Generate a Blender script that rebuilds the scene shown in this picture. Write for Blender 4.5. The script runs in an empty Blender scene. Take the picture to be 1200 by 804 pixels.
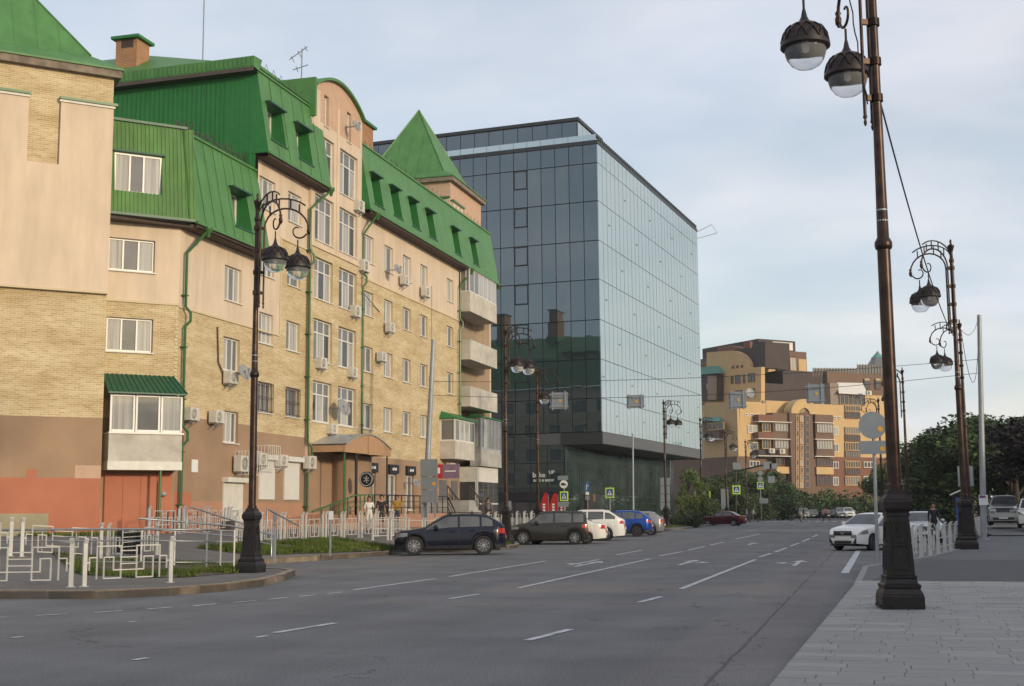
import bpy, bmesh, math, random
from mathutils import Vector, Matrix
random.seed(7)
S = bpy.context.scene
COL = S.collection
rad = math.radians

# ------------------------------------------------------------------ camera
YAW, PITCH, ROLL, EYE = rad(15.7), rad(7.44), -0.008, 1.7
cam_d = bpy.data.cameras.new('camera')
cam_d.sensor_width = 36.0
cam_d.lens = 45.0
cam_d.clip_end = 6000
cam = bpy.data.objects.new('camera', cam_d)
COL.objects.link(cam)
RCAM = Matrix.Rotation(YAW, 3, 'Z') @ Matrix.Rotation(math.pi/2 + PITCH, 3, 'X') @ Matrix.Rotation(ROLL, 3, 'Z')
cam.matrix_world = Matrix.Translation((0, 0, EYE)) @ RCAM.to_4x4()
S.camera = cam
CAMP = Vector((0, 0, EYE))

# ------------------------------------------------------------------ world and sun
SUN_AZ, SUN_EL = (0.88, -0.475), rad(13)        # low evening sun from behind the right shoulder
SKY_CLOUD = 1.0
w = bpy.data.worlds.new('World'); S.world = w; w.use_nodes = True
nt = w.node_tree; nt.nodes.clear()
def N(t, **k):
    n = nt.nodes.new(t)
    for a, b in k.items(): setattr(n, a, b)
    return n
out = N('ShaderNodeOutputWorld'); bg = N('ShaderNodeBackground')
bg.inputs['Strength'].default_value = 0.14
sky = N('ShaderNodeTexSky', sky_type='NISHITA', sun_disc=False)
sky.sun_elevation = SUN_EL
sky.sun_rotation = math.atan2(SUN_AZ[0], SUN_AZ[1])
sky.air_density = 1.2; sky.dust_density = 1.0; sky.ozone_density = 2.0
tc = N('ShaderNodeTexCoord'); sep = N('ShaderNodeSeparateXYZ')
nt.links.new(tc.outputs['Generated'], sep.inputs[0])
def M(op, a, b=None, clamp=False):
    n = N('ShaderNodeMath', operation=op, use_clamp=clamp)
    for i, v in enumerate((a, b)):
        if v is None: continue
        if isinstance(v, (int, float)): n.inputs[i].default_value = v
        else: nt.links.new(v, n.inputs[i])
    return n.outputs[0]
zz = M('ADD', M('MAXIMUM', sep.outputs[2], 0.0), 0.22)
cx = M('DIVIDE', sep.outputs[0], zz); cy = M('DIVIDE', sep.outputs[1], zz)
comb = N('ShaderNodeCombineXYZ')
nt.links.new(M('MULTIPLY', cx, 0.75), comb.inputs[0]); nt.links.new(M('MULTIPLY', cy, 1.0), comb.inputs[1])
nz = N('ShaderNodeTexNoise'); nz.inputs['Scale'].default_value = 1.1; nz.inputs['Detail'].default_value = 7; nz.inputs['Roughness'].default_value = 0.52
nt.links.new(comb.outputs[0], nz.inputs['Vector'])
ramp = N('ShaderNodeValToRGB')
ramp.color_ramp.elements[0].position = 0.30; ramp.color_ramp.elements[0].color = (.3, .3, .3, 1)
ramp.color_ramp.elements[1].position = 0.66; ramp.color_ramp.elements[1].color = (1, 1, 1, 1)
nt.links.new(nz.outputs[0], ramp.inputs[0])
nz2 = N('ShaderNodeTexNoise'); nz2.inputs['Scale'].default_value = 1.7; nz2.inputs['Detail'].default_value = 6
nt.links.new(comb.outputs[0], nz2.inputs['Vector'])
cc = N('ShaderNodeValToRGB')
cc.color_ramp.elements[0].position = .34; cc.color_ramp.elements[0].color = (.50, .545, .635, 1)
cc.color_ramp.elements[1].position = .64; cc.color_ramp.elements[1].color = (.72, .69, .70, 1)
nt.links.new(nz2.outputs[0], cc.inputs[0])
cs = N('ShaderNodeVectorMath', operation='SCALE'); cs.inputs['Scale'].default_value = 8.7
nt.links.new(cc.outputs[0], cs.inputs[0])
mx = N('ShaderNodeMix', data_type='RGBA')
nt.links.new(M('MULTIPLY', ramp.outputs[0], 0.9), mx.inputs['Factor'])
nt.links.new(sky.outputs[0], mx.inputs['A']); nt.links.new(cs.outputs[0], mx.inputs['B'])
nt.links.new(mx.outputs['Result'], bg.inputs['Color']); nt.links.new(bg.outputs[0], out.inputs[0])

sd = bpy.data.lights.new('sun', 'SUN'); sd.energy = 2.35; sd.angle = rad(5); sd.color = (1.0, 0.835, 0.585)
sun = bpy.data.objects.new('sun', sd); COL.objects.link(sun)
_s = Vector((SUN_AZ[0]*math.cos(SUN_EL), SUN_AZ[1]*math.cos(SUN_EL), math.sin(SUN_EL)))
sun.rotation_euler = _s.to_track_quat('Z', 'Y').to_euler()
sun.location = (30, -30, 40)
S.view_settings.view_transform = 'Standard'; S.view_settings.look = 'None'
S.view_settings.exposure = 0.27; S.view_settings.gamma = 1.0; S.view_settings.use_curve_mapping = False

# ------------------------------------------------------------------ surveying: a pixel of the photograph to a point on a plane of the place
def ray(px, py): return RCAM @ Vector((px-600, 402-py, -1500.0))
def on_plane(px, py, p, n):
    d = ray(px, py); n = Vector(n)
    return CAMP + d*((Vector(p)-CAMP).dot(n)/d.dot(n))
def at(px, py, z=0.0): return on_plane(px, py, (0, 0, z), (0, 0, 1))
def atY(px, py, Y): return on_plane(px, py, (0, Y, 0), (0, 1, 0))
XF = -26.0
def F(px, py, X=XF): return on_plane(px, py, (X, 0, 0), (1, 0, 0))

# ------------------------------------------------------------------ materials
MATS = {}
def mat(name, col, rough=.8, metal=0.0, var=.12, scale=3.0, spec=.5, bump=0.0, bscale=40.0, col2=None, stain=0.0, stain_scale=.5, coat=0.0, streak=False):
    if name in MATS: return MATS[name]
    m = bpy.data.materials.new(name); m.use_nodes = True
    t = m.node_tree; b = t.nodes['Principled BSDF']
    b.inputs['Roughness'].default_value = rough; b.inputs['Metallic'].default_value = metal
    b.inputs['Specular IOR Level'].default_value = spec
    if coat: b.inputs['Coat Weight'].default_value = coat; b.inputs['Coat Roughness'].default_value = .05
    tcn = t.nodes.new('ShaderNodeTexCoord')
    n1 = t.nodes.new('ShaderNodeTexNoise'); n1.inputs['Scale'].default_value = scale; n1.inputs['Detail'].default_value = 6
    t.links.new(tcn.outputs['Object'], n1.inputs['Vector'])
    r = t.nodes.new('ShaderNodeValToRGB')
    a = [max(0, c*(1-var)) for c in col]; bb = [min(1, c*(1+var)) for c in (col2 or col)]
    r.color_ramp.elements[0].position = .32; r.color_ramp.elements[0].color = (*a, 1)
    r.color_ramp.elements[1].position = .68; r.color_ramp.elements[1].color = (*bb, 1)
    t.links.new(n1.outputs[0], r.inputs[0])
    src = r.outputs[0]
    if stain:
        n2 = t.nodes.new('ShaderNodeTexNoise'); n2.inputs['Scale'].default_value = stain_scale; n2.inputs['Detail'].default_value = 8; n2.inputs['Roughness'].default_value = .65
        if streak:
            mp = t.nodes.new('ShaderNodeMapping'); mp.inputs['Scale'].default_value = (1.6, 1.6, .22); t.links.new(tcn.outputs['Object'], mp.inputs[0]); t.links.new(mp.outputs[0], n2.inputs['Vector'])
        else: t.links.new(tcn.outputs['Object'], n2.inputs['Vector'])
        r2 = t.nodes.new('ShaderNodeValToRGB')
        r2.color_ramp.elements[0].position = .35; r2.color_ramp.elements[0].color = (1-stain,)*3 + (1,)
        r2.color_ramp.elements[1].position = .6; r2.color_ramp.elements[1].color = (1, 1, 1, 1)
        t.links.new(n2.outputs[0], r2.inputs[0])
        mm = t.nodes.new('ShaderNodeMix'); mm.data_type = 'RGBA'; mm.blend_type = 'MULTIPLY'; mm.inputs['Factor'].default_value = 1
        t.links.new(src, mm.inputs['A']); t.links.new(r2.outputs[0], mm.inputs['B']); src = mm.outputs['Result']
    t.links.new(src, b.inputs['Base Color'])
    if bump:
        n3 = t.nodes.new('ShaderNodeTexNoise'); n3.inputs['Scale'].default_value = bscale; n3.inputs['Detail'].default_value = 4
        t.links.new(tcn.outputs['Object'], n3.inputs['Vector'])
        bp = t.nodes.new('ShaderNodeBump'); bp.inputs['Strength'].default_value = bump; bp.inputs['Distance'].default_value = .02
        t.links.new(n3.outputs[0], bp.inputs['Height']); t.links.new(bp.outputs[0], b.inputs['Normal'])
    MATS[name] = m
    return m
def brick_mat(name, c1, c2, mortar, bw=.26, rh=.077, ms=.012, patch=.25):
    m = bpy.data.materials.new(name); m.use_nodes = True; t = m.node_tree; b = t.nodes['Principled BSDF']
    b.inputs['Roughness'].default_value = .88; b.inputs['Specular IOR Level'].default_value = .25
    uv = t.nodes.new('ShaderNodeUVMap'); uv.uv_map = 'UVMap'
    br = t.nodes.new('ShaderNodeTexBrick'); br.inputs['Scale'].default_value = 1
    br.inputs['Brick Width'].default_value = bw; br.inputs['Row Height'].default_value = rh; br.inputs['Mortar Size'].default_value = ms
    br.inputs['Mortar Smooth'].default_value = .2; br.inputs['Bias'].default_value = 0
    br.inputs['Color1'].default_value = (*c1, 1); br.inputs['Color2'].default_value = (*c2, 1); br.inputs['Mortar'].default_value = (*mortar, 1)
    t.links.new(uv.outputs[0], br.inputs['Vector'])
    mp = t.nodes.new('ShaderNodeMapping'); mp.inputs['Scale'].default_value = (.35, 1.3, 1)
    t.links.new(uv.outputs[0], mp.inputs[0])
    n = t.nodes.new('ShaderNodeTexNoise'); n.inputs['Scale'].default_value = 1.1; n.inputs['Detail'].default_value = 9; n.inputs['Roughness'].default_value = .7
    t.links.new(mp.outputs[0], n.inputs['Vector'])
    r = t.nodes.new('ShaderNodeValToRGB'); r.color_ramp.elements[0].position = .33; r.color_ramp.elements[1].position = .62
    r.color_ramp.elements[0].color = (1-patch, 1-patch*1.25, 1-patch*1.6, 1); r.color_ramp.elements[1].color = (1.0, 1.0, 1.0, 1)
    t.links.new(n.outputs[0], r.inputs[0])
    mm = t.nodes.new('ShaderNodeMix'); mm.data_type = 'RGBA'; mm.blend_type = 'MULTIPLY'; mm.inputs['Factor'].default_value = 1
    t.links.new(br.outputs['Color'], mm.inputs['A']); t.links.new(r.outputs[0], mm.inputs['B'])
    t.links.new(mm.outputs['Result'], b.inputs['Base Color'])
    bp = t.nodes.new('ShaderNodeBump'); bp.inputs['Strength'].default_value = .6; bp.inputs['Distance'].default_value = .01; bp.invert = True
    t.links.new(br.outputs['Fac'], bp.inputs['Height']); t.links.new(bp.outputs[0], b.inputs['Normal'])
    MATS[name] = m
    return m
def glass_mat(name, base, ior=1.9, rough=.03, var=.15, scale=1.5, stripes=0.0, bump=0.0, spec=None):
    """opaque coated glazing: what lies behind the pane as base colour, Fresnel mirror on top"""
    m = bpy.data.materials.new(name); m.use_nodes = True; t = m.node_tree; t.nodes.clear()
    o = t.nodes.new('ShaderNodeOutputMaterial'); d = t.nodes.new('ShaderNodeBsdfDiffuse'); g = t.nodes.new('ShaderNodeBsdfGlossy')
    g.inputs['Roughness'].default_value = rough
    if spec: g.inputs['Color'].default_value = (*spec, 1)
    f = t.nodes.new('ShaderNodeFresnel'); f.inputs['IOR'].default_value = ior
    mixs = t.nodes.new('ShaderNodeMixShader')
    tcn = t.nodes.new('ShaderNodeTexCoord'); n = t.nodes.new('ShaderNodeTexNoise'); n.inputs['Scale'].default_value = scale; n.inputs['Detail'].default_value = 3
    t.links.new(tcn.outputs['Object'], n.inputs['Vector'])
    r = t.nodes.new('ShaderNodeValToRGB'); r.color_ramp.elements[0].position = .3; r.color_ramp.elements[1].position = .7
    r.color_ramp.elements[0].color = (*[c*(1-var) for c in base], 1); r.color_ramp.elements[1].color = (*[min(1, c*(1+var)) for c in base], 1)
    if stripes:
        mp = t.nodes.new('ShaderNodeMapping'); mp.inputs['Scale'].default_value = (stripes, stripes, .15)
        t.links.new(tcn.outputs['Object'], mp.inputs[0]); t.links.new(mp.outputs[0], n.inputs['Vector'])
    t.links.new(n.outputs[0], r.inputs[0]); t.links.new(r.outputs[0], d.inputs[0])
    if bump:
        n3 = t.nodes.new('ShaderNodeTexNoise'); n3.inputs['Scale'].default_value = .45; n3.inputs['Detail'].default_value = 1
        t.links.new(tcn.outputs['Object'], n3.inputs['Vector'])
        bp = t.nodes.new('ShaderNodeBump'); bp.inputs['Strength'].default_value = bump; bp.inputs['Distance'].default_value = .1
        t.links.new(n3.outputs[0], bp.inputs['Height']); t.links.new(bp.outputs[0], g.inputs['Normal'])
    t.links.new(f.outputs[0], mixs.inputs[0]); t.links.new(d.outputs[0], mixs.inputs[1]); t.links.new(g.outputs[0], mixs.inputs[2])
    t.links.new(mixs.outputs[0], o.inputs[0])
    MATS[name] = m
    return m

brick_mat('yellow_brick', (.61, .485, .285), (.455, .335, .165), (.64, .55, .385), patch=.28, ms=.015)
brick_mat('orange_brick', (.42, .20, .09), (.34, .15, .07), (.40, .30, .22), patch=.25)
mat('plaster', (.625, .50, .375), .9, var=.05, scale=.8, bump=.15, bscale=60, stain=.14, stain_scale=1.2, streak=True)
mat('brown_paint', (.33, .215, .135), .85, var=.07, scale=.7, bump=.15, stain=.12)
mat('salmon_paint', (.41, .215, .135), .85, var=.05, scale=.7, stain=.06, bump=.15)
mat('orange_paint', (.43, .155, .088), .85, var=.06, scale=.9, stain=.1, bump=.15)
mat('peach_paint', (.50, .33, .23), .85, var=.06)
mat('grey_green_paint', (.33, .29, .19), .85, var=.12, scale=1.2, stain=.15)
mat('green_sheet', (.075, .205, .055), .5, var=.10, scale=1.0, spec=.4, stain=.18, stain_scale=1.6, streak=True)
mat('green_sheet_faded', (.085, .20, .048), .6, var=.12, scale=1.0, spec=.35, stain=.25, stain_scale=1.6, streak=True)
mat('green_deep', (.022, .155, .036), .5, var=.08, spec=.4)
mat('green_dark', (.01, .075, .035), .45, var=.1, spec=.5)
mat('green_pipe', (.04, .125, .03), .4, var=.08)
mat('brown_soffit', (.055, .032, .025), .7, var=.2, scale=4)
mat('pvc_white', (.66, .64, .60), .4, var=.03)
mat('sill_white', (.62, .59, .53), .5, var=.08)
mat('sheet_metal', (.46, .47, .48), .35, metal=.6, var=.1)
mat('concrete', (.40, .385, .35), .9, var=.12, scale=2, bump=.3, stain=.25)
mat('concrete_pale', (.50, .46, .40), .9, var=.1, scale=2, bump=.3, stain=.2)
mat('ac_white', (.56, .53, .47), .5, var=.06)
mat('ac_dark', (.06, .06, .06), .6)
mat('dish_grey', (.25, .25, .25), .5, var=.06)
mat('black_metal', (.018, .017, .017), .5, var=.2)
mat('bars_brown', (.07, .05, .045), .6)
glass_mat('pane_grey', (.15, .15, .15), 1.7)
glass_mat('pane_curtain', (.36, .35, .33), 1.6, stripes=7, var=.28)
glass_mat('pane_dark', (.055, .055, .06), 1.7)
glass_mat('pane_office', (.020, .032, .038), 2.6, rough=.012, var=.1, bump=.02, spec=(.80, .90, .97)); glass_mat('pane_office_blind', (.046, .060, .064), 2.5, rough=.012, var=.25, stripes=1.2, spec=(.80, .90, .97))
glass_mat('pane_office_side', (.27, .335, .37), 5.2, rough=.03, var=.03, bump=.02, spec=(.88, .97, 1.0))  # street side panes: sky reflection put into the pale base colour
glass_mat('pane_office_low', (.030, .045, .040), 1.9, rough=.02, var=.5, scale=.35, spec=(.8, .9, .85))
mat('mullion', (.020, .024, .028), .45)
mat('fascia_grey', (.10, .105, .11), .45, metal=.3, var=.06)
mat('soffit_dark', (.02, .021, .022), .6)
mat('asphalt', (.140, .141, .145), .86, var=.16, scale=.5, bump=.45, bscale=70, spec=.35)
mat('asphalt_walk', (.115, .115, .122), .88, var=.12, scale=.7, bump=.3, bscale=60)
mat('asphalt_patch', (.075, .075, .079), .9, var=.1, scale=1.2, bump=.3)
mat('kerb_stone', (.30, .235, .17), .85, var=.16, scale=3, bump=.3, stain=.25, stain_scale=1.5)
mat('kerb_grey', (.24, .24, .242), .85, var=.1, scale=3, bump=.2)
mat('tile_a', (.272, .266, .255), .8, var=.08, scale=2, bump=.2, stain=.12, stain_scale=1.1)
mat('tile_b', (.258, .254, .245), .8, var=.08, scale=2, bump=.2, stain=.12, stain_scale=1.1)
mat('tile_c', (.285, .278, .265), .8, var=.08, scale=2, bump=.2)
mat('tile_band', (.31, .29, .265), .8, var=.08, scale=2, bump=.2)
mat('grout', (.215, .21, .20), .95)
mat('road_white', (.52, .53, .55), .75, var=.18, scale=5, stain=.35, stain_scale=2.5)
mat('soil', (.085, .066, .04), .95, var=.3, scale=3, bump=.5)
mat('grass', (.060, .105, .018), .8, var=.45, scale=.9, spec=.2, col2=(.085, .11, .02))
mat('bronze', (.034, .021, .016), .38, metal=.65, var=.25, scale=5, col2=(.052, .029, .021))
mat('bronze_dark', (.022, .017, .016), .5, metal=.35, var=.25, scale=5, bump=.15)
mat('galvanised', (.30, .32, .34), .5, metal=.3, var=.08, scale=2)
mat('sign_back', (.235, .26, .28), .5, metal=.2, var=.05)
mat('sign_white', (.72, .72, .70), .45, var=.03)
mat('sign_blue', (.02, .08, .33), .4, var=.03)
mat('sign_red', (.42, .02, .02), .4, var=.04)
mat('sign_lime', (.55, .75, .02), .5, var=.03)
mat('sign_black', (.01, .01, .012), .5)
mat('sticker_orange', (.65, .34, .04), .6, var=.03)
mat('fence_white', (.52, .51, .475), .5, var=.06, scale=4, stain=.12, stain_scale=3)
mat('steel_rail', (.30, .31, .32), .38, metal=.6)
mat('cable', (.02, .02, .022), .6)
mat('tyre', (.016, .016, .017), .85, var=.2)
mat('rim_metal', (.42, .42, .43), .35, metal=.6)
mat('rim_dark', (.10, .10, .105), .4, metal=.5)
mat('car_black_trim', (.013, .013, .014), .5)
glass_mat('car_glass', (.085, .09, .092), 1.7, var=.5, scale=1.2)
glass_mat('headlight_glass', (.20, .20, .20), 1.9)
mat('tail_red', (.35, .015, .012), .25, coat=.5)
mat('bark', (.055, .042, .032), .95, var=.3, scale=6, bump=.6)
def leaf_mat(n, c): return mat(n, c, .7, var=.45, scale=.8, spec=.25)
leaf_mat('leaf_dark', (.058, .088, .034)); leaf_mat('leaf_mid', (.066, .098, .034)); leaf_mat('leaf_light', (.105, .145, .04)); leaf_mat('leaf_maroon', (.026, .020, .021)); leaf_mat('leaf_fir', (.022, .046, .026))
def lamp_glass():
    m = bpy.data.materials.new('lamp_glass'); m.use_nodes = True; b = m.node_tree.nodes['Principled BSDF']
    b.inputs['Base Color'].default_value = (.85, .85, .85, 1); b.inputs['Roughness'].default_value = .12
    b.inputs['Transmission Weight'].default_value = .85; b.inputs['IOR'].default_value = 1.12; b.inputs['Specular IOR Level'].default_value = .8
    MATS['lamp_glass'] = m
lamp_glass()

# ------------------------------------------------------------------ mesh and object helpers
ORIGIN = {}
class MB:
    """collects faces; build() links them as one mesh object"""
    def __init__(s): s.v = []; s.f = []; s.m = []; s.uv = []
    def poly(s, pts, mi=0, uv=None):
        i = len(s.v); s.v += [Vector(p) for p in pts]; s.f.append(tuple(range(i, i+len(pts)))); s.m.append(mi)
        s.uv.append(uv)
    def mesh(s, vs, fs, mi=0):
        i = len(s.v); s.v += [Vector(p) for p in vs]
        for f in fs: s.f.append(tuple(i+k for k in f)); s.m.append(mi); s.uv.append(None)
    def box(s, a, b, mi=0):
        (x0, y0, z0), (x1, y1, z1) = a, b
        vs = [(x0,y0,z0),(x1,y0,z0),(x1,y1,z0),(x0,y1,z0),(x0,y0,z1),(x1,y0,z1),(x1,y1,z1),(x0,y1,z1)]
        s.mesh(vs, [(0,3,2,1),(4,5,6,7),(0,1,5,4),(1,2,6,5),(2,3,7,6),(3,0,4,7)], mi)
    def obox(s, O, U, V, Wd, u, v, n, mi=0):
        """box along unit axes U, V, Wd from corner O with sizes u, v, n"""
        O = Vector(O); U = Vector(U)*u; V = Vector(V)*v; W_ = Vector(Wd)*n
        vs = [O, O+U, O+U+V, O+V, O+W_, O+U+W_, O+U+V+W_, O+V+W_]
        s.mesh(vs, [(0,3,2,1),(4,5,6,7),(0,1,5,4),(1,2,6,5),(2,3,7,6),(3,0,4,7)], mi)
    def prism(s, pts, d, mi=0):
        d = Vector(d); n = len(pts); p = [Vector(q) for q in pts]
        s.mesh(p + [q+d for q in p], [tuple(range(n))[::-1], tuple(range(n, 2*n))] + [(i, (i+1) % n, n+(i+1) % n, n+i) for i in range(n)], mi)
    def bar(s, a, b, t, t2=None, mi=0):
        a = Vector(a); b = Vector(b); d = (b-a); L = d.length
        if L < 1e-6: return
        d /= L; up = Vector((0,0,1)) if abs(d.z) < .95 else Vector((0,1,0))
        x = d.cross(up).normalized(); y = x.cross(d).normalized(); t2 = t2 or t
        s.obox(a - x*t/2 - y*t2/2, x, y, d, t, t2, L, mi)
    def tube(s, pts, r, n=8, mi=0, cap=True):
        p = [Vector(q) for q in pts]; rs = r if isinstance(r, (list, tuple)) else [r]*len(p)
        base = len(s.v); ref = None
        for i, q in enumerate(p):
            d = (p[min(i+1, len(p)-1)] - p[max(i-1, 0)]).normalized()
            if ref is None: ref = Vector((0,0,1)) if abs(d.z) < .9 else Vector((1,0,0))
            x = (ref - d*ref.dot(d)).normalized(); y = d.cross(x); ref = x
            for k in range(n):
                a = 2*math.pi*k/n; s.v.append(q + (x*math.cos(a) + y*math.sin(a))*rs[i])
        for i in range(len(p)-1):
            for k in range(n):
                a = base+i*n+k; b = base+i*n+(k+1) % n
                s.f.append((a, b, b+n, a+n)); s.m.append(mi); s.uv.append(None)
        if cap:
            s.f.append(tuple(base+k for k in range(n))[::-1]); s.m.append(mi); s.uv.append(None)
            e = base+(len(p)-1)*n; s.f.append(tuple(e+k for k in range(n))); s.m.append(mi); s.uv.append(None)
    def lathe(s, prof, c=(0,0,0), n=16, axis='z', mi=0, a0=0.0):
        """prof: (r, z) pairs"""
        c = Vector(c); base = len(s.v)
        for r, z in prof:
            for k in range(n):
                a = a0+2*math.pi*k/n; x, y = r*math.cos(a), r*math.sin(a)
                s.v.append(c + (Vector((x, y, z)) if axis == 'z' else Vector((x, z, y)) if axis == 'y' else Vector((z, x, y))))
        for i in range(len(prof)-1):
            for k in range(n):
                a = base+i*n+k; b = base+i*n+(k+1) % n
                s.f.append((a, b, b+n, a+n)); s.m.append(mi); s.uv.append(None)
    def build_each(s, name, mats, parent=None, **k):
        """every loose piece becomes an object of its own"""
        par = list(range(len(s.v)))
        def find(a):
            while par[a] != a: par[a] = par[par[a]]; a = par[a]
            return a
        for f in s.f:
            for q in f[1:]: par[find(q)] = find(f[0])
        grp = {}
        for f, m, u in zip(s.f, s.m, s.uv): grp.setdefault(find(f[0]), []).append((f, m, u))
        for fs in grp.values():
            b = MB(); ix = {}
            for f, m, u in fs:
                for q in f:
                    if q not in ix: ix[q] = len(b.v); b.v.append(s.v[q])
                b.f.append(tuple(ix[q] for q in f)); b.m.append(m); b.uv.append(u)
            b.build(name, mats, parent, **k)
    def build(s, name, mats, parent=None, smooth=None, local=False, loc=None, kind=None, recalc=True):
        """vertices are in world metres unless local=True; then they are in the parent's frame"""
        me = bpy.data.meshes.new(name)
        o0 = Vector((0,0,0))
        if parent is not None and not local: o0 = ORIGIN.get(parent.name, Vector((0,0,0)))
        if parent is None and loc is not None and not local: o0 = Vector(loc)
        me.from_pydata([p-o0 for p in s.v], [], s.f)
        if any(u is not None for u in s.uv):
            ul = me.uv_layers.new(name='UVMap'); k = 0
            for f, u in zip(s.f, s.uv):
                for j in range(len(f)):
                    if u is not None: ul.data[k].uv = u[j]
                    k += 1
        ml = mats if isinstance(mats, (list, tuple)) else [mats]
        for m in ml: me.materials.append(MATS[m] if isinstance(m, str) else m)
        if len(ml) > 1: me.polygons.foreach_set('material_index', s.m)
        if recalc:
            bm = bmesh.new(); bm.from_mesh(me); bmesh.ops.recalc_face_normals(bm, faces=bm.faces); bm.to_mesh(me); bm.free()
        if smooth is not None:
            me.shade_smooth(); me.set_sharp_from_angle(angle=rad(smooth))
        me.update()
        o = bpy.data.objects.new(name, me); COL.objects.link(o)
        if parent is not None: o.parent = parent; ORIGIN[o.name] = o0
        elif loc is not None: o.location = loc; ORIGIN[o.name] = Vector(loc)
        if kind: o['kind'] = kind
        return o
def thing(name, label, cat, loc=(0,0,0), rz=0.0, group=None):
    o = bpy.data.objects.new(name, None); COL.objects.link(o); o.empty_display_size = .3
    o.location = loc; o.rotation_euler = (0, 0, rz); ORIGIN[o.name] = Vector(loc)
    o['label'] = label; o['category'] = cat
    if group: o['group'] = group
    return o
def tag(o, label, cat, group=None):
    o['label'] = label; o['category'] = cat
    if group: o['group'] = group
    return o
KIDS = {}
def copy_tree(root, loc, rz=None, label=None, group=None, scale=None):
    def rec(o, par):
        c = o.copy(); COL.objects.link(c)
        if par is not None: c.parent = par
        for ch in o.children: rec(ch, c)
        return c
    r = rec(root, None); r.location = loc
    if rz is not None: r.rotation_euler = (0, 0, rz)
    if scale: r.scale = (scale,)*3 if isinstance(scale, (int, float)) else scale
    if label: r['label'] = label
    if group: r['group'] = group
    return r
def struct(name, mb, mats, **k):
    return mb.build(name, mats, kind='structure', **k)
ZUP = Vector((0,0,1))
def lerp(a, b, t): return a + (b-a)*t
# ------------------------------------------------------------------ the ground, the road and the pavements
def sheet(name, pts, z, m, **k):
    b = MB(); b.poly([(p[0], p[1], z if len(p) < 3 else p[2]) for p in pts]); return struct(name, b, m, **k)
g = MB(); g.poly([(-900,-300,-.06),(900,-300,-.06),(900,1500,-.06),(-900,1500,-.06)])
struct('ground', g, mat('far_ground', (.075, .078, .06), .95, var=.3, scale=.02))
DUST = []
def dust(t, tcn, src):
    """pale dust drifted across the lanes: two bands given by their place on the ground"""
    sp = t.nodes.new('ShaderNodeSeparateXYZ'); t.links.new(tcn.outputs['Object'], sp.inputs[0])
    def mth(op, a, c=0.0, cl=False):
        q = t.nodes.new('ShaderNodeMath'); q.operation = op; q.use_clamp = cl
        for i, v in enumerate((a, c)):
            if isinstance(v, (int, float)): q.inputs[i].default_value = v
            else: t.links.new(v, q.inputs[i])
        return q.outputs[0]
    mp = t.nodes.new('ShaderNodeMapping'); mp.inputs['Scale'].default_value = (.5, 1.3, 1); n = t.nodes.new('ShaderNodeTexNoise'); n.inputs['Scale'].default_value = 1.2; n.inputs['Detail'].default_value = 6; n.inputs['Roughness'].default_value = .65
    t.links.new(tcn.outputs['Object'], mp.inputs[0]); t.links.new(mp.outputs[0], n.inputs['Vector'])
    for (xa, xb, ya, yb, k) in ((-8.6, -1.7, 26.0, 29.8, 1.0), (-9.5, -2.4, 22.8, 24.2, .5), (-2.6, -.9, 8, 60, .55), (-7.6, -5.6, 10, 90, .16), (-17, -15.4, 30, 60, .5)):
        fx = mth('MULTIPLY', mth('SUBTRACT', sp.outputs[0], xa), mth('SUBTRACT', xb, sp.outputs[0])); fy = mth('MULTIPLY', mth('SUBTRACT', sp.outputs[1], ya), mth('SUBTRACT', yb, sp.outputs[1]))
        fx = mth('MULTIPLY', fx, 3.5/((xb-xa)/2)**2, True); fy = mth('MULTIPLY', fy, 2.2/((yb-ya)/2)**2, True)
        f = mth('MULTIPLY', mth('MULTIPLY', fx, fy), mth('MULTIPLY', mth('SUBTRACT', n.outputs[0], .25), 2.2*k), True)
        mm = t.nodes.new('ShaderNodeMix'); mm.data_type = 'RGBA'; t.links.new(f, mm.inputs['Factor']); t.links.new(src, mm.inputs['A']); mm.inputs['B'].default_value = (.205, .172, .150, 1); src = mm.outputs['Result']
    return src
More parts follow.
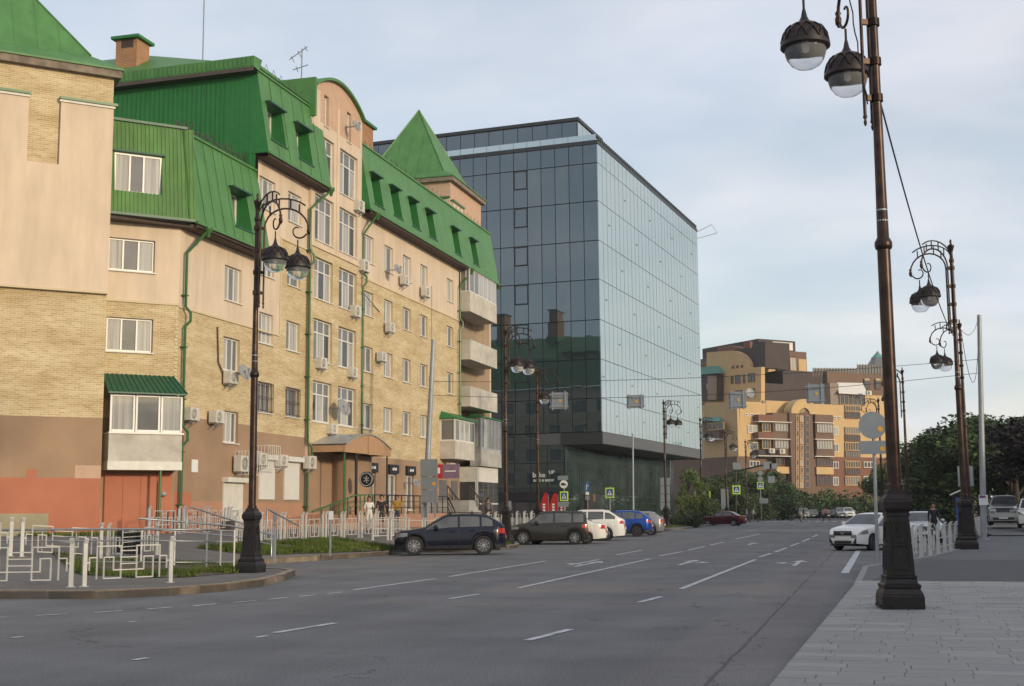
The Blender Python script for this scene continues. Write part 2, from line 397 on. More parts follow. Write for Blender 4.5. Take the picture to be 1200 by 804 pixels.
def asphalt_mat():
    m = MATS['asphalt']; t = m.node_tree; b = t.nodes['Principled BSDF']
    tcn = t.nodes.new('ShaderNodeTexCoord'); sp = t.nodes.new('ShaderNodeMapping'); sp.inputs['Scale'].default_value = (.9, .06, 1)
    n = t.nodes.new('ShaderNodeTexNoise'); n.inputs['Scale'].default_value = 1.0; n.inputs['Detail'].default_value = 5
    t.links.new(tcn.outputs['Object'], sp.inputs[0]); t.links.new(sp.outputs[0], n.inputs['Vector'])
    r = t.nodes.new('ShaderNodeValToRGB'); r.color_ramp.elements[0].position = .35; r.color_ramp.elements[1].position = .65
    r.color_ramp.elements[0].color = (.90, .90, .91, 1); r.color_ramp.elements[1].color = (1.07, 1.065, 1.06, 1)
    t.links.new(n.outputs[0], r.inputs[0])
    # fine aggregate speckle
    n2 = t.nodes.new('ShaderNodeTexNoise'); n2.inputs['Scale'].default_value = 34; n2.inputs['Detail'].default_value = 5; n2.inputs['Roughness'].default_value = .8
    t.links.new(tcn.outputs['Object'], n2.inputs['Vector'])
    r2 = t.nodes.new('ShaderNodeValToRGB'); r2.color_ramp.elements[0].position = .3; r2.color_ramp.elements[1].position = .72
    r2.color_ramp.elements[0].color = (.42, .42, .42, 1); r2.color_ramp.elements[1].color = (1.7, 1.7, 1.7, 1)
    t.links.new(n2.outputs[0], r2.inputs[0])
    src = b.inputs['Base Color'].links[0].from_socket
    src = dust(t, tcn, src)
    # hairline cracks and the paver seam by the gutter
    nd = t.nodes.new('ShaderNodeTexNoise'); nd.inputs['Scale'].default_value = .9; nd.inputs['Detail'].default_value = 5; t.links.new(tcn.outputs['Object'], nd.inputs['Vector'])
    va = t.nodes.new('ShaderNodeVectorMath'); va.operation = 'MULTIPLY_ADD'; t.links.new(nd.outputs['Color'], va.inputs[0]); va.inputs[1].default_value = (2.2, 2.2, 0); t.links.new(tcn.outputs['Object'], va.inputs[2])
    vo = t.nodes.new('ShaderNodeTexVoronoi'); vo.feature = 'DISTANCE_TO_EDGE'; vo.inputs['Scale'].default_value = .16; t.links.new(va.outputs[0], vo.inputs['Vector'])
    sx = t.nodes.new('ShaderNodeSeparateXYZ'); t.links.new(tcn.outputs['Object'], sx.inputs[0])
    def m2(op, a, c):
        q = t.nodes.new('ShaderNodeMath'); q.operation = op
        for i, v in enumerate((a, c)):
            if isinstance(v, (int, float)): q.inputs[i].default_value = v
            else: t.links.new(v, q.inputs[i])
        return q.outputs[0]
    crack = m2('MULTIPLY', m2('LESS_THAN', vo.outputs['Distance'], .0028), m2('GREATER_THAN', nd.outputs[0], .5))
    seam = m2('MULTIPLY', m2('LESS_THAN', m2('ABSOLUTE', m2('ADD', sx.outputs[0], m2('ADD', 1.60, m2('MULTIPLY', nd.outputs[0], .12))), 0), .022), m2('GREATER_THAN', nd.outputs[0], .42))
    dk = m2('MULTIPLY', m2('MAXIMUM', crack, seam), .55)
    mk = t.nodes.new('ShaderNodeMix'); mk.data_type = 'RGBA'; t.links.new(dk, mk.inputs['Factor']); t.links.new(src, mk.inputs['A']); mk.inputs['B'].default_value = (.03, .03, .032, 1); src = mk.outputs['Result']
    for q in (r, r2):
        mm = t.nodes.new('ShaderNodeMix'); mm.data_type = 'RGBA'; mm.blend_type = 'MULTIPLY'; mm.inputs['Factor'].default_value = 1
        t.links.new(src, mm.inputs['A']); t.links.new(q.outputs[0], mm.inputs['B']); src = mm.outputs['Result']
    t.links.new(src, b.inputs['Base Color'])
asphalt_mat()
sheet('road', [(-60,-20),(30,-20),(30,240),(-60,240)], 0.0, 'asphalt')
sheet('cross_street', [(-140,178),(140,178),(140,222),(-140,222)], 0.004, mat('asphalt_cross', (.080, .081, .086), .9, var=.12, scale=.4))

# right pavement: outline follows the kerb measured in the photograph
PZ = .15
k0 = at(900, 804, PZ); k1 = at(1001, 685, PZ); k2 = at(1012, 664, PZ); k3 = at(1030, 661, PZ); k4 = at(1085, 652.5, PZ); k5 = at(1123, 643.5, PZ); k6 = at(1149, 633, PZ)
kn = k0 + (k0-k1).normalized()*12
kerb_line = [kn, k0, k1, k2, k3, k4, k5, k6, Vector((7.2, 84, PZ)), Vector((10, 110, PZ))]
b = MB()
top = [(p.x, p.y, PZ) for p in kerb_line] + [(60, 110, PZ), (60, -20, PZ)]
b.poly(top)
for i in range(len(kerb_line)-1):
    p, q = kerb_line[i], kerb_line[i+1]
    b.poly([(p.x, p.y, -.05), (q.x, q.y, -.05), (q.x, q.y, PZ), (p.x, p.y, PZ)])
walk = struct('pavement', b, 'asphalt_walk')
# dark asphalt strip between the tiles and the rest
yb0, yb1 = at(1100, 681, PZ).y, at(1100, 655, PZ).y
def kx(y):
    for i in range(len(kerb_line)-1):
        p, q = kerb_line[i], kerb_line[i+1]
        if p.y <= y <= q.y and q.y > p.y: return lerp(p.x, q.x, (y-p.y)/(q.y-p.y))
    return kerb_line[0].x
pb = MB(); pb.poly([(kx(yb0)+.3, yb0, PZ+.004), (14, yb0, PZ+.004), (14, yb1-.6, PZ+.004), (kx(yb1)+.3, yb1-.6, PZ+.004)])
pb.build('asphalt_patch', 'asphalt_patch', walk)
# flush kerb stones along the near edge
def stone(a, c, width, z0, z1, name, parent, m, gap=.012):
    d = (c-a); L = d.length; d /= L; n = Vector((d.y, -d.x, 0))
    bb = MB(); A = a + d*gap/2
    e = .015
    A.z = z0
    vs = []
    for zz_, ins in ((z0, 0), (z1-e, 0), (z1, e)):
        vs += [A+n*ins+d*ins, A+d*(L-gap-ins)+n*ins, A+d*(L-gap-ins)+n*(width-ins), A+n*(width-ins)+d*ins]
        for q in vs[-4:]: q.z = zz_
    bb.mesh([q.copy() for q in vs], [(8,9,10,11)] + [(i+j, i+(j+1) % 4, i+4+(j+1) % 4, i+4+j) for i in (0, 4) for j in range(4)])
    return bb.build(name, m, parent)
def kerb_run(pts, name, parent, m, width=.16, z0=-.05, z1=.155, step=1.0):
    for i in range(len(pts)-1):
        p, q = Vector(pts[i]), Vector(pts[i+1]); n = max(1, round((q-p).length/step))
        for k in range(n): stone(p.lerp(q, k/n), p.lerp(q, (k+1)/n), width, z0, z1, name, parent, m)
kr = [Vector((p.x-.02, p.y, 0)) for p in kerb_line[:7]]
kerb_run(kr[2:], 'kerb_stone', walk, 'kerb_grey', width=.15, z1=PZ+.012)
# paving tiles, each one laid on a grout bed
bed_z = PZ+.004
ya, yb_ = 10.4, yb0-.05
bm_ = MB(); bm_.poly([(kx(ya)+.02, ya, bed_z), (8, ya, bed_z), (8, yb_, bed_z), (kx(yb_)+.02, yb_, bed_z)])
bm_.build('tile_bed', 'grout', walk)
TW, TH, GAP = .60, .30, .004
tm = {}
def tile_mesh(wd, mi):
    key = (round(wd, 2), mi)
    if key not in tm:
        bb = MB(); e = .004; h = .010
        a = [(0,0,0),(key[0]-GAP,0,0),(key[0]-GAP,TH-GAP,0),(0,TH-GAP,0)]
        t2 = [(e,e,h),(key[0]-GAP-e,e,h),(key[0]-GAP-e,TH-GAP-e,h),(e,TH-GAP-e,h)]
        bb.mesh(a+t2, [(4,5,6,7)]+[(j, (j+1) % 4, 4+(j+1) % 4, 4+j) for j in range(4)])
        me = bpy.data.meshes.new('paving_tile'); me.from_pydata([tuple(q) for q in bb.v], [], bb.f); me.materials.append(MATS[mi]); tm[key] = me
    return tm[key]
tiles = []
row = 0; y = ya
rt = random.Random(3)
while y < yb_-TH:
    x0 = kx(y+TH)+.01; xr = min(8.0, y*.46+.35)
    x = x0; first = True
    while x < xr:
        wd = TW
        if first: wd = TW*rt.uniform(.35, 1.0); first = False
        mi = 'tile_band' if y > yb_-1.9 and rt.random() < .75 else rt.choice(['tile_a','tile_a','tile_b','tile_b','tile_a','tile_c'])
        tiles.append((y, x, wd, mi, rt.uniform(-.0022, .0022), rt.uniform(-.003, .003), rt.uniform(-.003, .003)))
        x += wd
    y += TH; row += 1
rest = MB()
for i, (y, x, wd, mi, dz, rx_, ry_) in enumerate(tiles):
    if i < 290:
        o = bpy.data.objects.new('paving_tile', tile_mesh(wd, mi)); COL.objects.link(o); o.parent = walk
        o.location = (x, y, bed_z-.001+dz); o.rotation_euler = (rx_*.5, ry_*.5, 0)
    else:
        rest.mesh([Vector(q.co)+Vector((x, y, bed_z-.001+dz)) for q in tile_mesh(wd, mi).vertices], [tuple(p.vertices) for p in tile_mesh(wd, mi).polygons],
                  ['tile_a','tile_b','tile_c','tile_band'].index(mi))
if rest.f: rest.build('paving_tile', ['tile_a','tile_b','tile_c','tile_band'], walk, kind='stuff')

# left side: a pavement that climbs to the houses, with islands cut by parking bays
def gl(x): return .15 + .78*max(0, min(1, (-18.6-x)/6.0))
L0 = [at(px, py, .15) for px, py in ((-120,694),(0,693),(113,693.3),(200,689.5),(267,684.5),(310,679),(333,673.5),(346,668))]
tip = L0[-1]
isl = [(p.x, p.y) for p in L0]
back = [(tip.x-.5, tip.y+.55), (tip.x-1.5, tip.y+.95), (-19.2, 36.4), (-19.55, 38.0)]
q0 = at(455, 646.5, .15)
second = [(q0.x+.02, q0.y), (-19.4, 50.0), (-18.6, 50.6), (-16.6, 50.5), (-15.75, 50.9), (-15.55, 51.8), (-15.7, 56.5), (-16.2, 58.6), (-17.2, 59.6), (-18.8, 59.9), (-20.6, 60.1), (-21.2, 62.0), (-21.4, 88.0), (-18.4, 89.2), (-16.4, 89.5), (-15.6, 91), (-15.6, 158), (-17, 164), (-22, 166.5), (-140, 166.5)]
edge = isl + back + second
b = MB()
full = edge + [(-140, -5), (isl[0][0]-2, -5)]
bm_l = bmesh.new(); bm_l.faces.new([bm_l.verts.new((x, y, 0)) for x, y in full])
for xc in (-18.6, -24.6): bmesh.ops.bisect_plane(bm_l, geom=bm_l.verts[:]+bm_l.edges[:]+bm_l.faces[:], plane_co=(xc, 0, 0), plane_no=(1, 0, 0))
bmesh.ops.triangulate(bm_l, faces=bm_l.faces[:])
for f in bm_l.faces: b.poly([(v.co.x, v.co.y, gl(v.co.x)) for v in f.verts])
bm_l.free()
import mathutils.geometry as mg
for i in range(len(edge)-1):
    (xa, y_a), (xb, y_b) = edge[i], edge[i+1]
    b.poly([(xa, y_a, -.05), (xb, y_b, -.05), (xb, y_b, gl(xb)), (xa, y_a, gl(xa))])
lwalk = struct('left_pavement', b, mat('walk_left', (.125, .118, .112), .9, var=.14, scale=.8, bump=.3))
kerb_run([Vector((x, y, 0)) for x, y in isl+back[:3]], 'kerb_stone', lwalk, 'kerb_stone', width=-.18, z1=.17)
kerb_run([Vector((x, y, 0)) for x, y in [back[3]]+second[:11]], 'kerb_stone', lwalk, 'kerb_stone', width=-.18, z1=.17)
kerb_run([Vector((x, y, 0)) for x, y in second[11:16]], 'kerb_stone', lwalk, 'kerb_stone', width=-.18, z1=.17, step=2)

# road markings: worn paint 4 mm above the asphalt
def mark(name, p, q, wd, n=1, z=.008):
    p, q = at(*p), at(*q); d = (q-p).normalized(); s_ = Vector((d.y, -d.x, 0))*wd/2
    bb = MB(); bb.poly([(p+s_)[:2]+(z,), (q+s_)[:2]+(z,), (q-s_)[:2]+(z,), (p-s_)[:2]+(z,)])
    o = struct(name, bb, 'road_white'); return o
for p, q in (((618,751),(668,738)), ((750,706),(775,699.5)), ((798,690.5),(885,656)), ((890,653),(904,648.5)), ((908,647.3),(922,642)), ((926,640.5),(936,636.5)), ((940,635),(949,631)), ((952,629.5),(958,627)),
             ((607,689.5),(762,655)), ((773,651.8),(800,646.5)), ((806,645),(826,640.5)), ((832,639),(848,635.5)), ((862,632),(890,626)),
             ((322,742),(393,730.5)), ((527,702),(562,696.5)), ((415,691.5),(510,678.5)), ((527,676),(640,657.5)), ((668,662.5),(702,656)), ((722,650.5),(752,645))):
    mark('lane_line', p, q, .13)
for p, q in (((-20,724.5),(8,723.5)), ((42,721.8),(79,720)), ((110,718.3),(143,716)), ((172,714.3),(201,712)), ((226,710.5),(253,708)), ((274,706.3),(300,704.3)), ((314,703),(337,700.5)), ((350,699.5),(370,697.5)), ((384,696),(402,694)),
             ((14,748),(27,746.5)), ((150,729.8),(159,728.6)), ((157,774),(173,771.5)), ((301,747.5),(312,745.5))):
    mark('edge_dash', p, q, .10)
mark('edge_line', (990,672), (1006,645.5), .2)
for k in range(13):      # far pedestrian crossing
    x = -13.2 + k*1.0
    bb = MB(); bb.poly([(x, 160, .008), (x+.45, 160, .008), (x+.45, 164.5, .008), (x, 164.5, .008)]); struct('crossing_stripe', bb, 'road_white')
def lane_arrow(px, py, turn):
    c = at(px, py); bb = MB(); z = .008
    def P(l): return [(c.x+a, c.y+b_, z) for a, b_ in l]
    bb.poly(P([(-.07,-2.0),(.07,-2.0),(.07,.9),(-.07,.9)])); bb.poly(P([(-.28,.85),(.28,.85),(0,2.1)]))
    if turn: t = turn; bb.poly([(x, y, z+.003) for x, y, z in P([(0,-1.0),(.42*t,-.3),(.42*t,0),(0,-.7)])]); bb.poly([(x, y, z+.003) for x, y, z in P([(.36*t,-.75),(.72*t,-.1),(.36*t,.55)])])
    struct('lane_arrow', bb, 'road_white')
lane_arrow(935, 660, -1); lane_arrow(806, 659.5, 1); lane_arrow(690, 661, -1); lane_arrow(881, 637.5, 0)
# ------------------------------------------------------------------ building kit
def wall(name, parent, O, U, V, W_, H_, holes, depth, mats, zones=None, inner=None, flat_uv=(0,0), poly_top=None, uvo=(0,0)):
    """wall with real openings. zones: list of (u0,v0,u1,v1,mi) painted areas; inner: (point, normal) of the plane where reveals end"""
    O = Vector(O); U = Vector(U).normalized(); V = Vector(V).normalized(); Nn = U.cross(ZUP).normalized()
    us = {0.0, W_}; vs = {0.0, H_}
    for h in holes: us |= {h[0], h[2]}; vs |= {h[1], h[3]}
    for z in zones or []: us |= {max(0, z[0]), min(W_, z[2])}; vs |= {max(0, z[1]), min(H_, z[3])}
    us = sorted(u for u in us if 0 <= u <= W_); vs = sorted(v for v in vs if 0 <= v <= H_)
    b = MB()
    def P(u, v): return O + U*u + V*v
    for i in range(len(us)-1):
        for j in range(len(vs)-1):
            u0, u1, v0, v1 = us[i], us[i+1], vs[j], vs[j+1]
            if u1-u0 < 1e-5 or v1-v0 < 1e-5: continue
            uc, vc = (u0+u1)/2, (v0+v1)/2
            if any(h[0] < uc < h[2] and h[1] < vc < h[3] for h in holes): continue
            mi = 0
            for z in zones or []:
                if z[0] < uc < z[2] and z[1] < vc < z[3]: mi = z[4]
            b.poly([P(u0,v0), P(u1,v0), P(u1,v1), P(u0,v1)], mi, [(u0+uvo[0],v0+uvo[1]),(u1+uvo[0],v0+uvo[1]),(u1+uvo[0],v1+uvo[1]),(u0+uvo[0],v1+uvo[1])])
    outs = []
    for h in holes:
        u0, v0, u1, v1 = h[:4]
        c = [P(u0,v0), P(u1,v0), P(u1,v1), P(u0,v1)]
        if inner is None: q = [p - Nn*(h[4] if len(h) > 4 else depth) for p in c]
        else:
            ip, in_ = Vector(inner[0]), Vector(inner[1]); q = []
            for p in c: q.append(p - Nn*((p-ip).dot(in_)/Nn.dot(in_)))
        mi = 0
        for z in zones or []:
            if z[0] < (u0+u1)/2 < z[2] and z[1] < (v0+v1)/2 < z[3]: mi = z[4]
        if inner is not None and len(mats) > 1: mi = len(mats)-1
        for k in range(4):
            d = (c[(k+1) % 4]-c[k]).length
            b.poly([c[k], c[(k+1) % 4], q[(k+1) % 4], q[k]], mi, [(0,0),(d,0),(d,.2),(0,.2)])
        outs.append((q, Nn, U))
    o = b.build(name, mats, parent, recalc=False)
    return o, outs
wr = random.Random(11)
def window(parent, q, Nn, U, cols=2, transom=None, kinds=None, sill=True, frame='pvc_white', ft=.07, name='window', bars=False, sillm='sill_white'):
    """q: four inner corners (bl, br, tr, tl)"""
    O = q[0]; w_ = (q[1]-q[0]).length; h_ = (q[3]-q[0]).length; V = (q[3]-q[0]).normalized(); D = .07
    O = O + Nn*.004
    m = MB(); B = lambda u, v, uu, vv, n=D, off=0.0: m.obox(O+U*u+V*v+Nn*off, U, V, Nn, uu, vv, n)
    B(.002, .002, w_-.004, ft); B(.002, h_-ft-.002, w_-.004, ft); B(.002, ft+.002, ft, h_-2*ft-.004); B(w_-ft-.002, ft+.002, ft, h_-2*ft-.004)
    fr = [k/cols for k in range(1, cols)] if isinstance(cols, int) else cols
    xs = [0]+[f*w_ for f in fr]+[w_]
    for x in xs[1:-1]: B(x-ft*.45, ft+.002, ft*.9, h_-2*ft-.004, D+.004)
    if transom: B(ft+.002, transom*h_-ft*.4, w_-2*ft-.004, ft*.8, D+.002)
    fo = m.build(name, frame, parent)
    rows = [(0, 1)] if not transom else [(0, transom), (transom, 1)]
    for i in range(len(xs)-1):
        for a, c in rows:
            k = (kinds[i % len(kinds)] if kinds else wr.choice(['pane_grey','pane_curtain','pane_grey','pane_curtain','pane_grey']))
            if transom and a > 0: k = 'pane_grey'
            pm = MB(); u0 = xs[i]+ft*.5; u1 = xs[i+1]-ft*.5
            pm.obox(O+U*u0+V*(a*h_+ft*.4)+Nn*.012, U, V, Nn, u1-u0, (c-a)*h_-ft*.8, .02); pm.build('pane', k, fo)
    if sill:
        s_ = MB(); s_.obox(O - U*.05 - V*.055 + Nn*.075, U, V, Nn, w_+.10, .045, .20); s_.build('sill', sillm, fo)
    if bars:
        bm2 = MB(); n = max(3, int(w_/.16))
        for k in range(n+1): bm2.bar(O+U*(w_*k/n)+Nn*.26, O+U*(w_*k/n)+V*h_+Nn*.26, .022)
        for v in (.06, .5, .94): bm2.bar(O+V*h_*v+Nn*.26, O+U*w_+V*h_*v+Nn*.26, .03)
        bm2.build('window_grille', 'bars_brown', fo)
    return fo
def air_conditioner(parent, O, U, Nn, w_=.8, h_=.56, d=.32, side=1, dark=False):
    """O: lower left corner on the wall"""
    O = Vector(O) + Nn*.12
    m = MB(); m.obox(O, U, ZUP, Nn, w_, h_, d)
    for k in range(9): m.obox(O+Nn*(.04+k*.03)-U*.006, U, ZUP, Nn, .01, h_*.86, .012)
    a = m.build('air_conditioner', 'ac_white', parent)
    c = O + U*(w_*.38) + ZUP*(h_*.5) + Nn*(d+.004)
    g_ = MB(); r = h_*.40
    ring = [c + (U*math.cos(t) + ZUP*math.sin(t))*r for t in [2*math.pi*k/18 for k in range(19)]]
    g_.poly(ring[:-1]); g_.build('fan_opening', 'ac_dark', a)
    f_ = MB()
    for rr in (.35, .6, .85, 1.0): f_.tube([c+Nn*.012+(p-c)*rr for p in ring], .008, 4, cap=False)
    for k in range(8): f_.bar(c+Nn*.012, c+Nn*.012+(ring[k*2+1]-c), .012)
    f_.build('fan_grille', 'ac_white', a)
    br = MB()
    for u in (.12, w_-.16):
        br.obox(O+U*u-ZUP*.05-Nn*.12, U, ZUP, Nn, .04, .045, d+.16); br.bar(O+U*(u+.02)-ZUP*.3-Nn*.1, O+U*(u+.02)-ZUP*.04+Nn*(d-.02), .03)
    br.build_each('bracket', 'sheet_metal', a)
    return a
def dish(parent, c, r, Nn, U, aim, m='dish_grey'):
    c = Vector(c); aim = Vector(aim).normalized(); x = aim.cross(ZUP).normalized(); y = x.cross(aim)
    b = MB(); n = 20; rings = 5
    vs = []
    for j in range(rings+1):
        t = j/rings
        for k in range(n):
            a = 2*math.pi*k/n; vs.append(c + (x*math.cos(a)+y*math.sin(a)*1.08)*r*t + aim*(.22*r*t*t))
    fs = [(j*n+k, j*n+(k+1) % n, (j+1)*n+(k+1) % n, (j+1)*n+k) for j in range(rings) for k in range(n)]
    b.mesh(vs, fs); vs2 = [v-aim*.015 for v in vs]; b.mesh(vs2, [f[::-1] for f in fs])
    d = b.build('satellite_dish', m, parent, smooth=60)
    a_ = MB(); f = c + aim*r*.95
    a_.bar(c-y*r*.95+aim*.2*r, f, .03); a_.box(f-Vector((.05,.05,.05)), f+Vector((.05,.05,.05))); a_.bar(c-aim*.02, c-Nn*abs((c-aim*.02).dot(Nn)-(F(400,400)).dot(Nn)) if abs(Nn.x) > .9 else c-Nn*.4, .05)
    a_.build('receiver_arm', 'galvanised', d)
    return d

# ------------------------------------------------------------------ the yellow brick apartment house
APT = thing('apartment_building', 'yellow brick and pink plaster apartment house with green mansard roofs and a corner tower', 'apartment building', (-30, 60, .8))
U_ = Vector((0,1,0)); NX = Vector((1,0,0)); GB = .2
ys = lambda px, py=400: F(px, py).y
def hole_px(x0, y0, y1, x1, Y0, Z0):
    a = F(x0, y0); c = F(x0, y1); d = F(x1, (y0+y1)/2+ (x1-x0)*.45)
    return [a.y-Y0, c.z-Z0, d.y-Y0, a.z-Z0]
Y_A, Y_B, Y_C, Y_D, Y_E, Y_END = 44.2, 50.7, 56.0, 62.45, 79.6, 86.9
MT = ['yellow_brick', 'plaster', 'brown_paint', 'salmon_paint', 'orange_paint']
# segment 1, next to the chamfered corner
h1 = [(3.65, 10.61-GB, 5.15, 12.08-GB), (3.65, 7.62-GB, 5.12, 9.03-GB), (3.8, 4.6-GB, 5.1, 5.92-GB)]
w1, o1 = wall('wall', APT, (XF, Y_A, GB), U_, ZUP, Y_B-Y_A, 13.1-GB, h1, .2, MT,
    [(0, 9.72-GB, 9, 14, 1), (0, 0, 9, 5.45-GB, 2), (0, 0, 9, 2.15-GB, 3), (.0, 0, 1.3, 2.5-GB, 4)], uvo=(Y_A, GB))
for q, n, u in o1: window(APT, q, n, u, [.36, .68])
# segment 2, under the upper mansard
h2 = []
for z0, z1 in ((15.3, 16.72), (12.25, 13.62), (9.18, 10.55), (6.09, 7.44)):
    h2 += [(.35 if z0 < 15 else .15, z0-GB, 1.75, z1-GB), (3.1, z0-GB, 4.55, z1-GB)]
w2, o2 = wall('wall', APT, (XF, Y_B, GB), U_, ZUP, Y_C-Y_B, 17.75-GB, h2, .2, MT,
    [(0, 14.29-GB, 9, 18, 1), (0, 9.68-GB, 2.35, 15, 1), (0, 0, 9, 5.2-GB, 2), (0, 0, 9, 2.1-GB, 3)], uvo=(Y_B, GB))
for k, (q, n, u) in enumerate(o2): window(APT, q, n, u, [.4] if k % 2 else [.36, .68], bars=k > 5)
# the stair bay with tall windows and an arched top
XB = XF+.14
h3 = []
for z0, z1 in ((18.0, 20.35), (14.95, 17.25), (12.05, 14.1), (9.0, 11.05), (6.02, 8.0)):
    h3 += [(.5, z0-GB, 2.75, z1-GB), (3.5, z0-GB, 5.85, z1-GB)]
h3 += [(1.45, 20.95-GB, 2.0, 22.75-GB), (4.35, 20.95-GB, 4.9, 22.75-GB)]
w3, o3 = wall('wall', APT, (XB, Y_C, GB), U_, ZUP, Y_D-Y_C, 22.55-GB, h3, .22, MT+['peach_paint'],
    [(0, 14.6-GB, 9, 30, 1), (0, 0, 9, 5.0-GB, 2), (1.0, 21.0-GB, Y_D-Y_C-.3, 30, 5)], uvo=(Y_C, GB))
for k, (q, n, u) in enumerate(o3):
    if k < 10: window(APT, q, n, u, 3, transom=.68, kinds=['pane_grey','pane_curtain','pane_dark','pane_curtain','pane_grey'][k % 3:][:3] or None, ft=.08)
    else: window(APT, q, n, u, 1, kinds=['pane_grey'], frame='sill_white', ft=.12)
b = MB()     # plaster band in line with the floors and the arched gable with its green coping
gz = 22.55; seg = 14; ya_, yb2 = Y_C+.1, Y_D
arc = [(lerp(ya_, yb2, k/seg), gz + 1.05*math.sin(math.pi*k/seg)**.8) for k in range(seg+1)]
b.prism([(XB-.25, y, z) for y, z in arc], (.25, 0, 0)); b.build('gable', 'peach_paint', APT)
b = MB()
for k in range(seg):
    (y0, z0), (y1, z1) = arc[k], arc[k+1]
    b.mesh([(XB-3.0,y0,z0),(XB+.22,y0,z0),(XB+.22,y1,z1),(XB-3.0,y1,z1),(XB-3.0,y0,z0+.14),(XB+.22,y0,z0+.14),(XB+.22,y1,z1+.14),(XB-3.0,y1,z1+.14)],
           [(0,3,2,1),(4,5,6,7),(1,2,6,5),(0,4,7,3)])
b.box((XB-3, Y_C-.05, 21.0), (XB+.2, Y_C+.12, 22.95)); b.build('gable_roof', 'green_sheet', APT)
b = MB(); b.box((XB, Y_C+3.05, 14.6), (XB+.05, Y_C+3.3, 22.3)); b.box((XB, Y_C, 14.55), (XB+.06, Y_D, 14.68)); b.build('plaster_band', 'plaster', APT)
b = MB(); b.box((XF-10, Y_C, .3), (XB, Y_C+.02, 22.8)); b.box((XF-10, Y_D-.02, .3), (XB, Y_D, 22.8)); b.build('bay_return', 'plaster', APT)
# main facade
cols = [(63.2, 64.55), (66.15, 67.5), (69.1, 70.45), (72.1, 73.4), (77.1, 78.4)]
h4 = []
for z0, z1 in ((15.13, 16.6), (12.2, 13.5), (9.14, 10.5), (6.08, 7.42)):
    for y0, y1 in cols:
        if z0 < 7 and y0 > 75: continue
        h4.append((y0-Y_D, z0-GB, y1-Y_D, z1-GB))
shop = [(63.7, 65.05), (66.85, 68.2), (69.6, 71.0)]
h4 += [(y0-Y_D, 1.75-GB, y1-Y_D, 3.75-GB) for y0, y1 in shop]
w4, o4 = wall('wall', APT, (XF, Y_D, GB), U_, ZUP, Y_E-Y_D, 17.75-GB, h4, .2, MT,
    [(0, 14.15-GB, 99, 20, 1), (0, 0, 99, 4.62-GB, 2), (0, 0, 12.4, 4.62-GB, 2), (0, 0, 99, 1.3-GB, 3)], uvo=(Y_D, GB))
nmain = len(h4)-len(shop)
for k, (q, n, u) in enumerate(o4):
    window(APT, q, n, u, [.42] if k < nmain else [.5], kinds=None if k < nmain else ['pane_curtain', 'pane_grey'])
b = MB(); b.box((XF, Y_D, 14.1), (XF+.05, Y_E, 14.2)); b.box((XF, Y_A, 9.68), (XF+.05, Y_B+2.35, 9.76)); b.box((XF, Y_B+2.35, 14.25), (XF+.05, Y_C, 14.33)); b.box((XF, Y_B+2.33, 9.76), (XF+.05, Y_B+2.42, 14.25)); b.build_each('string_course', 'yellow_brick', APT)
# recessed loggia end
b = MB(); b.poly([(XF-1.0, Y_E, GB), (XF-1.0, Y_END, GB), (XF-1.0, Y_END, 17.7), (XF-1.0, Y_E, 17.7)], 0, [(0,0),(7.3,0),(7.3,17.5),(0,17.5)])
b.poly([(XF, Y_E, GB), (XF-1.0, Y_E, GB), (XF-1.0, Y_E, 17.7), (XF, Y_E, 17.7)], 0, [(0,0),(1,0),(1,17.5),(0,17.5)])
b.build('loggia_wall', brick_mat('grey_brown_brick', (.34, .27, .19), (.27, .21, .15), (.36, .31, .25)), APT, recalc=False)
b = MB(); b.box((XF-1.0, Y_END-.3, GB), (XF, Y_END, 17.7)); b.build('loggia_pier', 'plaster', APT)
for z0 in (14.95, 11.75, 8.65):
    bb = MB(); ya2, yb3 = 79.75, 86.0
    x0, x1 = XF-.98, XF+.72
    bb.box((x0, ya2, z0-.18), (x1, yb3, z0-.02)); bb.box((x0+.98, ya2, z0-.02), (x1, ya2+.1, z0+1.15)); bb.box((x1-.1, ya2+.1, z0-.02), (x1, yb3, z0+1.15)); bb.box((x0+.98, yb3-.1, z0-.02), (x1-.1, yb3, z0+1.15))
    bal = bb.build('balcony', 'concrete_pale', APT)
    dd = MB(); dd.box((XF-.99, 80.6, z0), (XF-.93, 82.0, z0+2.2)); d_ = dd.build('balcony_door', 'pvc_white', APT)
    dd = MB(); dd.box((XF-.93, 80.7, z0+.9), (XF-.915, 81.25, z0+2.1)); dd.box((XF-.93, 81.35, z0+.2), (XF-.915, 81.9, z0+2.1)); dd.build('pane', 'pane_grey', d_)
    if z0 > 14:
        gl_ = MB(); x1g = x1-.03
        for y in [ya2+.03+(yb3-ya2-.1)*k/6 for k in range(7)]: gl_.box((x1g-.07, y, z0+1.15), (x1g, y+.07, z0+2.75))
        for z in (z0+1.15, z0+2.68): gl_.box((x1g-.075, ya2+.1, z), (x1g-.002, yb3, z+.07))
        for x in (XF+.02, XF+.40): gl_.box((x, ya2+.02, z0+1.15), (x+.06, ya2+.09, z0+2.75))
        gl_.box((XF, ya2+.025, z0+1.15), (x1g-.08, ya2+.085, z0+1.22)); gl_.box((XF, ya2+.025, z0+2.68), (x1g-.08, ya2+.085, z0+2.75))
        lg = gl_.build('balcony_glazing', 'pvc_white', bal)
        for k in range(6):
            p_ = MB(); y = ya2+.1+(yb3-ya2-.1)*k/6; p_.box((x1g-.05, y+.02, z0+1.2), (x1g-.03, y+(yb3-ya2-.1)/6-.05, z0+2.68)); p_.build('pane', wr.choice(['pane_grey','pane_curtain']), bal)
        p_ = MB(); p_.box((XF+.03, ya2+.05, z0+1.2), (x1g-.08, ya2+.06, z0+2.68)); p_.build('pane', 'pane_grey', bal)
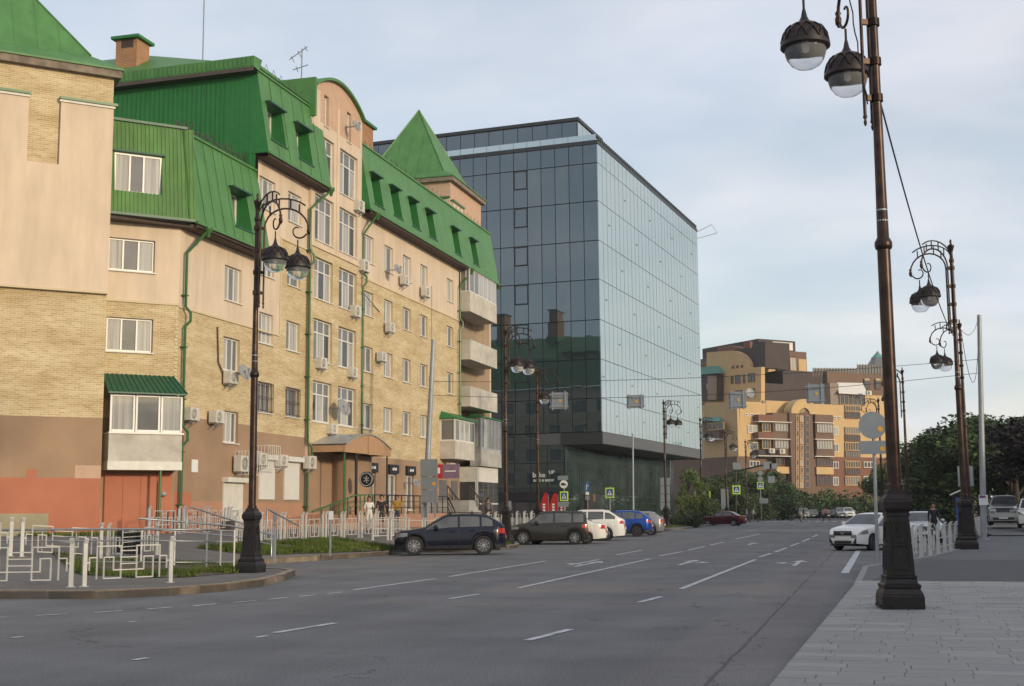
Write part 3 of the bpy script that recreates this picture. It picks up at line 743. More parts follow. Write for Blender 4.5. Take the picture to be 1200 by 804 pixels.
# glazed oriel on the first floor and the pale glazed shop front at the end
def oriel(ya2, yb3, zb, zw, zt, dep, roofm, wallm, panes, roof_dz=.7, over=.15, cut=0.0, frame='pvc_white'):
    bb = MB(); x1 = XF+dep
    pl = [(XF, ya2), (x1, ya2+cut), (x1, yb3-cut), (XF, yb3)]
    bb.prism([(x, y, zb) for x, y in pl], (0, 0, zw-zb)); o = bb.build('oriel', wallm, APT)
    f_ = MB(); faces = [((XF, ya2), (x1, ya2+cut), 1), ((x1, ya2+cut), (x1, yb3-cut), panes), ((x1, yb3-cut), (XF, yb3), 1)]
    for (a, c, n) in faces:
        A = Vector((*a, zw)); C = Vector((*c, zw)); d = (C-A); L = d.length; d /= L; nn = d.cross(ZUP)
        A = A - nn*.09
        for k in range(n+1): f_.obox(A + d*(L*k/n-(.09 if k == n else 0 if k == 0 else .045)), d, ZUP, nn, .09, zt-zw, .085)
        f_.obox(A+d*.09+ZUP*.002, d, ZUP, nn, L-.18, .09, .08); f_.obox(A+d*.09+ZUP*(zt-zw-.10), d, ZUP, nn, L-.18, .09, .08)
    fo = f_.build('oriel_frame', frame, o)
    for (a, c, n) in faces:
        A = Vector((*a, zw)); C = Vector((*c, zw)); d = (C-A); L = d.length; d /= L; nn = d.cross(ZUP)
        for k in range(n):
            p_ = MB(); p_.obox(A - nn*.07 + d*(L*k/n+.03) + ZUP*.05, d, ZUP, nn, L/n-.06, zt-zw-.1, .02); p_.build('pane', wr.choice(['pane_grey', 'pane_curtain']), o)
    r_ = MB(); e = over
    lo = [(XF, ya2-e), (x1+e, ya2+cut-e), (x1+e, yb3-cut+e), (XF, yb3+e)]
    vs = [(x, y, zt) for x, y in lo] + [(x, y, zt+.06) for x, y in lo] + [(XF, ya2+.25, zt+roof_dz), (XF, yb3-.25, zt+roof_dz)]
    r_.mesh(vs, [(0,1,5,4),(1,2,6,5),(2,3,7,6),(0,3,2,1),(4,5,8),(5,6,9,8),(6,7,9)])
    r_.build('oriel_roof', roofm, o)
    return o
oriel(75.7, 79.7, 4.9, 6.0, 7.4, 1.0, 'green_deep', 'concrete_pale', 4, .5)
oriel(81.9, 86.85, 4.65, 5.8, 7.9, .75, 'green_deep', 'concrete', 6, .3, frame='sheet_metal')
b = MB(); b.box((XF-.9, 81.9, .85), (XF+.5, 86.8, 4.6)); sf = b.build('shop_front', 'sill_white', APT)
for k in range(4):
    p_ = MB(); y = 82.1+k*1.2
    for j in range(3): p_.box((XF+.5, y+j*.38, 1.2 if k else 1.0), (XF+.53, y+j*.38+.33, 2.1)); p_.box((XF+.5, y+j*.38, 2.2), (XF+.53, y+j*.38+.33, 3.6))
    p_.build('pane', 'pane_dark', sf)
p_ = MB(); p_.box((XF-.7, 81.87, 1.0), (XF+.35, 81.9, 2.0)); p_.box((XF-.7, 81.87, 2.15), (XF+.35, 81.9, 3.6)); p_.build('pane', 'pane_dark', sf)
# ---------------- mansards
def mansard(y0, y1, z0, z1, foot, top, holes, seams, m='green_sheet', left_cheek=True, right_cheek=True, deep=1.0):
    """foot/top: x of the eave and of the ridge"""
    O = Vector((foot, y0, z0)); V = Vector((top-foot, 0, z1-z0)); H_ = V.length; V.normalize()
    hh = []
    for (ya2, yb3, za, zb) in holes: hh.append((ya2-y0, (za-z0)/V.z, yb3-y0, (zb-z0)/V.z))
    zin = foot - deep
    wl, outs = wall('mansard', APT, O, U_, V, y1-y0, H_, hh, .3, [m, 'green_deep'], inner=((zin, 0, 0), (1, 0, 0)))
    for q, n, u in outs:
        window(APT, q, n, u, [.5], kinds=['pane_curtain', 'pane_grey'], sill=False, ft=.1)
        # drip cap above the opening
    cap = MB()
    for (ya2, yb3, za, zb) in holes:
        xz = foot + (top-foot)*(zb-z0)/(z1-z0)
        cap.box((xz-.35, ya2-.12, zb+.004), (xz+.26, yb3+.12, zb+.07))
        xa = foot + (top-foot)*(za-z0)/(z1-z0); cap.box((xa-.1, ya2-.08, za-.07), (xa+.06, yb3+.08, za-.012))
    if holes: cap.build_each('drip_cap', 'green_dark', wl)
    if seams:
        sm = MB(); n = int((y1-y0)/seams)
        for k in range(1, n):
            y = y0 + (y1-y0)*k/n; v0 = 0.0
            ivs = sorted([(h[1], h[3]) for h in hh if h[0]-.05 < y-y0 < h[2]+.05])
            for a, c in ivs+[(H_, H_)]:
                if a-v0 > .1: sm.obox(O+U_*(y-y0-.012)+V*v0, U_, V, U_.cross(V), .024, a-v0, .028)
                v0 = c
        sm.build_each('seam', m, wl)
    ck = MB()
    if left_cheek: ck.poly([(foot, y0, z0), (top, y0, z1), (top-1.6, y0, z1), (top-1.6, y0, z0)])
    if right_cheek: ck.poly([(foot, y1, z0), (top-1.6, y1, z0), (top-1.6, y1, z1), (top, y1, z1)])
    if left_cheek or right_cheek: ck.build_each('cheek', 'green_deep', wl, recalc=False)
    so = MB(); so.poly([(foot+.1, y0, z0-.02), (XF-.01, y0, z0-.02), (XF-.01, y1, z0-.02), (foot+.1, y1, z0-.02)])
    so.mesh([(foot, y0, z0-.18), (foot, y1, z0-.18), (foot, y1, z0), (foot, y0, z0), (XF, y0, z0-.18), (XF, y1, z0-.18)], [(0,1,2,3), (0,4,5,1)])
    so.build('soffit', 'brown_soffit', wl, recalc=False)
    gt = MB(); gt.box((foot-.02, y0-.03, z0-.07), (foot+.1, y1+.03, z0+.03)); gt.box((top-.1, y0-.05, z1-.02), (top+.07, y1+.05, z1+.08)); gt.build_each('gutter', m, wl)
    return wl
dm = []
for x0, y0, x1, y1 in ((434.3, 201.5, 450, 241.5), (457.3, 216.4, 472.3, 255), (479, 230.5, 492.5, 268), (499, 244, 511.3, 279), (529, 265, 540.3, 298), (550.7, 278.5, 561.2, 310.5)):
    a = F(x0, y0, -25.7); c = F(x1, y1, -25.6); dm.append((a.y, a.y+1.35, a.z-1.75, a.z-.05))
mansard(Y_D, Y_END, 17.75, 21.45, -25.35, -26.0, dm, 0)
d2 = []
for x0, y0, x1, y1 in ((313.5, 119, 334.5, 168.5), (346, 143, 366, 188)):
    a = F(x0, y0, -25.7); d2.append((a.y, a.y+1.55, a.z-1.75, a.z-.05))
mansard(Y_B-.3, 57.3, 17.6, 21.45, -25.35, -26.0, d2, 1.1, m='green_sheet')
a = F(274.5, 218, -25.6)
mansard(Y_A+.05, Y_B+.05, 13.08, 16.85, -25.35, -26.1, [(a.y, a.y+1.5, a.z-1.7, a.z-.05)], .75, m='green_sheet', left_cheek=False, right_cheek=False)
# ---------------- chamfered corner
s2 = 2**-.5
UC = Vector((s2, s2, 0)); NC = Vector((s2, -s2, 0)); PC = Vector((XF, Y_A, 0))
def CP(u, z, off=0.0): return PC + UC*u + NC*off + ZUP*z
CW = 3.2
hc = [(CW-2.75, 10.98-GB, CW-.97, 12.25-GB), (CW-2.72, 7.84-GB, CW-.96, 9.15-GB)]
wc, oc = wall('wall', APT, CP(-CW, GB), UC, ZUP, CW, 13.1-GB, hc, .2, MT,
    [(0, 9.8-GB, 9, 14, 1), (0, 0, 9, 5.3-GB, 2), (0, 0, 9, 1.9-GB, 3)], uvo=(20, GB))
for q, n, u in oc: window(APT, q, n, u, [.33, .66], kinds=['pane_curtain', 'pane_grey', 'pane_curtain'])
b = MB(); b.obox(CP(-CW, 9.75), UC, ZUP, NC, CW, .09, .05); b.build_each('string_course', 'yellow_brick', APT)
b = MB()   # toothed brick edge at the corner
for k in range(28): b.obox(CP(-.16 if k % 2 else -.1, 5.5+k*.15, .004), UC, ZUP, NC, .16 if k % 2 else .1, .075, .02)
b.build_each('quoin', 'yellow_brick', APT)
# lower mansard on the chamfer, corrugated
footc, topc = .62, .0
Oc = CP(-CW, 13.08, footc); Vc = (NC*(topc-footc) + ZUP*3.82); Hc = Vc.length; Vc.normalize()
hm = [(CW-2.68, (14.0-13.08)/Vc.z, CW-.86, (15.55-13.08)/Vc.z)]
wm, om = wall('mansard', APT, Oc, UC, Vc, CW+.42, Hc, hm, .3, ['green_sheet_faded', 'green_deep'], inner=(CP(0, 0, .14), NC))
for q, n, u in om: window(APT, q, n, u, [.33, .62], kinds=['pane_curtain', 'pane_grey', 'pane_curtain'], sill=False)
b = MB(); k = 0.0
while k < CW+.4:
    ivs = [(h[1], h[3]) for h in hm if h[0]-.03 < k < h[2]+.03]; v0 = 0
    for a, c in ivs+[(Hc, Hc)]:
        b.obox(Oc+UC*k+Vc*v0, UC, Vc, UC.cross(Vc), .05, a-v0, .03); v0 = c
    k += .155
b.build('corrugation', 'green_sheet_faded', wm)
b = MB(); b.obox(Oc+UC*(hm[0][0]-.1)+Vc*(hm[0][3]+.01), UC, Vc, UC.cross(Vc), 2.02, .07, .16); b.obox(Oc-ZUP*.07-NC*.02, UC, ZUP, NC, CW+.4, .1, .12); b.obox(CP(-CW, 16.88, -.15), UC, ZUP, NC, CW+.15, .1, .25); b.build_each('gutter', 'green_dark', wm)
b = MB(); A1, A2 = CP(-CW, 13.0, footc-.02), Vector((-25.37, Y_A+.22, 13.0))
b.poly([A1, A2, Vector((-25.37, Y_B, 13.0)), Vector((XF-.02, Y_B, 13.0)), Vector((XF-.02, Y_A, 13.0)), CP(-CW, 13.0, -.02)])
b.poly([A1, A2, A2-ZUP*.14, A1-ZUP*.14]); b.poly([A1-ZUP*.14, A2-ZUP*.14, Vector((-25.37, Y_B, 12.86)), Vector((XF-.02, Y_B, 12.86)), Vector((XF-.02, Y_A, 12.86)), CP(-CW, 12.86, -.02)])
b.build('soffit', 'brown_soffit', wm, recalc=False)
# junction cover between the two mansard planes
b = MB(); b.poly([CP(.42, 13.08, footc), Vector((-25.35, Y_A+.06, 13.08)), Vector((-26.1, Y_A+.06, 16.85)), CP(.0, 16.88, 0)]); b.bar(CP(.2, 13.1, footc+.02), CP(.02, 16.9, .03), .07); b.build('mansard_corner', 'green_sheet_faded', wm)
# closed roof over the lower wing
b = MB(); b.poly([CP(-CW-1, 16.86, -.05), CP(0, 16.86, -.05), (XF-.1, Y_B, 16.86), (XF-14, Y_B, 16.86), (XF-14, 38, 16.86)]); b.build('flat_roof', 'green_sheet', APT)
# rusty snow guards along the roof edge
b = MB(); A = CP(-.3, 16.95, -.25); B2 = Vector((-26.3, Y_B-.6, 16.95))
for k in range(12):
    p = A.lerp(B2, k/11); q = A.lerp(B2, min(1, (k+.5)/11)); h_ = .42+.12*(k % 3)
    b.bar(p, q+ZUP*h_, .03); b.bar(q+ZUP*h_, A.lerp(B2, min(1, (k+1)/11)), .03)
b.bar(A+ZUP*.3, B2+ZUP*.3, .03); b.build('snow_guard', 'bars_brown', APT, kind='stuff')
# corrugated gable wall of the higher block and its roof
b = MB(); yg = Y_B-.28; xl = -52.0
def rz_(x): return 21.35 - .012*(XF-x)
b.poly([(xl, yg, 16.8), (XF-.0, yg, 16.8), (XF-.0, yg, rz_(XF)), (xl, yg, rz_(xl))]); gw = b.build('gable_wall', 'green_deep', APT)
b = MB(); x = xl
while x < XF-.1:
    b.box((x, yg-.035, 16.85), (x+.1, yg, rz_(x)-.3)); x += .24
b.build('corrugation', 'green_deep', gw)
b = MB()
b.mesh([(xl, yg-.5, 21.15), (-25.9, yg-.5, 21.45), (-25.9, yg-.5, 21.95), (xl, yg-.5, 21.65), (xl, yg, 21.1), (-25.9, yg, 21.4), (-25.9, yg+.3, 22.0), (xl, yg+.3, 21.75)], [(0,1,2,3), (0,4,5,1), (3,2,6,7), (1,5,6,2)])
fa = b.build('verge', 'green_sheet', APT)
b = MB(); x = xl
while x < -26: b.box((x, yg-.53, 21.2+(x-xl)*.0115), (x+.1, yg-.5, 21.6+(x-xl)*.0115)); x += .22
b.build('corrugation', 'green_sheet', fa)
b = MB(); b.mesh([(xl, yg-.5, 20.98), (-25.9, yg-.5, 21.28), (-25.9, yg-.5, 21.44), (xl, yg-.5, 21.14), (xl, yg, 20.98), (-25.9, yg, 21.28)], [(0,1,2,3), (0,4,5,1)]); b.build('soffit', 'bars_brown', fa)
b = MB()
RA = atY(172, 65, 54.5); RA2 = Vector((RA.x-16, 54.5, RA.z+.1)); b.poly([(-25.95, yg-.4, 21.6), (-25.95, 57.2, 21.6), (RA.x, 57.2, RA.z), RA])
b.poly([(-25.95, yg-.4, 21.6), RA, RA2, (xl, yg-.4, 21.5)])
b.poly([RA, (RA.x, 57.2, RA.z), (RA2.x, 57.2, RA2.z), RA2])
b.build('roof', 'green_sheet', APT)
b = MB(); b.poly([(-26, 56.0, 21.5), (-26, 87, 21.5), (-46, 87, 22.2), (-46, 56, 22.2)]); b.poly([(XB-3, Y_C, 20), (XB-3, Y_D, 20), (XB-3, Y_D, 24), (XB-3, Y_C, 24)])
b.build('roof', 'green_sheet', APT)
b = MB()
for (A, B2) in ((Vector((-26.2, 50.6, 21.7)), Vector((-26.4, 56.3, 21.75))), (Vector((-26.3, 63.5, 21.55)), Vector((-26.3, 86, 21.55)))):
    n = int((B2-A).length/.8)
    for k in range(n):
        p = A.lerp(B2, k/n); q = A.lerp(B2, (k+.5)/n); r = A.lerp(B2, (k+1)/n); b.bar(p, q+ZUP*.5, .014); b.bar(q+ZUP*.5, r, .014)
b.build('snow_guard', 'bars_brown', APT, kind='stuff')
# ---------------- corner tower with its pyramid roof
TO = 1.0; TW_ = 7.0; TR = -2.95
def TP(u, z, off): return CP(u, z, off)
ht = []
b_zone = [(0, 0, 99, 5.2-GB, 2), (0, 0, 99, 3.02-GB, 4), (0, 0, TW_-2.75, 1.85-GB, 0)]
wt, ot = wall('tower_wall', APT, TP(TR-TW_, GB, TO), UC, ZUP, TW_, 18.2-GB, [], .2, ['yellow_brick', 'plaster', 'brown_paint', 'salmon_paint', 'orange_paint', 'grey_green_paint', 'peach_paint'],
    [(0, 0, 99, 5.2-GB, 2), (0, 0, 99, 3.0-GB, 4), (0, 0, TW_-1.78, 1.72-GB, 5), (TW_-.92, 2.98-GB, 99, 3.45-GB, 6), (TW_-2.6, 2.9-GB, TW_-2.25, 3.3-GB, 4), (TW_-3.9, 2.9-GB, TW_-3.5, 3.6-GB, 4)], uvo=(31, GB))
b = MB()   # right return of the tower
b.poly([TP(TR, GB, TO), TP(TR, GB, TO-TW_), TP(TR, 18.2, TO-TW_), TP(TR, 18.2, TO)], 0, [(0,0),(7,0),(7,18),(0,18)]); b.build('tower_wall', 'yellow_brick', APT, recalc=False)
b = MB(); pr = .14; zc = 17.05    # plaster pilasters proud of the brick
b.obox(TP(TR-1.92, 9.9, TO), UC, ZUP, NC, 1.92, zc-9.9, pr); b.obox(TP(TR-TW_, 9.9, TO), UC, ZUP, NC, TW_-3.05, zc-9.9, pr); b.obox(TP(TR-3.05, 9.9, TO), UC, ZUP, NC, 1.13, 14.55-9.9, pr)
b.build_each('plaster_panel', 'plaster', APT)
b = MB(); b.obox(TP(TR-TW_, 9.82, TO), UC, ZUP, NC, TW_, .08, .19); b.build_each('string_course', 'yellow_brick', APT)
b = MB(); b.obox(TP(TR-1.97, zc, TO), UC, ZUP, NC, 2.1, .1, pr+.12); b.obox(TP(TR-TW_, zc, TO), UC, ZUP, NC, TW_-3.0, .1, pr+.12); b.build_each('pilaster_cap', 'green_pipe', APT)
b = MB(); b.obox(TP(TR-1.97, zc-.09, TO), UC, ZUP, NC, 2.02, .088, pr+.06); b.obox(TP(TR-TW_, zc-.09, TO), UC, ZUP, NC, TW_-3.02, .088, pr+.06); b.build_each('pilaster_cap', 'sill_white', APT)
def pyramid(O, U, Nn, wd, z0, apex_z, over, flare, m, parent=APT):
    """square tower roof with a flared foot. O: front left corner; the body runs back along -Nn"""
    c = O + U*wd/2 - Nn*wd/2; c = Vector((c.x, c.y, 0))
    def ring(h, z): return [c + U*a*h + Nn*d*h + ZUP*z for a, d in ((-1,1),(1,1),(1,-1),(-1,-1))]
    R0 = ring(wd/2+over, z0); R1 = ring(wd/2-flare, z0+.55*flare+.25); R0b = ring(wd/2+over, z0-.08)
    ap = c + ZUP*apex_z
    b = MB(); b.mesh(R0b+R0+R1+[ap], [(j, (j+1) % 4, 4+(j+1) % 4, 4+j) for j in range(4)] + [(4+j, 4+(j+1) % 4, 8+(j+1) % 4, 8+j) for j in range(4)] + [(8+j, 8+(j+1) % 4, 12) for j in range(4)])
    o = b.build('tower_roof', m, parent)
    b = MB(); Ra = ring(wd/2+over-.06, z0-.36); Rb = ring(wd/2+over-.06, z0-.082); Rc = ring(wd/2-.02, z0-.36)
    b.mesh(Ra+Rb+Rc, [(j, (j+1) % 4, 4+(j+1) % 4, 4+j) for j in range(4)] + [(j, 8+j, 8+(j+1) % 4, (j+1) % 4) for j in range(4)]); b.build('eaves_board', 'bars_brown' if m == 'x' else mat('old_board', (.20, .16, .12), .85, var=.3, scale=3), o)
    b = MB()
    for j in range(4): b.bar(R1[j]+ZUP*.02, ap+ZUP*.02, .07)
    b.build('hip_cap', m, o)
    b = MB()
    for j in range(4):
        p, q = R1[j], R1[(j+1) % 4]; mid = p.lerp(q, .5)
        for tt in (.2, .35, .5, .65, .8):
            a = p.lerp(q, tt); b.bar(a, a+(ap-mid)*(min(tt, 1-tt)*1.94), .035, .03)
    b.build_each('seam', m, o)
apx = on_plane(26, -30, CP(0, 0, TO-TW_/2), NC)
pyramid(TP(TR-TW_, 0, TO), UC, NC, TW_, 18.55, apx.z, .3, .75, 'green_sheet')
# far tower behind the ridge
fx0 = -26.6; fy0, fy1 = 79.6, 86.6
pe = on_plane(533, 207, (0, fy0-.3, 0), (0, 1, 0))
pz = pe.z+.15
ap2 = on_plane(505, 128, (0, (fy0+fy1)/2, 0), (0, 1, 0))
b = MB(); b.poly([(fx0-7, fy0, 21), (fx0, fy0, 21), (fx0, fy0, pz-.2), (fx0-7, fy0, pz-.2)]); b.poly([(fx0, fy0, 21), (fx0, fy1, 21), (fx0, fy1, pz-.2), (fx0, fy0, pz-.2)]); b.poly([(fx0, fy1, 17), (fx0-7, fy1, 17), (fx0-7, fy1, pz-.2), (fx0, fy1, pz-.2)])
b.build_each('tower_wall', 'peach_paint', APT)
b = MB(); b.box((fx0-3.6, fy0-.14, 21), (fx0-.02, fy0, pz-1.55)); b.box((fx0, fy0+.05, 21), (fx0+.14, fy0+2.4, pz-1.75)); b.box((fx0, fy0+4.2, 21), (fx0+.14, fy1-.1, pz-3.0)); b.build_each('plaster_panel', 'plaster', APT)
b = MB(); b.box((fx0-3.7, fy0-.26, pz-1.55), (fx0+.02, fy0, pz-1.42)); b.box((fx0+.02, fy0-.0, pz-1.75), (fx0+.26, fy0+2.5, pz-1.62)); b.box((fx0, fy0+4.1, pz-3.0), (fx0+.26, fy1, pz-2.87)); b.build_each('pilaster_cap', 'green_pipe', APT)
pyramid(Vector((fx0-7, fy0, 0)), Vector((1,0,0)), Vector((0,-1,0)), 7.0, pz, ap2.z, .35, .7, 'green_sheet')
# body behind: end wall, rear wing and the roofs that the office glass mirrors
RW = MB()
wing_w, oo = wall('wall', APT, (XF, Y_END, GB), (-1,0,0), ZUP, 58, 17.5-GB, [(x, z, x+1.6, z+1.5) for x in [3+i*3.4 for i in range(16)] for z in (1.6, 4.8, 7.9, 11, 14)], .2, MT, [(0, 0, 99, 4.4, 2), (0, 14-GB, 99, 20, 1)], uvo=(60, 0))
for k, (q, n, u) in enumerate(oo):
    p_ = MB(); p_.poly(q); p_.build('pane', 'pane_grey', APT, recalc=False)
b = MB(); b.poly([(XF+.6, Y_END+.6, 17.5), (XF-60, Y_END+.6, 17.5), (XF-60, Y_END-.6, 22), (XF, Y_END-.6, 21.5)]); b.poly([(XF-.5, Y_END-.6, 21.5), (XF-60, Y_END-.6, 22), (XF-60, 78, 26.5), (XF-8, 78, 25.0)]); b.build('mansard', 'green_sheet', APT)
b = MB(); b.poly([(XF-60, 38, GB), (XF-60, Y_END, GB), (XF-60, Y_END, 21), (XF-60, 38, 21)]); b.build('wall', 'yellow_brick', APT)
# ---------------- chimneys, aerials, rods
def chimney(x0, y0, x1, y1, z0, z1, parent=APT):
    b = MB()
    def q(p0, p1):
        L = (Vector(p1)-Vector(p0)).length
        b.poly([(*p0, z0), (*p1, z0), (*p1, z1), (*p0, z1)], 0, [(0,0),(L,0),(L,z1-z0),(0,z1-z0)])
    q((x0,y0),(x1,y0)); q((x1,y0),(x1,y1)); q((x1,y1),(x0,y1)); q((x0,y1),(x0,y0))
    c = b.build('chimney', 'orange_brick', parent, recalc=False)
    b = MB(); b.box((x0-.18, y0-.18, z1+.02), (x1+.18, y1+.18, z1+.16)); b.box((x0-.1, y0-.1, z0-.2), (x1+.1, y1+.1, z0+.55)); b.build('chimney_cap', 'green_deep', c)
    b = MB(); n = 3
    for k in range(n): xx = x0+.3+k*(x1-x0-.6)/(n-.5); b.box((xx, y0-.006, z1-.42), (xx+.22, y0+.1, z1-.02))
    b.build('flue_opening', 'brown_soffit', c)
    return c
ca = atY(135, 80, 52.2); cb = atY(168, 80, 52.2); ct = atY(150, 46, 52.2)
chimney(ca.x, 52.2, ca.x+1.15, 53.3, 22.0, ct.z)
ca = atY(421, 150, 65.0); ct = atY(430, 143, 65.0)
chimney(-27.6, 64.6, -26.75, 66.2, 21.4, ct.z-.1)
for xx in (-58, -50): chimney(xx, 80, xx+1.6, 82, 24.5, 28.6)
b = MB()
p0 = atY(237.5, 74, 60); p1 = atY(239.5, -12, 60); b.bar(p0-ZUP*2, p1, .05)
b.build('mast', 'galvanised', APT)
b = MB()
p0 = atY(353, 96, 60); p1 = atY(354, 57, 60); b.bar(p0-ZUP*1.5, p1, .05)
for (xa, y_a, xb, y_b) in ((339, 70, 360, 55), (343, 82, 361, 76), (341, 66, 345, 73), (349, 60, 353, 67), (357, 54, 360, 60), (347, 78, 349, 84)): b.bar(atY(xa, y_a, 60), atY(xb, y_b, 60), .04)
b.build('tv_aerial', 'galvanised', APT)
# ---------------- downpipes
def downpipe(pts, r=.07, off=.16):
    b = MB(); ps = [F(px, py, XF+off) for px, py in pts]; b.tube(ps, r, 8)
    for i in range(len(ps)-1):
        L = (ps[i+1]-ps[i]).length
        for k in range(1, int(L/1.9)+1):
            q = ps[i].lerp(ps[i+1], k/(int(L/1.9)+1)); b.box(q-Vector((.16,.09,.03)), q+Vector((.09,.09,.03)))
    b.build('downpipe', 'green_pipe', APT, smooth=45)
def vertpipe(y, z0, z1, kink=(), top=None, x=XF+.17):
    """pipe on the facade at y; kink heights jog around a ledge"""
    b = MB(); ps = []
    if top: ps += [Vector(top), Vector((x, y, z1))]
    else: ps.append(Vector((x, y, z1)))
    for kz in kink: ps += [Vector((x, y, kz+.35)), Vector((x+.14, y+.16, kz+.12)), Vector((x+.14, y+.16, kz-.2)), Vector((x, y, kz-.45))]
    ps.append(Vector((x, y, z0))); b.tube(ps, .06, 8)
    zz_ = z0+1
    while zz_ < z1-.3:
        b.box((XF, y-.1, zz_-.025), (x+.08, y+.1, zz_+.025)); zz_ += 2.05
    b.build('downpipe', 'green_pipe', APT, smooth=45)
    if top:
        h = MB(); h.lathe([(.07,-.28),(.09,-.12),(.18,0),(.18,.14),(.15,.14)], top, 10); h.build('rain_head', 'green_pipe', APT, smooth=40)
vertpipe(Y_A+.25, 1.0, 11.9, (9.4, 4.7), (-25.28, Y_A+.9, 12.9))
vertpipe(Y_C-.12, .95, 16.3, (13.9, 4.6), (-25.28, 57.1, 17.45), x=XF+.2)
vertpipe(Y_D+.1, 5.2, 16.4, (14.0,), (-25.28, Y_D+.8, 17.6), x=XF+.2)
vertpipe(79.3, 7.6, 16.3, (13.9,), (-25.28, 80.2, 17.6))
b = MB(); b.tube([CP(-.75, 1.0, .9), CP(-.75, 3.3, .9)], .05, 8); b.build('downpipe', 'green_pipe', APT, smooth=45)
# ---------------- glazed balcony over the orange garage door on the chamfer
bal = MB(); bd = .95
bal.obox(CP(-2.7, 3.36, 0), UC, ZUP, NC, 2.72, 1.34, bd); bo = bal.build('balcony', 'concrete_pale', APT)
b = MB(); b.obox(CP(-2.72, 3.30, 0), UC, ZUP, NC, 2.76, .32, bd+.03); b.build('balcony_slab', 'sill_white', bo)
f_ = MB()
def bx(u, v, uu, vv, n0=bd-.09, nn=.085): f_.obox(CP(u, v, n0), UC, ZUP, NC, uu, vv, nn)
for u in (-2.68, -1.84, -1.74, -.90, -.80, -.06): bx(u, 4.71, .07, 1.42)
for k in range(3):
    u = -2.60+k*.94; bx(u, 4.71, .76 if k < 2 else .73, .09); bx(u, 6.04, .76 if k < 2 else .73, .08)
for n0 in (.05, .45, .80): f_.obox(CP(-.06, 4.71, n0), UC, ZUP, NC, .065, 1.42, .06)
f_.obox(CP(-2.72, 4.64, 0), UC, ZUP, NC, 2.8, .065, bd+.06)
bf = f_.build('balcony_glazing', 'pvc_white', bo)
for k, (u0, u1) in enumerate(((-2.61, -1.84), (-1.67, -.90), (-.73, -.06))):
    p_ = MB(); p_.obox(CP(u0, 4.8, bd-.06), UC, ZUP, NC, u1-u0, 1.24, .02); p_.build('pane', ['pane_curtain', 'pane_grey', 'pane_curtain'][k], bo)
p_ = MB(); p_.obox(CP(-.04, 4.78, .1), UC, ZUP, NC, .02, 1.3, bd-.2); p_.build('pane', 'pane_grey', bo)
r_ = MB(); A, B2, C3, D4 = CP(-2.8, 6.13, bd+.2), CP(.12, 6.13, bd+.2), CP(-.15, 6.9, .01), CP(-2.8, 6.9, .01)
r_.mesh([A, B2, C3, D4, A+ZUP*.06, B2+ZUP*.06, C3+ZUP*.06, D4+ZUP*.06, CP(.12, 6.13, .01), CP(.12, 6.19, .01)], [(0,1,2,3), (4,5,6,7), (0,1,5,4), (5,9,6), (1,8,9,5)])
ro = r_.build('balcony_roof', 'green_dark', bo)
r_ = MB()
for k in range(16):
    t = k/15; p, q = A.lerp(B2, t)+ZUP*.06, D4.lerp(C3, t)+ZUP*.06; r_.bar(p, q, .05, .05)
r_.build('corrugation', 'green_dark', ro)
g_ = MB(); g_.obox(CP(-2.62, .75, .02), UC, ZUP, NC, 1.95, 2.45, .06)
for k in range(3): g_.obox(CP(-2.60+k*.66, .85, .08), UC, ZUP, NC, .60, 2.25, .02)
g_.build('garage_door', 'orange_paint', APT)
g_ = MB(); g_.obox(CP(-.66, .75, .02), UC, ZUP, NC, .55, 2.5, .09); g_.obox(CP(-.62, .75, .11), UC, ZUP, NC, .40, 2.3, .02); g_.build('door', 'orange_paint', APT)
g_ = MB(); g_.lathe([(.0,.0),(.11,.0),(.13,.06),(.10,.13),(0,.15)], CP(-.45, 2.35, .2), 12); g_.build('wall_lamp', 'sheet_metal', APT, smooth=40)
g_ = MB(); g_.tube([CP(-.62, .8, .16), CP(-.62, 2.9, .16)], .03, 6); g_.build('conduit', 'brown_paint', APT)
# ---------------- white shutters, plates, canopy
def onwall(px, py): return F(px, py)
b = MB()
sh = MB(); sh.box((XF, 48.05, 1.2), (XF+.06, 49.75, 2.95)); so_ = sh.build('roller_shutter', 'sill_white', APT)
sh = MB(); sh.box((XF, 48.0, 2.95), (XF+.28, 49.85, 3.15)); [sh.box((XF+.06, 48.1, 1.2+.12*k), (XF+.075, 49.7, 1.3+.12*k)) for k in range(14)]; sh.build('shutter_slat', 'sill_white', so_)
for y0, y1 in ((51.25, 52.75), (53.75, 55.3)):
    sh = MB(); sh.box((XF, y0, 2.25), (XF+.06, y1, 4.0)); so_ = sh.build('roller_shutter', 'pvc_white', APT)
    sh = MB(); sh.box((XF, y0-.05, 4.0), (XF+.28, y1+.08, 4.22)); [sh.box((XF+.06, y0+.05, 2.27+.12*k), (XF+.075, y1-.05, 2.36+.12*k)) for k in range(14)]; sh.build('shutter_slat', 'pvc_white', so_)
b = MB(); p = F(225, 545); b.box((XF, p.y-.05, p.z-.28), (XF+.03, p.y+.42, p.z+.22)); b.build('wall_plate', 'sign_white', APT)
b = MB(); b.box((XF, 47.9, .95), (XF+.5, 48.5, 1.35)); b.build('cable_box', 'bars_brown', APT)
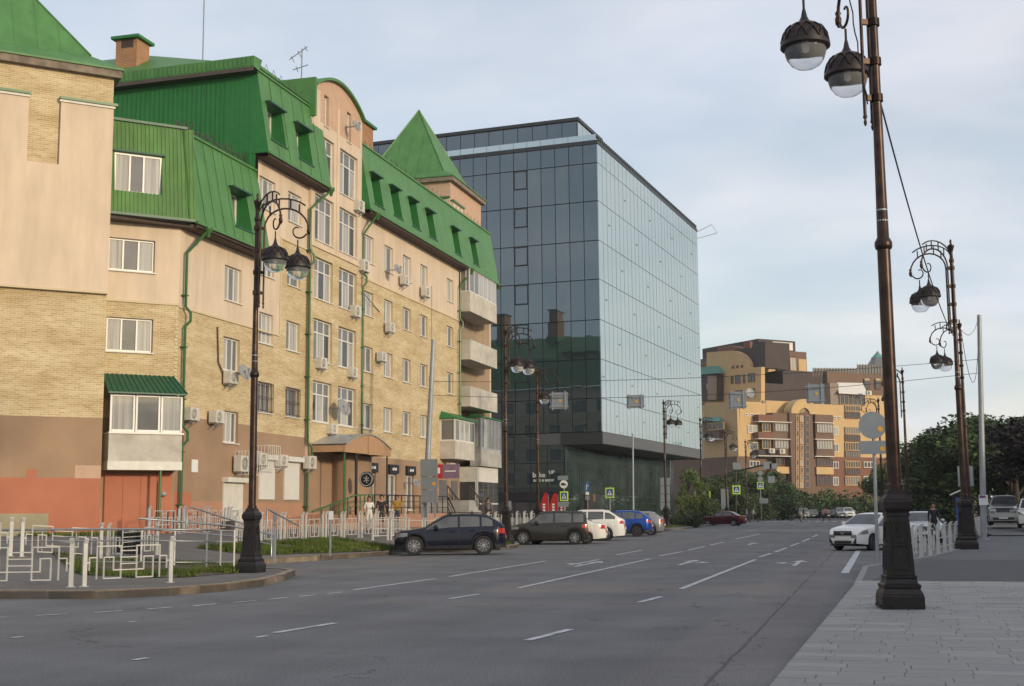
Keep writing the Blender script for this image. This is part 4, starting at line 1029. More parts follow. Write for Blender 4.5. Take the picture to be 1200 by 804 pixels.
# entrance: recess walls, vaulted canopy on posts, steps with railings
YE0, YE1 = 56.4, 62.4; CX = XF+1.95
b = MB(); b.box((XF+.16, 58.9, .9), (XF+.9, 62.2, 4.5)); b.build('porch_wall', 'brown_paint', APT)
b = MB(); n = 10; ar = [(lerp(YE0, YE1, k/n), 4.85 + .62*math.sin(math.pi*k/n)) for k in range(n+1)]
for k in range(n):
    (y0, z0), (y1, z1) = ar[k], ar[k+1]
    b.mesh([(XF+.16,y0,z0),(CX,y0,z0),(CX,y1,z1),(XF+.16,y1,z1),(XF+.16,y0,z0+.05),(CX,y0,z0+.05),(CX,y1,z1+.05),(XF+.16,y1,z1+.05)], [(0,3,2,1),(4,5,6,7),(1,2,6,5),(0,4,7,3)])
cn = b.build('canopy', 'sheet_metal', APT)
b = MB(); b.prism([(CX-.15, y, z-.02) for y, z in ar]+[(CX-.15, YE1, 4.5), (CX-.15, YE0, 4.5)], (.1, 0, 0)); b.box((XF+.2, YE0, 4.52), (CX-.16, YE0+.1, 4.83)); b.box((XF+.2, YE1-.1, 4.52), (CX-.16, YE1, 4.83))
b.box((CX-.045, 59.2, 4.48), (CX, 59.7, 5.4)); b.build('canopy_fascia', mat('tan_paint', (.40, .24, .13), .8, var=.06), cn)
b = MB(); b.tube([(CX-.2, YE0+.25, .9), (CX-.2, YE0+.25, 4.5)], .05, 8); b.build('canopy_post', 'green_pipe', cn)
b = MB(); b.tube([(CX-.2, 58.1, .9), (CX-.2, 58.1, 4.5)], .075, 8); b.build('canopy_post', 'black_metal', cn)
b = MB(); b.tube([(CX-.2, YE1-.2, .9), (CX-.2, YE1-.2, 4.5)], .045, 8); b.build('canopy_post', 'black_metal', cn)
b = MB(); b.box((XF+.1, 55.8, .4), (XF+2.1, 71.0, 1.55)); b.build('entrance_terrace', 'salmon_paint', APT)
st = MB()
for k in range(4): st.box((XF+.1, 71.0+k*.32, .4), (XF+2.0, 71.32+k*.32, 1.4-.26*k))
st.build('entrance_steps', 'concrete', APT)
def rail(pts, m, hgt=.95, step=.6, mids=2, name='railing', parent=APT, balus=False, t=.045):
    b = MB()
    for i in range(len(pts)-1):
        p, q = Vector(pts[i]), Vector(pts[i+1]); n = max(1, int((q-p).length/step))
        b.bar(p+ZUP*hgt, q+ZUP*hgt, t+.015)
        for j in range(1, mids+1): b.bar(p+ZUP*hgt*(1-j/(mids+1)), q+ZUP*hgt*(1-j/(mids+1)), t*.7)
        for k in range(n+1): b.bar(p.lerp(q, k/n), p.lerp(q, k/n)+ZUP*hgt, t)
        if balus:
            nb = int((q-p).length/.16)
            for k in range(nb): b.bar(p.lerp(q, k/nb)+ZUP*.1, p.lerp(q, k/nb)+ZUP*hgt, .018)
    return b.build(name, m, parent)
rx0 = XF+2.1
rail([(rx0+.6, 51.0, .75), (rx0+.6, 55.8, 1.5), (rx0, 59.4, 1.56)], 'green_pipe', .95, .9, 1)
rail([(rx0+1.1, 47.5, .62), (rx0+.9, 51.0, .75)], 'salmon_paint', .9, .7, 1)
rail([(rx0, 59.6, 1.56), (rx0, 71.0, 1.56), (rx0, 72.3, .7)], 'black_metal', .95, .9, 2)
rail([(XF+2.6, 73.6, 2.3), (XF+2.6, 77.6, .75)], 'bars_brown', .9, .5, 1)
rail([(XF+1.2, 73.6, 2.3), (XF+1.2, 77.6, .75)], 'bars_brown', .9, .5, 1)
b = MB(); b.box((XF+.1, 72.5, .3), (XF+2.9, 73.7, 2.3)); [b.box((XF+1.0, 73.7+k*.5, .3), (XF+2.8, 74.2+k*.5, 2.1-.2*k)) for k in range(7)]; b.build('entrance_steps', 'concrete', APT)
b = MB(); b.box((XF, 75.6, 1.7), (XF+.05, 76.9, 3.6)); b.box((XF, 77.9, 1.7), (XF+.05, 79.1, 3.6)); b.build_each('roller_shutter', mat('shutter_grey', (.12, .115, .12), .6), APT)
b = MB(); b.box((XF, 80, .5), (XF+.6, 86.3, 1.0)); b.build('plinth', 'concrete_pale', APT)
# shop signs over the ground floor windows
for y0, y1 in shop:
    b = MB(); b.box((XF, y0-.02, 3.78), (XF+.14, y1+.02, 4.28)); sg = b.build('shop_sign', 'sign_black', APT)
    b = MB(); ym = (y0+y1)/2
    for k, wd in enumerate((.14, .10, .16, .09)): b.box((XF+.14, ym-.34+k*.18, 3.96), (XF+.155, ym-.34+k*.18+wd*.9, 4.08+.04*(k % 2)))
    b.build('sign_lettering', 'sign_white', sg)
rc = Vector((CX+.1, 58.75, 3.25))
b = MB(); b.lathe([(0,-.09),(.34,-.09),(.38,-.05),(.38,.05),(.34,.09),(0,.09)], rc, 24, axis='y'); rs = b.build('round_sign', 'sign_black', APT)
b = MB()
b.lathe([(.29,-.115),(.33,-.115),(.33,-.095),(.29,-.095)], rc, 24, axis='y')
for a in (0, 1.1, 2.2, 3.4, 4.6, 5.5): b.bar(rc+Vector((.03*math.cos(a), -.10, .03*math.sin(a))), rc+Vector((.15*math.cos(a+.4), -.10, .17*math.sin(a+.4))), .05, .03)
b.build('sign_emblem', mat('sign_grey', (.38, .38, .37), .5), rs)
# red and mauve blade sign
b = MB(); b.box((XF+.1, 74.3, 3.65), (XF+1.7, 74.45, 4.5)); bs = b.build('shop_sign', mat('sign_mauve', (.19, .13, .20), .5), APT)
b = MB(); b.box((XF+.1, 74.27, 3.65), (XF+.65, 74.299, 4.5)); b.build('sign_lettering', 'sign_red', bs)
b = MB(); b.box((XF+.2, 74.25, 3.95), (XF+.5, 74.268, 4.3)); b.box((XF+.8, 74.27, 4.05), (XF+1.5, 74.299, 4.12)); b.build('sign_lettering', 'sign_white', bs)
# ---------------- air conditioners and dishes
def ac_px(x0, y0, x1, y1, X=XF):
    a = F(x0, y1, X+.25); t = F(x0, y0, X+.25); h_ = max(.5, min(.75, (t.z-a.z)*.9))
    air_conditioner(APT, (X, a.y, a.z), U_, NX, h_*1.38, h_, .33)
for q in ((218, 477, 233, 492), (248, 480, 262, 495), (265, 434, 281, 448.6), (372, 417, 384, 431), (409, 429, 420, 441.5), (412.5, 356, 424.5, 370), (453.7, 376.4, 465, 388.4), (444, 411, 454, 422.7), (422.5, 302, 434, 316.7), (471, 321, 481, 332.5), (495.5, 334, 505, 346.5),
          (325, 531.7, 340, 546), (358, 532.5, 371, 549), (385, 495.6, 397, 508), (374, 200, 383, 212.5), (416.4, 231.6, 428, 246), (525, 541, 533, 555), (557, 560, 566, 571)): ac_px(*q)
for q in ((277, 531.5, 290, 552.4), (300, 529, 309, 545)):
    ac_px(*q); a = F(q[0], q[3]); c = F(q[2], q[1]); b = MB()
    for k in range(7):
        y = a.y-.1+k*.2; b.bar((XF+.62, y, a.z-.15), (XF+.62, y, a.z+.85), .02)
    for z in (a.z-.15, a.z+.85): b.bar((XF+.62, a.y-.1, z), (XF+.62, a.y+1.1, z), .025); b.bar((XF, a.y-.1, z), (XF+.62, a.y-.1, z), .025)
    for k in range(4): b.bar((XF+.15*k, a.y-.1, a.z-.15), (XF+.15*k, a.y-.1, a.z+.85), .02)
    b.build('security_cage', 'sill_white', APT)
for px, py, r in ((286, 437, .34), (465.5, 316, .30), (402, 478, .42), (417, 148, .30), (487, 566, .26)):
    p = F(px, py, XF+.75); dish(APT, p, r, NX, U_, (.75, -.25, .35))
b = MB(); b.tube([F(255, 383, XF+.05), F(256, 425, XF+.05), F(263, 440, XF+.1)], .035, 6); b.build('conduit', 'bars_brown', APT)
b = MB(); b.tube([F(420, 341, XF+.05), F(428, 346, XF+.04), F(445, 366, XF+.04)], .02, 5); b.tube([F(506, 335, XF+.05), F(506, 500, XF+.03)], .012, 4); b.build('cable', 'cable', APT)
# ------------------------------------------------------------------ the glass office block
OFF = thing('office_building', 'modern office block clad in dark and pale reflective glass panes beyond the apartment house', 'office building', (-30, 140, 0))
G0 = Vector((-25.5, 123.0, 0)); ga = rad(5.2)
GU = Vector((math.sin(ga), math.cos(ga), 0))            # along the street face
GL = Vector((-math.cos(ga), math.sin(ga), 0))           # along the side face, away from the street
NR = GU.cross(ZUP)                                      # outward normal of the street face
NL = Vector((-math.sin(ga), -math.cos(ga), 0))
def gcorner(py): return on_plane(704, py, G0, NL).z
ZT = gcorner(164); zr = [gcorner(y) for y in (190.1, 234.9, 281.2, 326.9, 374.3, 420.6, 466.5)]; ZB = gcorner(506)
ZS = [ZT-.35] + zr + [ZB]
LL, LR = 52.0, 45.0
b = MB()
b.obox(G0 + ZUP*ZB - NR*.12 - NL*.12, GL, GU, ZUP, LL-.2, LR-.2, ZT-ZB-.1); body = b.build('curtain_wall_frame', 'mullion', OFF)
b = MB(); b.obox(G0 + ZUP*(ZT-.33) + NR*.05 + NL*.05, GL, GU, ZUP, LL+.1, LR+.1, .40); b.build('parapet', 'mullion', OFF)
PW = 1.5; rp = random.Random(5)
rest = MB()
nl = int(LL/PW)
for i in range(nl):
    for j in range(8):
        z1, z0 = ZS[j]-.045, ZS[j+1]+.045
        u = .06 + i*PW; wd = PW-.07
        if i >= 13 and j > 2: 
            rest.obox(G0+GL*u+ZUP*z0-NL*.06, GL, ZUP, NL, wd, z1-z0, .08); continue
        p_ = MB()
        if i == 5 and 1 <= j <= 6:
            p_.obox(G0+GL*u+ZUP*(z0+(z1-z0)*.5)-NL*.06, GL, ZUP, NL, wd, (z1-z0)*.5, .06); p_.build('pane', 'pane_office', body)
            f = MB(); zc = z0+(z1-z0)*.5
            for (a, c, uu, vv) in ((0,0,.09,(z1-z0)*.5), (wd-.09,0,.09,(z1-z0)*.5), (.09,0,wd-.18,.09), (.09,(z1-z0)*.5-.09,wd-.18,.09)): f.obox(G0+GL*(u+a)+ZUP*(zc+c), GL, ZUP, NL, uu, vv, .05)
            f.build('casement', 'mullion', body)
            p_ = MB(); p_.obox(G0+GL*u+ZUP*z0-NL*.06, GL, ZUP, NL, wd, (z1-z0)*.5-.06, .08); p_.build('pane', 'pane_office', body); continue
        if i < 18:
            p_.obox(G0+GL*u+ZUP*z0-NL*.06, GL, ZUP, NL, wd, z1-z0, .08)
            for v_ in p_.v[4:]: v_ += NL*rp.uniform(-.0035, .0035)
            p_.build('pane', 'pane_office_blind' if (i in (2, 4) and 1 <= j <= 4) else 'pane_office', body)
        else: rest.obox(G0+GL*u+ZUP*z0-NL*.06, GL, ZUP, NL, wd, z1-z0, .08)
rest.build('pane', 'pane_office', body, kind='stuff')
nr = int(LR/PW); lat = MB()
rest = MB(); cnt = 0
for i in range(nr):
    for j in range(8):
        z1, z0 = ZS[j]-.03, ZS[j+1]+.03
        dz = rp.uniform(-.006, .006); a = G0+GU*(.05+i*PW)+ZUP*z0-NR*(.06)
        if i < 18:
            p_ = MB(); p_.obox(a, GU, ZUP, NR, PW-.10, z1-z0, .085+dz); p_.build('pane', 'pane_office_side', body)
        else: rest.obox(a, GU, ZUP, NR, PW-.10, z1-z0, .085+dz)
        if (i*3+j*5) % 7 == 2 and 0 < j < 8: lat.obox(G0+GU*(i*PW+.5)+ZUP*(z0+(z1-z0)*.55)+NR*.02, GU, ZUP, NR, .45, .09, .05)
rest.build('pane', 'pane_office_side', body, kind='stuff')
lat.build_each('vent_flap', 'mullion', body)
# slanting parapet rail with brackets
b = MB()
for k in range(67): b.obox(G0+GU*(.3+k*.66)+ZUP*(ZT+.06), GU, ZUP, NR, .32, .35, .12)
b.obox(G0+GU*27+ZUP*(ZT+.06)-NR*1.5, GU, ZUP, NR, 3.2, 1.0, .8); b.build('roof_rail', 'mullion', OFF, kind='stuff')
b = MB()
e = G0+GU*LR+ZUP*(ZT-.3)
b.bar(e, e+Vector((1.9,.6,1.0)), .1); b.bar(e-ZUP*.9, e+Vector((2.6,.6,-.2)), .08); b.bar(e+Vector((1.9,.6,1.0)), e+Vector((2.6,.6,-.2)), .05); b.build('roof_davit', 'galvanised', OFF)
# set back penthouse
ph = G0 + GL*2.5 - NL*7.0
zp0, zp1 = ZT, on_plane(648, 145, ph+GL*3, NL).z
phU0 = 4.3
b = MB(); b.obox(G0-NL*7+GL*phU0+ZUP*(zp0-.05), GL, GU, ZUP, LL-8, 8.5, zp1-zp0+.05); pb = b.build('penthouse', 'mullion', OFF)
b = MB(); b.obox(G0-NL*6.8+GL*(phU0-.2)+ZUP*(zp1+.003), GL, GU, ZUP, LL-8, 8.9, .35); b.build('penthouse_coping', 'mullion', pb)
rest = MB()
for i in range(22):
    p_ = MB(); p_.obox(G0-NL*7+GL*(phU0+.08+i*1.7)+ZUP*(zp0+.95), GL, ZUP, NL, 1.62, zp1-zp0-1.05, .05); p_.build('pane', 'pane_office', pb)
    rest.obox(G0-NL*7+GL*(phU0+.08+i*1.7)+ZUP*(zp0+.05), GL, ZUP, NL, 1.62, .8, .05)
rest.build('pane', 'pane_office', pb, kind='stuff')
rest = MB()
for i in range(5): rest.obox(G0-NL*7+GL*phU0+GU*(.08+i*1.6)+ZUP*(zp0+.1), GU, ZUP, NR, 1.52, zp1-zp0-.2, .05)
rest.build('pane', 'pane_office_side', pb, kind='stuff')
b = MB()
for i in range(30): b.obox(G0-NL*1.2+GL*(.5+i*1.5)+ZUP*(ZT+.05), GL, ZUP, NL, 1.45, 1.0, .03)
b.build('glass_balustrade', 'pane_office_side', OFF)
# overhanging edge and the recessed ground floors
RC = 3.9
b = MB(); b.obox(G0+ZUP*(ZB-1.15)+NR*.08+NL*.03, GU, ZUP, -NR, LR+.1, 1.12, RC+3); b.build('fascia', 'fascia_grey', OFF)
b = MB(); b.obox(G0+ZUP*(ZB-1.18)+NR*.05+NL*.06, GL, ZUP, -NL, RC+.4, 1.15, .03); b.obox(G0+ZUP*(ZB-1.2)+NR*.0, GU, ZUP, -NR, LR, .04, RC+.3); b.build('soffit', 'soffit_dark', OFF)
b = MB(); b.obox(G0+GL*RC-NL*.12+ZUP*0, GL, GU, ZUP, LL-RC-.2, LR-.3, ZB-.02); lb = b.build('podium_frame', 'mullion', OFF)
hz_ = [0.1, 3.1, 6.2, ZB-1.25]
rest = MB()
for i in range(22):
    for j in range(3):
        if i < 14:
            if j == 0 and i in (3, 4): continue
            p_ = MB(); p_.obox(G0+GL*RC+GU*(.06+i*1.95)+ZUP*(hz_[j]+.04)-NR*.02, GU, ZUP, NR, 1.90, hz_[j+1]-hz_[j]-.07, .05); p_.build('pane', 'pane_office_low', lb)
        else: rest.obox(G0+GL*RC+GU*(.06+i*1.95)+ZUP*(hz_[j]+.04)-NR*.02, GU, ZUP, NR, 1.90, hz_[j+1]-hz_[j]-.07, .05)
rest.build('pane', 'pane_office_low', lb, kind='stuff')
fins = MB()
for i in range(66): fins.obox(G0+GL*RC+GU*(i*.65)+ZUP*3.2+NR*.035, GU, ZUP, NR, .05, ZB-4.5, .10)
fins.build('glass_fin', 'pane_office_low', lb)
rest = MB(); zl_ = [3.4, 6.3, ZB-.05]
for i in range(16):
    for j in range(2):
        p_ = MB(); p_.obox(G0+GL*(RC+.1+i*1.75)+ZUP*(zl_[j]+.04)-NL*.11, GL, ZUP, NL, 1.68, zl_[j+1]-zl_[j]-.08, .06); p_.build('pane', 'pane_office', lb)
# cafe front
b = MB(); b.obox(G0+GL*(RC+.2)+ZUP*2.55-NL*.1, GL, ZUP, NL, 8.6, .85, .22); cf = b.build('cafe_fascia', 'sign_black', OFF)
for i in range(5):
    p_ = MB(); p_.obox(G0+GL*(RC+.3+i*1.7)+ZUP*.1-NL*.1, GL, ZUP, NL, 1.6, 2.4, .06); p_.build('pane', 'pane_dark', lb)
b = MB(); pc = [G0+GL*(RC+6.4)+ZUP*.15-NL*.02]; 
pts = [pc[0]+GL*(.55*math.cos(t))+ZUP*(1.5*math.sin(t)) for t in [math.pi*k/10 for k in range(11)]]; b.prism(pts, NL*.05); b.build('cafe_poster', mat('poster_tan', (.32, .17, .09), .6), OFF)
def text(body, size, O, Ux, m, name, parent, depth=.03, mirror=False):
    """flat lettering as mesh: Ux is the reading direction"""
    c = bpy.data.curves.new(name, 'FONT'); c.body = body; c.size = size; c.extrude = depth/2; c.align_x = 'LEFT'; c.resolution_u = 3
    to = bpy.data.objects.new('t', c); COL.objects.link(to); bpy.context.view_layer.update()
    me = bpy.data.meshes.new_from_object(to.evaluated_get(bpy.context.evaluated_depsgraph_get())); bpy.data.objects.remove(to)
    Ux = Vector(Ux).normalized(); Nn = Ux.cross(ZUP); R3 = Matrix((Ux, ZUP, Nn)).transposed().to_4x4()
    me.transform(Matrix.Translation(Vector(O) - (ORIGIN[parent.name] if parent else Vector((0,0,0)))) @ R3)
    me.materials.clear(); me.materials.append(MATS[m]); o = bpy.data.objects.new(name, me); COL.objects.link(o)
    if parent: o.parent = parent; ORIGIN[o.name] = ORIGIN[parent.name]
    return o
ts = on_plane(624, 559.5, G0+NL*.14, NL); 
text('bake', .72, ts, -GL, 'sign_white', 'sign_lettering', cf); te = on_plane(643, 556, G0+NL*.14, NL)
text('UP', .5, te+ZUP*.05, -GL, 'sign_white', 'sign_lettering', cf); tb = on_plane(625, 564.6, G0+NL*.14, NL)
text('BAKE & BREW', .34, tb, -GL, 'sign_white', 'sign_lettering', cf)
# entrance portal with a brass light
pp = G0+GL*RC+GU*5.9
b = MB(); b.obox(pp+NR*.02, GU, ZUP, NR, 3.9, 3.3, .5); po = b.build('entrance_portal', mat('portal', (.030, .022, .018), .4), OFF)
b = MB(); b.obox(pp+GU*.2+ZUP*.05+NR*.52, GU, ZUP, NR, 1.0, 2.5, .02); b.obox(pp+GU*1.3+ZUP*.05+NR*.52, GU, ZUP, NR, 1.0, 2.5, .02); b.obox(pp+GU*2.4+ZUP*.05+NR*.52, GU, ZUP, NR, 1.2, 2.5, .02); b.build('pane', 'pane_dark', po)
b = MB(); b.obox(pp+GU*1.5+ZUP*2.55+NR*.52, GU, ZUP, NR, .8, .7, .05); b.build('brass_plate', mat('brass', (.45, .28, .12), .35, metal=.8), po)

# ------------------------------------------------------------------ the far apartment house, turned 45 degrees to the street
FAR = thing('far_apartment_building', 'stepped golden and brown brick apartment complex across the end of the street', 'apartment building', (-10, 240, 0))
mat('gold_brick', (.52, .355, .175), .88, var=.05, scale=.6); mat('brown_brick', (.155, .098, .068), .88, var=.08, scale=.5); mat('dark_brick', (.060, .046, .044), .85, var=.1, scale=.5)
mat('red_brown', (.18, .085, .055), .85, var=.08); mat('verdigris', (.10, .26, .22), .6, var=.15, scale=1); mat('grey_brick', (.25, .20, .16), .88, var=.08, scale=.6)
FO = atY(867, 500, 232); FO.z = 0
FU = Vector((s2, s2, 0)); FN = Vector((s2, -s2, 0)); FLn = Vector((-s2, -s2, 0))      # right faces look along FN, left faces along FLn
def fp(px, py, off=0.0): return on_plane(px, py, FO+FN*off, FN)
def fu(px, py, off=0.0): return (fp(px, py, off)-FO).dot(FU)
def fblock(name, x0, x1, yt, yb, off, m, back=12.0, parent=FAR, yref=None):
    ym = yref or (yt+yb)/2
    u0, u1 = fu(x0, ym, off), fu(x1, ym, off); zt = fp((x0+x1)/2, yt, off).z; zb = max(-.05, fp((x0+x1)/2, yb, off).z)
    b = MB(); b.obox(FO+FU*u0+FN*off+ZUP*zb, FU, -FN, ZUP, u1-u0, back, zt-zb); return b.build(name, m, parent)
fwn = 0
def fwin(x0, y0, x1, y1, off, cols=2, m='pane_dark', parent=FAR, frame='sill_white', rows=1, proud=.12):
    a = fp(x0, y1, off); c = fp(x1, y1, off); h_ = fp(x0, y0, off).z-a.z; wd = (c-a).dot(FU); t = .12
    b = MB()
    for k in range(cols+1): b.obox(a+FU*((wd-t)*k/cols)+FN*.002, FU, ZUP, FN, t, h_, proud)
    for k in range(rows+1): b.obox(a+ZUP*((h_-t)*k/rows)+FN*.004+FU*.01, FU, ZUP, FN, wd-.02, t, proud+.004)
    f = b.build('window', frame, parent)
    p_ = MB(); p_.obox(a+FU*.02+ZUP*.02+FN*.003, FU, ZUP, FN, wd-.04, h_-.04, .06); p_.build('pane', m, f); return f
def lwin(x0, y0, x1, y1, P, m='pane_dark', cols=2, frame='brown_brick'):
    """window on a left-looking face through point P"""
    a = on_plane(x0, y1, P, FLn); c = on_plane(x1, y1, P, FLn); h_ = on_plane(x0, y0, P, FLn).z-a.z; d = (c-a); d.z = 0; wd = d.length; d /= wd
    b = MB(); t = .14
    for k in range(cols+1): b.obox(a+d*((wd-t)*k/cols)+FLn*.002, d, ZUP, FLn, t, h_, .12)
    for k in range(2): b.obox(a+ZUP*((h_-t)*k)+FLn*.004+d*.01, d, ZUP, FLn, wd-.02, t, .124)
    f = b.build('window', frame, FAR); p_ = MB(); p_.obox(a+d*.02+ZUP*.02+FLn*.003, d, ZUP, FLn, wd-.04, h_-.04, .06); p_.build('pane', m, f)
# lower wing: golden body
zg = fp(867, 471, 0).z
fblock('wall', 867, 895, 471, 700, 0, 'gold_brick', 40); fblock('wall', 895, 933, 470, 700, -1.2, 'gold_brick', 36)
fblock('brown_pier', 895, 899, 469.5, 540, -.9, 'grey_brick', 3)
fblock('wall', 955, 990, 474, 700, -.4, 'gold_brick', 30); fblock('wall', 988, 1046, 463, 700, -3.2, 'gold_brick', 30)
fblock('base_course', 866, 900, 535, 700, .15, 'brown_brick', 30); fblock('base_course', 975, 1046, 536, 700, .1, 'red_brown', 8)
# upper block set back
fblock('wall', 892, 946, 411, 480, -14, 'brown_brick', 30, yref=440); fblock('wall', 892, 912, 429, 480, -13.0, 'gold_brick', 3, yref=450); fblock('roof_slab', 889, 932, 398.5, 411, -15, 'dark_brick', 18, yref=405)
fblock('roof_lantern', 906, 929, 401, 410, -14.6, 'sill_white', 8, yref=405); fblock('bay', 911, 934, 417, 436, -12.5, 'dark_brick', 6, yref=428)
fwin(926, 419, 933, 434, -12.4, 2, 'pane_curtain', frame='gold_brick'); fblock('wall_panel', 936, 945, 421, 436, -13.9, 'gold_brick', .5, yref=428)
fblock('chimney', 879, 882, 400, 412, -16, 'red_brown', 2, yref=405)
fblock('wall', 893, 919, 449.5, 480, -8, 'dark_brick', 5, yref=458); fblock('wall', 918, 1000, 436, 480, -8.1, 'dark_brick', 24, yref=458); fblock('wall', 970, 1044, 437.5, 480, -7.2, 'brown_brick', 24, yref=458)
# left faces of the upper golden block (rounded parapet)
PL = FO + FN*(-7.4) + FU*fu(892, 440, -7.4)
def lp(px, py): return on_plane(px, py, PL, FLn)
b = MB(); prof = [(892, 480), (828, 485), (828, 413)] + [(lerp(828, 857, k/5), lerp(413, 411, k/5)) for k in range(1, 6)] + [(857+22*math.sin(math.pi/2*k/7), 411+20*(1-math.cos(math.pi/2*k/7))) for k in range(1, 8)] + [(892, 430)]
b.prism([lp(*q) for q in prof], -FLn*.9); b.build('wall', 'gold_brick', FAR)
b = MB(); prof = [(850, 413), (857, 409.5), (866, 408), (874, 411), (880, 420), (881, 431), (892, 431), (892, 407), (880, 403)]
b.prism([lp(*q)+FLn*-1.0 for q in ((853, 411), (862, 407.5), (871, 408), (876, 407), (878, 400), (892, 400), (892, 431), (876, 431))], -FLn*6); b.build('wall', 'dark_brick', FAR)
b = MB(); b.prism([lp(*q)-FLn*3 for q in ((827, 415), (827, 405.5), (840, 404), (852, 406), (852, 412))], -FLn*5); b.build('chimney', 'red_brown', FAR)
for x0, y0, x1, y1, c in ((857, 441, 860, 450, 1), (862, 440, 868, 450, 2), (871, 439, 873.5, 449, 1), (877, 438, 885, 448, 2), (877, 456, 885, 466, 2), (858, 429, 860.5, 432, 1), (863, 428.5, 865.5, 431.5, 1), (868.5, 428, 871, 431, 1), (862, 458, 872, 467, 2)): lwin(x0, y0, x1, y1, PL, cols=c)
b = MB(); b.prism([lp(*q)+FLn*1.6 for q in ((827, 470), (827, 440), (848, 440), (848, 470))], -FLn*2); bb_ = b.build('bay', 'dark_brick', FAR)
b = MB(); b.prism([lp(*q)+FLn*2.0 for q in ((826, 440), (826, 431.5), (844, 429.5), (850, 438))], -FLn*2.6); b.build('bay_roof', 'verdigris', bb_)
for x0, y0, x1, y1 in ((829, 442, 839, 448), (829, 458, 839, 466)): lwin(x0, y0, x1, y1, PL+FLn*1.6, 'pane_dark', 3)
lwin(828, 449, 840, 457, PL+FLn*1.6, 'pane_curtain', 2)
b = MB(); b.prism([lp(*q)+FLn*2.3 for q in ((840, 441), (840, 469), (848, 469), (848, 441))], -FLn*.6); b.build('bay_side', 'grey_brick', bb_)
# left faces of the lower golden wing
P2 = FO
def l2(px, py): return on_plane(px, py, P2, FLn)
b = MB(); b.prism([l2(*q)+FLn*.02 for q in ((826, 472), (867, 471.5), (867, 557), (826, 555))], -FLn*6); b.build('wall', 'gold_brick', FAR)
b = MB(); b.prism([l2(*q)+FLn*.2 for q in ((826, 556), (826, 554.5), (849, 554.5), (849, 556))], -FLn*.6); b.prism([l2(*q)+FLn*.1 for q in ((852, 533), (867, 533), (867, 600), (852, 600))], -FLn*.6); b.prism([l2(*q)+FLn*.1 for q in ((826, 557), (852, 557), (852, 604), (826, 604))], -FLn*.6); b.build('base_course', 'brown_brick', FAR)
b = MB(); b.prism([l2(*q)+FLn*1.5 for q in ((829, 514), (829, 494), (850, 494), (850, 514))], -FLn*1.6); ob = b.build('bay', 'brown_brick', FAR)
b = MB(); A, B2, C3 = l2(828, 494)+FLn*1.9, l2(852, 494)+FLn*1.9, l2(840, 486)
b.mesh([A, B2, A-FLn*2, B2-FLn*2, l2(836, 487), l2(845, 487)], [(0,1,5,4), (0,4,2), (1,3,5), (0,2,3,1)]); b.build('bay_roof', 'verdigris', ob)
lwin(830, 496, 849, 505, P2+FLn*1.5, 'pane_dark', 3, 'gold_brick'); lwin(837, 518, 847, 529, P2, 'pane_dark', 2, 'dark_brick')
b = MB(); b.prism([l2(*q)+FLn*1.7 for q in ((829, 515.5), (829, 514), (850, 514), (850, 515.5))], -FLn*1.8); b.build('balcony_slab', 'sill_white', ob)
# right faces of the lower golden wing
for x in (872.5, 879, 886): fwin(x, 484.5, x+3.6, 487.5, .05, 1)
fwin(876, 498, 887, 507.5, .05, 2, 'pane_curtain'); fwin(878, 518, 888, 528, .05, 2, 'pane_grey'); fwin(878, 540, 890, 547, .2, 3, 'pane_dark')
for (yt, yb, m) in ((486, 494.5, 'red_brown'), (506.5, 514.5, 'red_brown'), (527, 534.5, 'dark_brick')): fblock('balcony', 889, 907, yt, yb, 1.6, m, 2.4)
for yt in (494, 514, 534): fblock('balcony_slab', 889, 928, yt, yt+.9, 1.9, 'sill_white', 2.6)
for y0, y1 in ((495, 506), (514.8, 526)): fwin(893, y0, 906, y1, .9, 4, 'pane_dark', frame='gold_brick')
fblock('bay', 906, 930, 484, 534, 1.4, 'brown_brick', 4)
for y0, y1, m, c in ((496, 505.5, 'pane_curtain', 6), (516, 525.5, 'pane_curtain', 6)): fwin(908, y0, 928, y1, 1.42, c, m, frame='grey_brick')
fwin(909, 536, 929, 545, .6, 6, 'pane_dark', frame='red_brown'); fblock('balcony', 910, 929, 547, 555, 1.4, 'gold_brick', 2.6); fwin(913, 556, 929, 566, .6, 5, 'pane_dark', frame='red_brown')
fblock('base_course', 906, 931, 545, 700, .5, 'red_brown', 3); fblock('balcony', 920, 932, 567, 576, 1.2, 'gold_brick', 2)
# stair tower with the arch
fblock('stair_tower', 929, 956, 484, 700, 1.9, 'brown_brick', 6)
b = MB(); c0 = fp(942.5, 485, 2.0); r1 = abs(fu(956.5, 485, 2.0)-fu(928.5, 485, 2.0))/2+.3; r0 = r1-1.9; n = 14
for k in range(n):
    t0, t1 = math.pi*k/n, math.pi*(k+1)/n
    q = [c0+FU*(r*math.cos(t))+ZUP*(r*.86*math.sin(t)) for r, t in ((r0, t0), (r1, t0), (r1, t1), (r0, t1))]; b.prism([p-FN*2 for p in q], FN*2.1)
b.build('arch', 'gold_brick', FAR)
b = MB(); pts = [c0+FU*(r0*math.cos(t))+ZUP*(r0*.86*math.sin(t))-FN*.2 for t in [math.pi*k/12 for k in range(13)]]; b.prism(pts, -FN*3); b.build('stair_tower', 'brown_brick', FAR)
b = MB(); o_ = fp(939.7, 481, 2.05); b.lathe([(0, 0), (.5, 0), (.5, .12), (0, .12)], o_, 14, axis='y'); b.build('medallion', 'gold_brick', FAR)
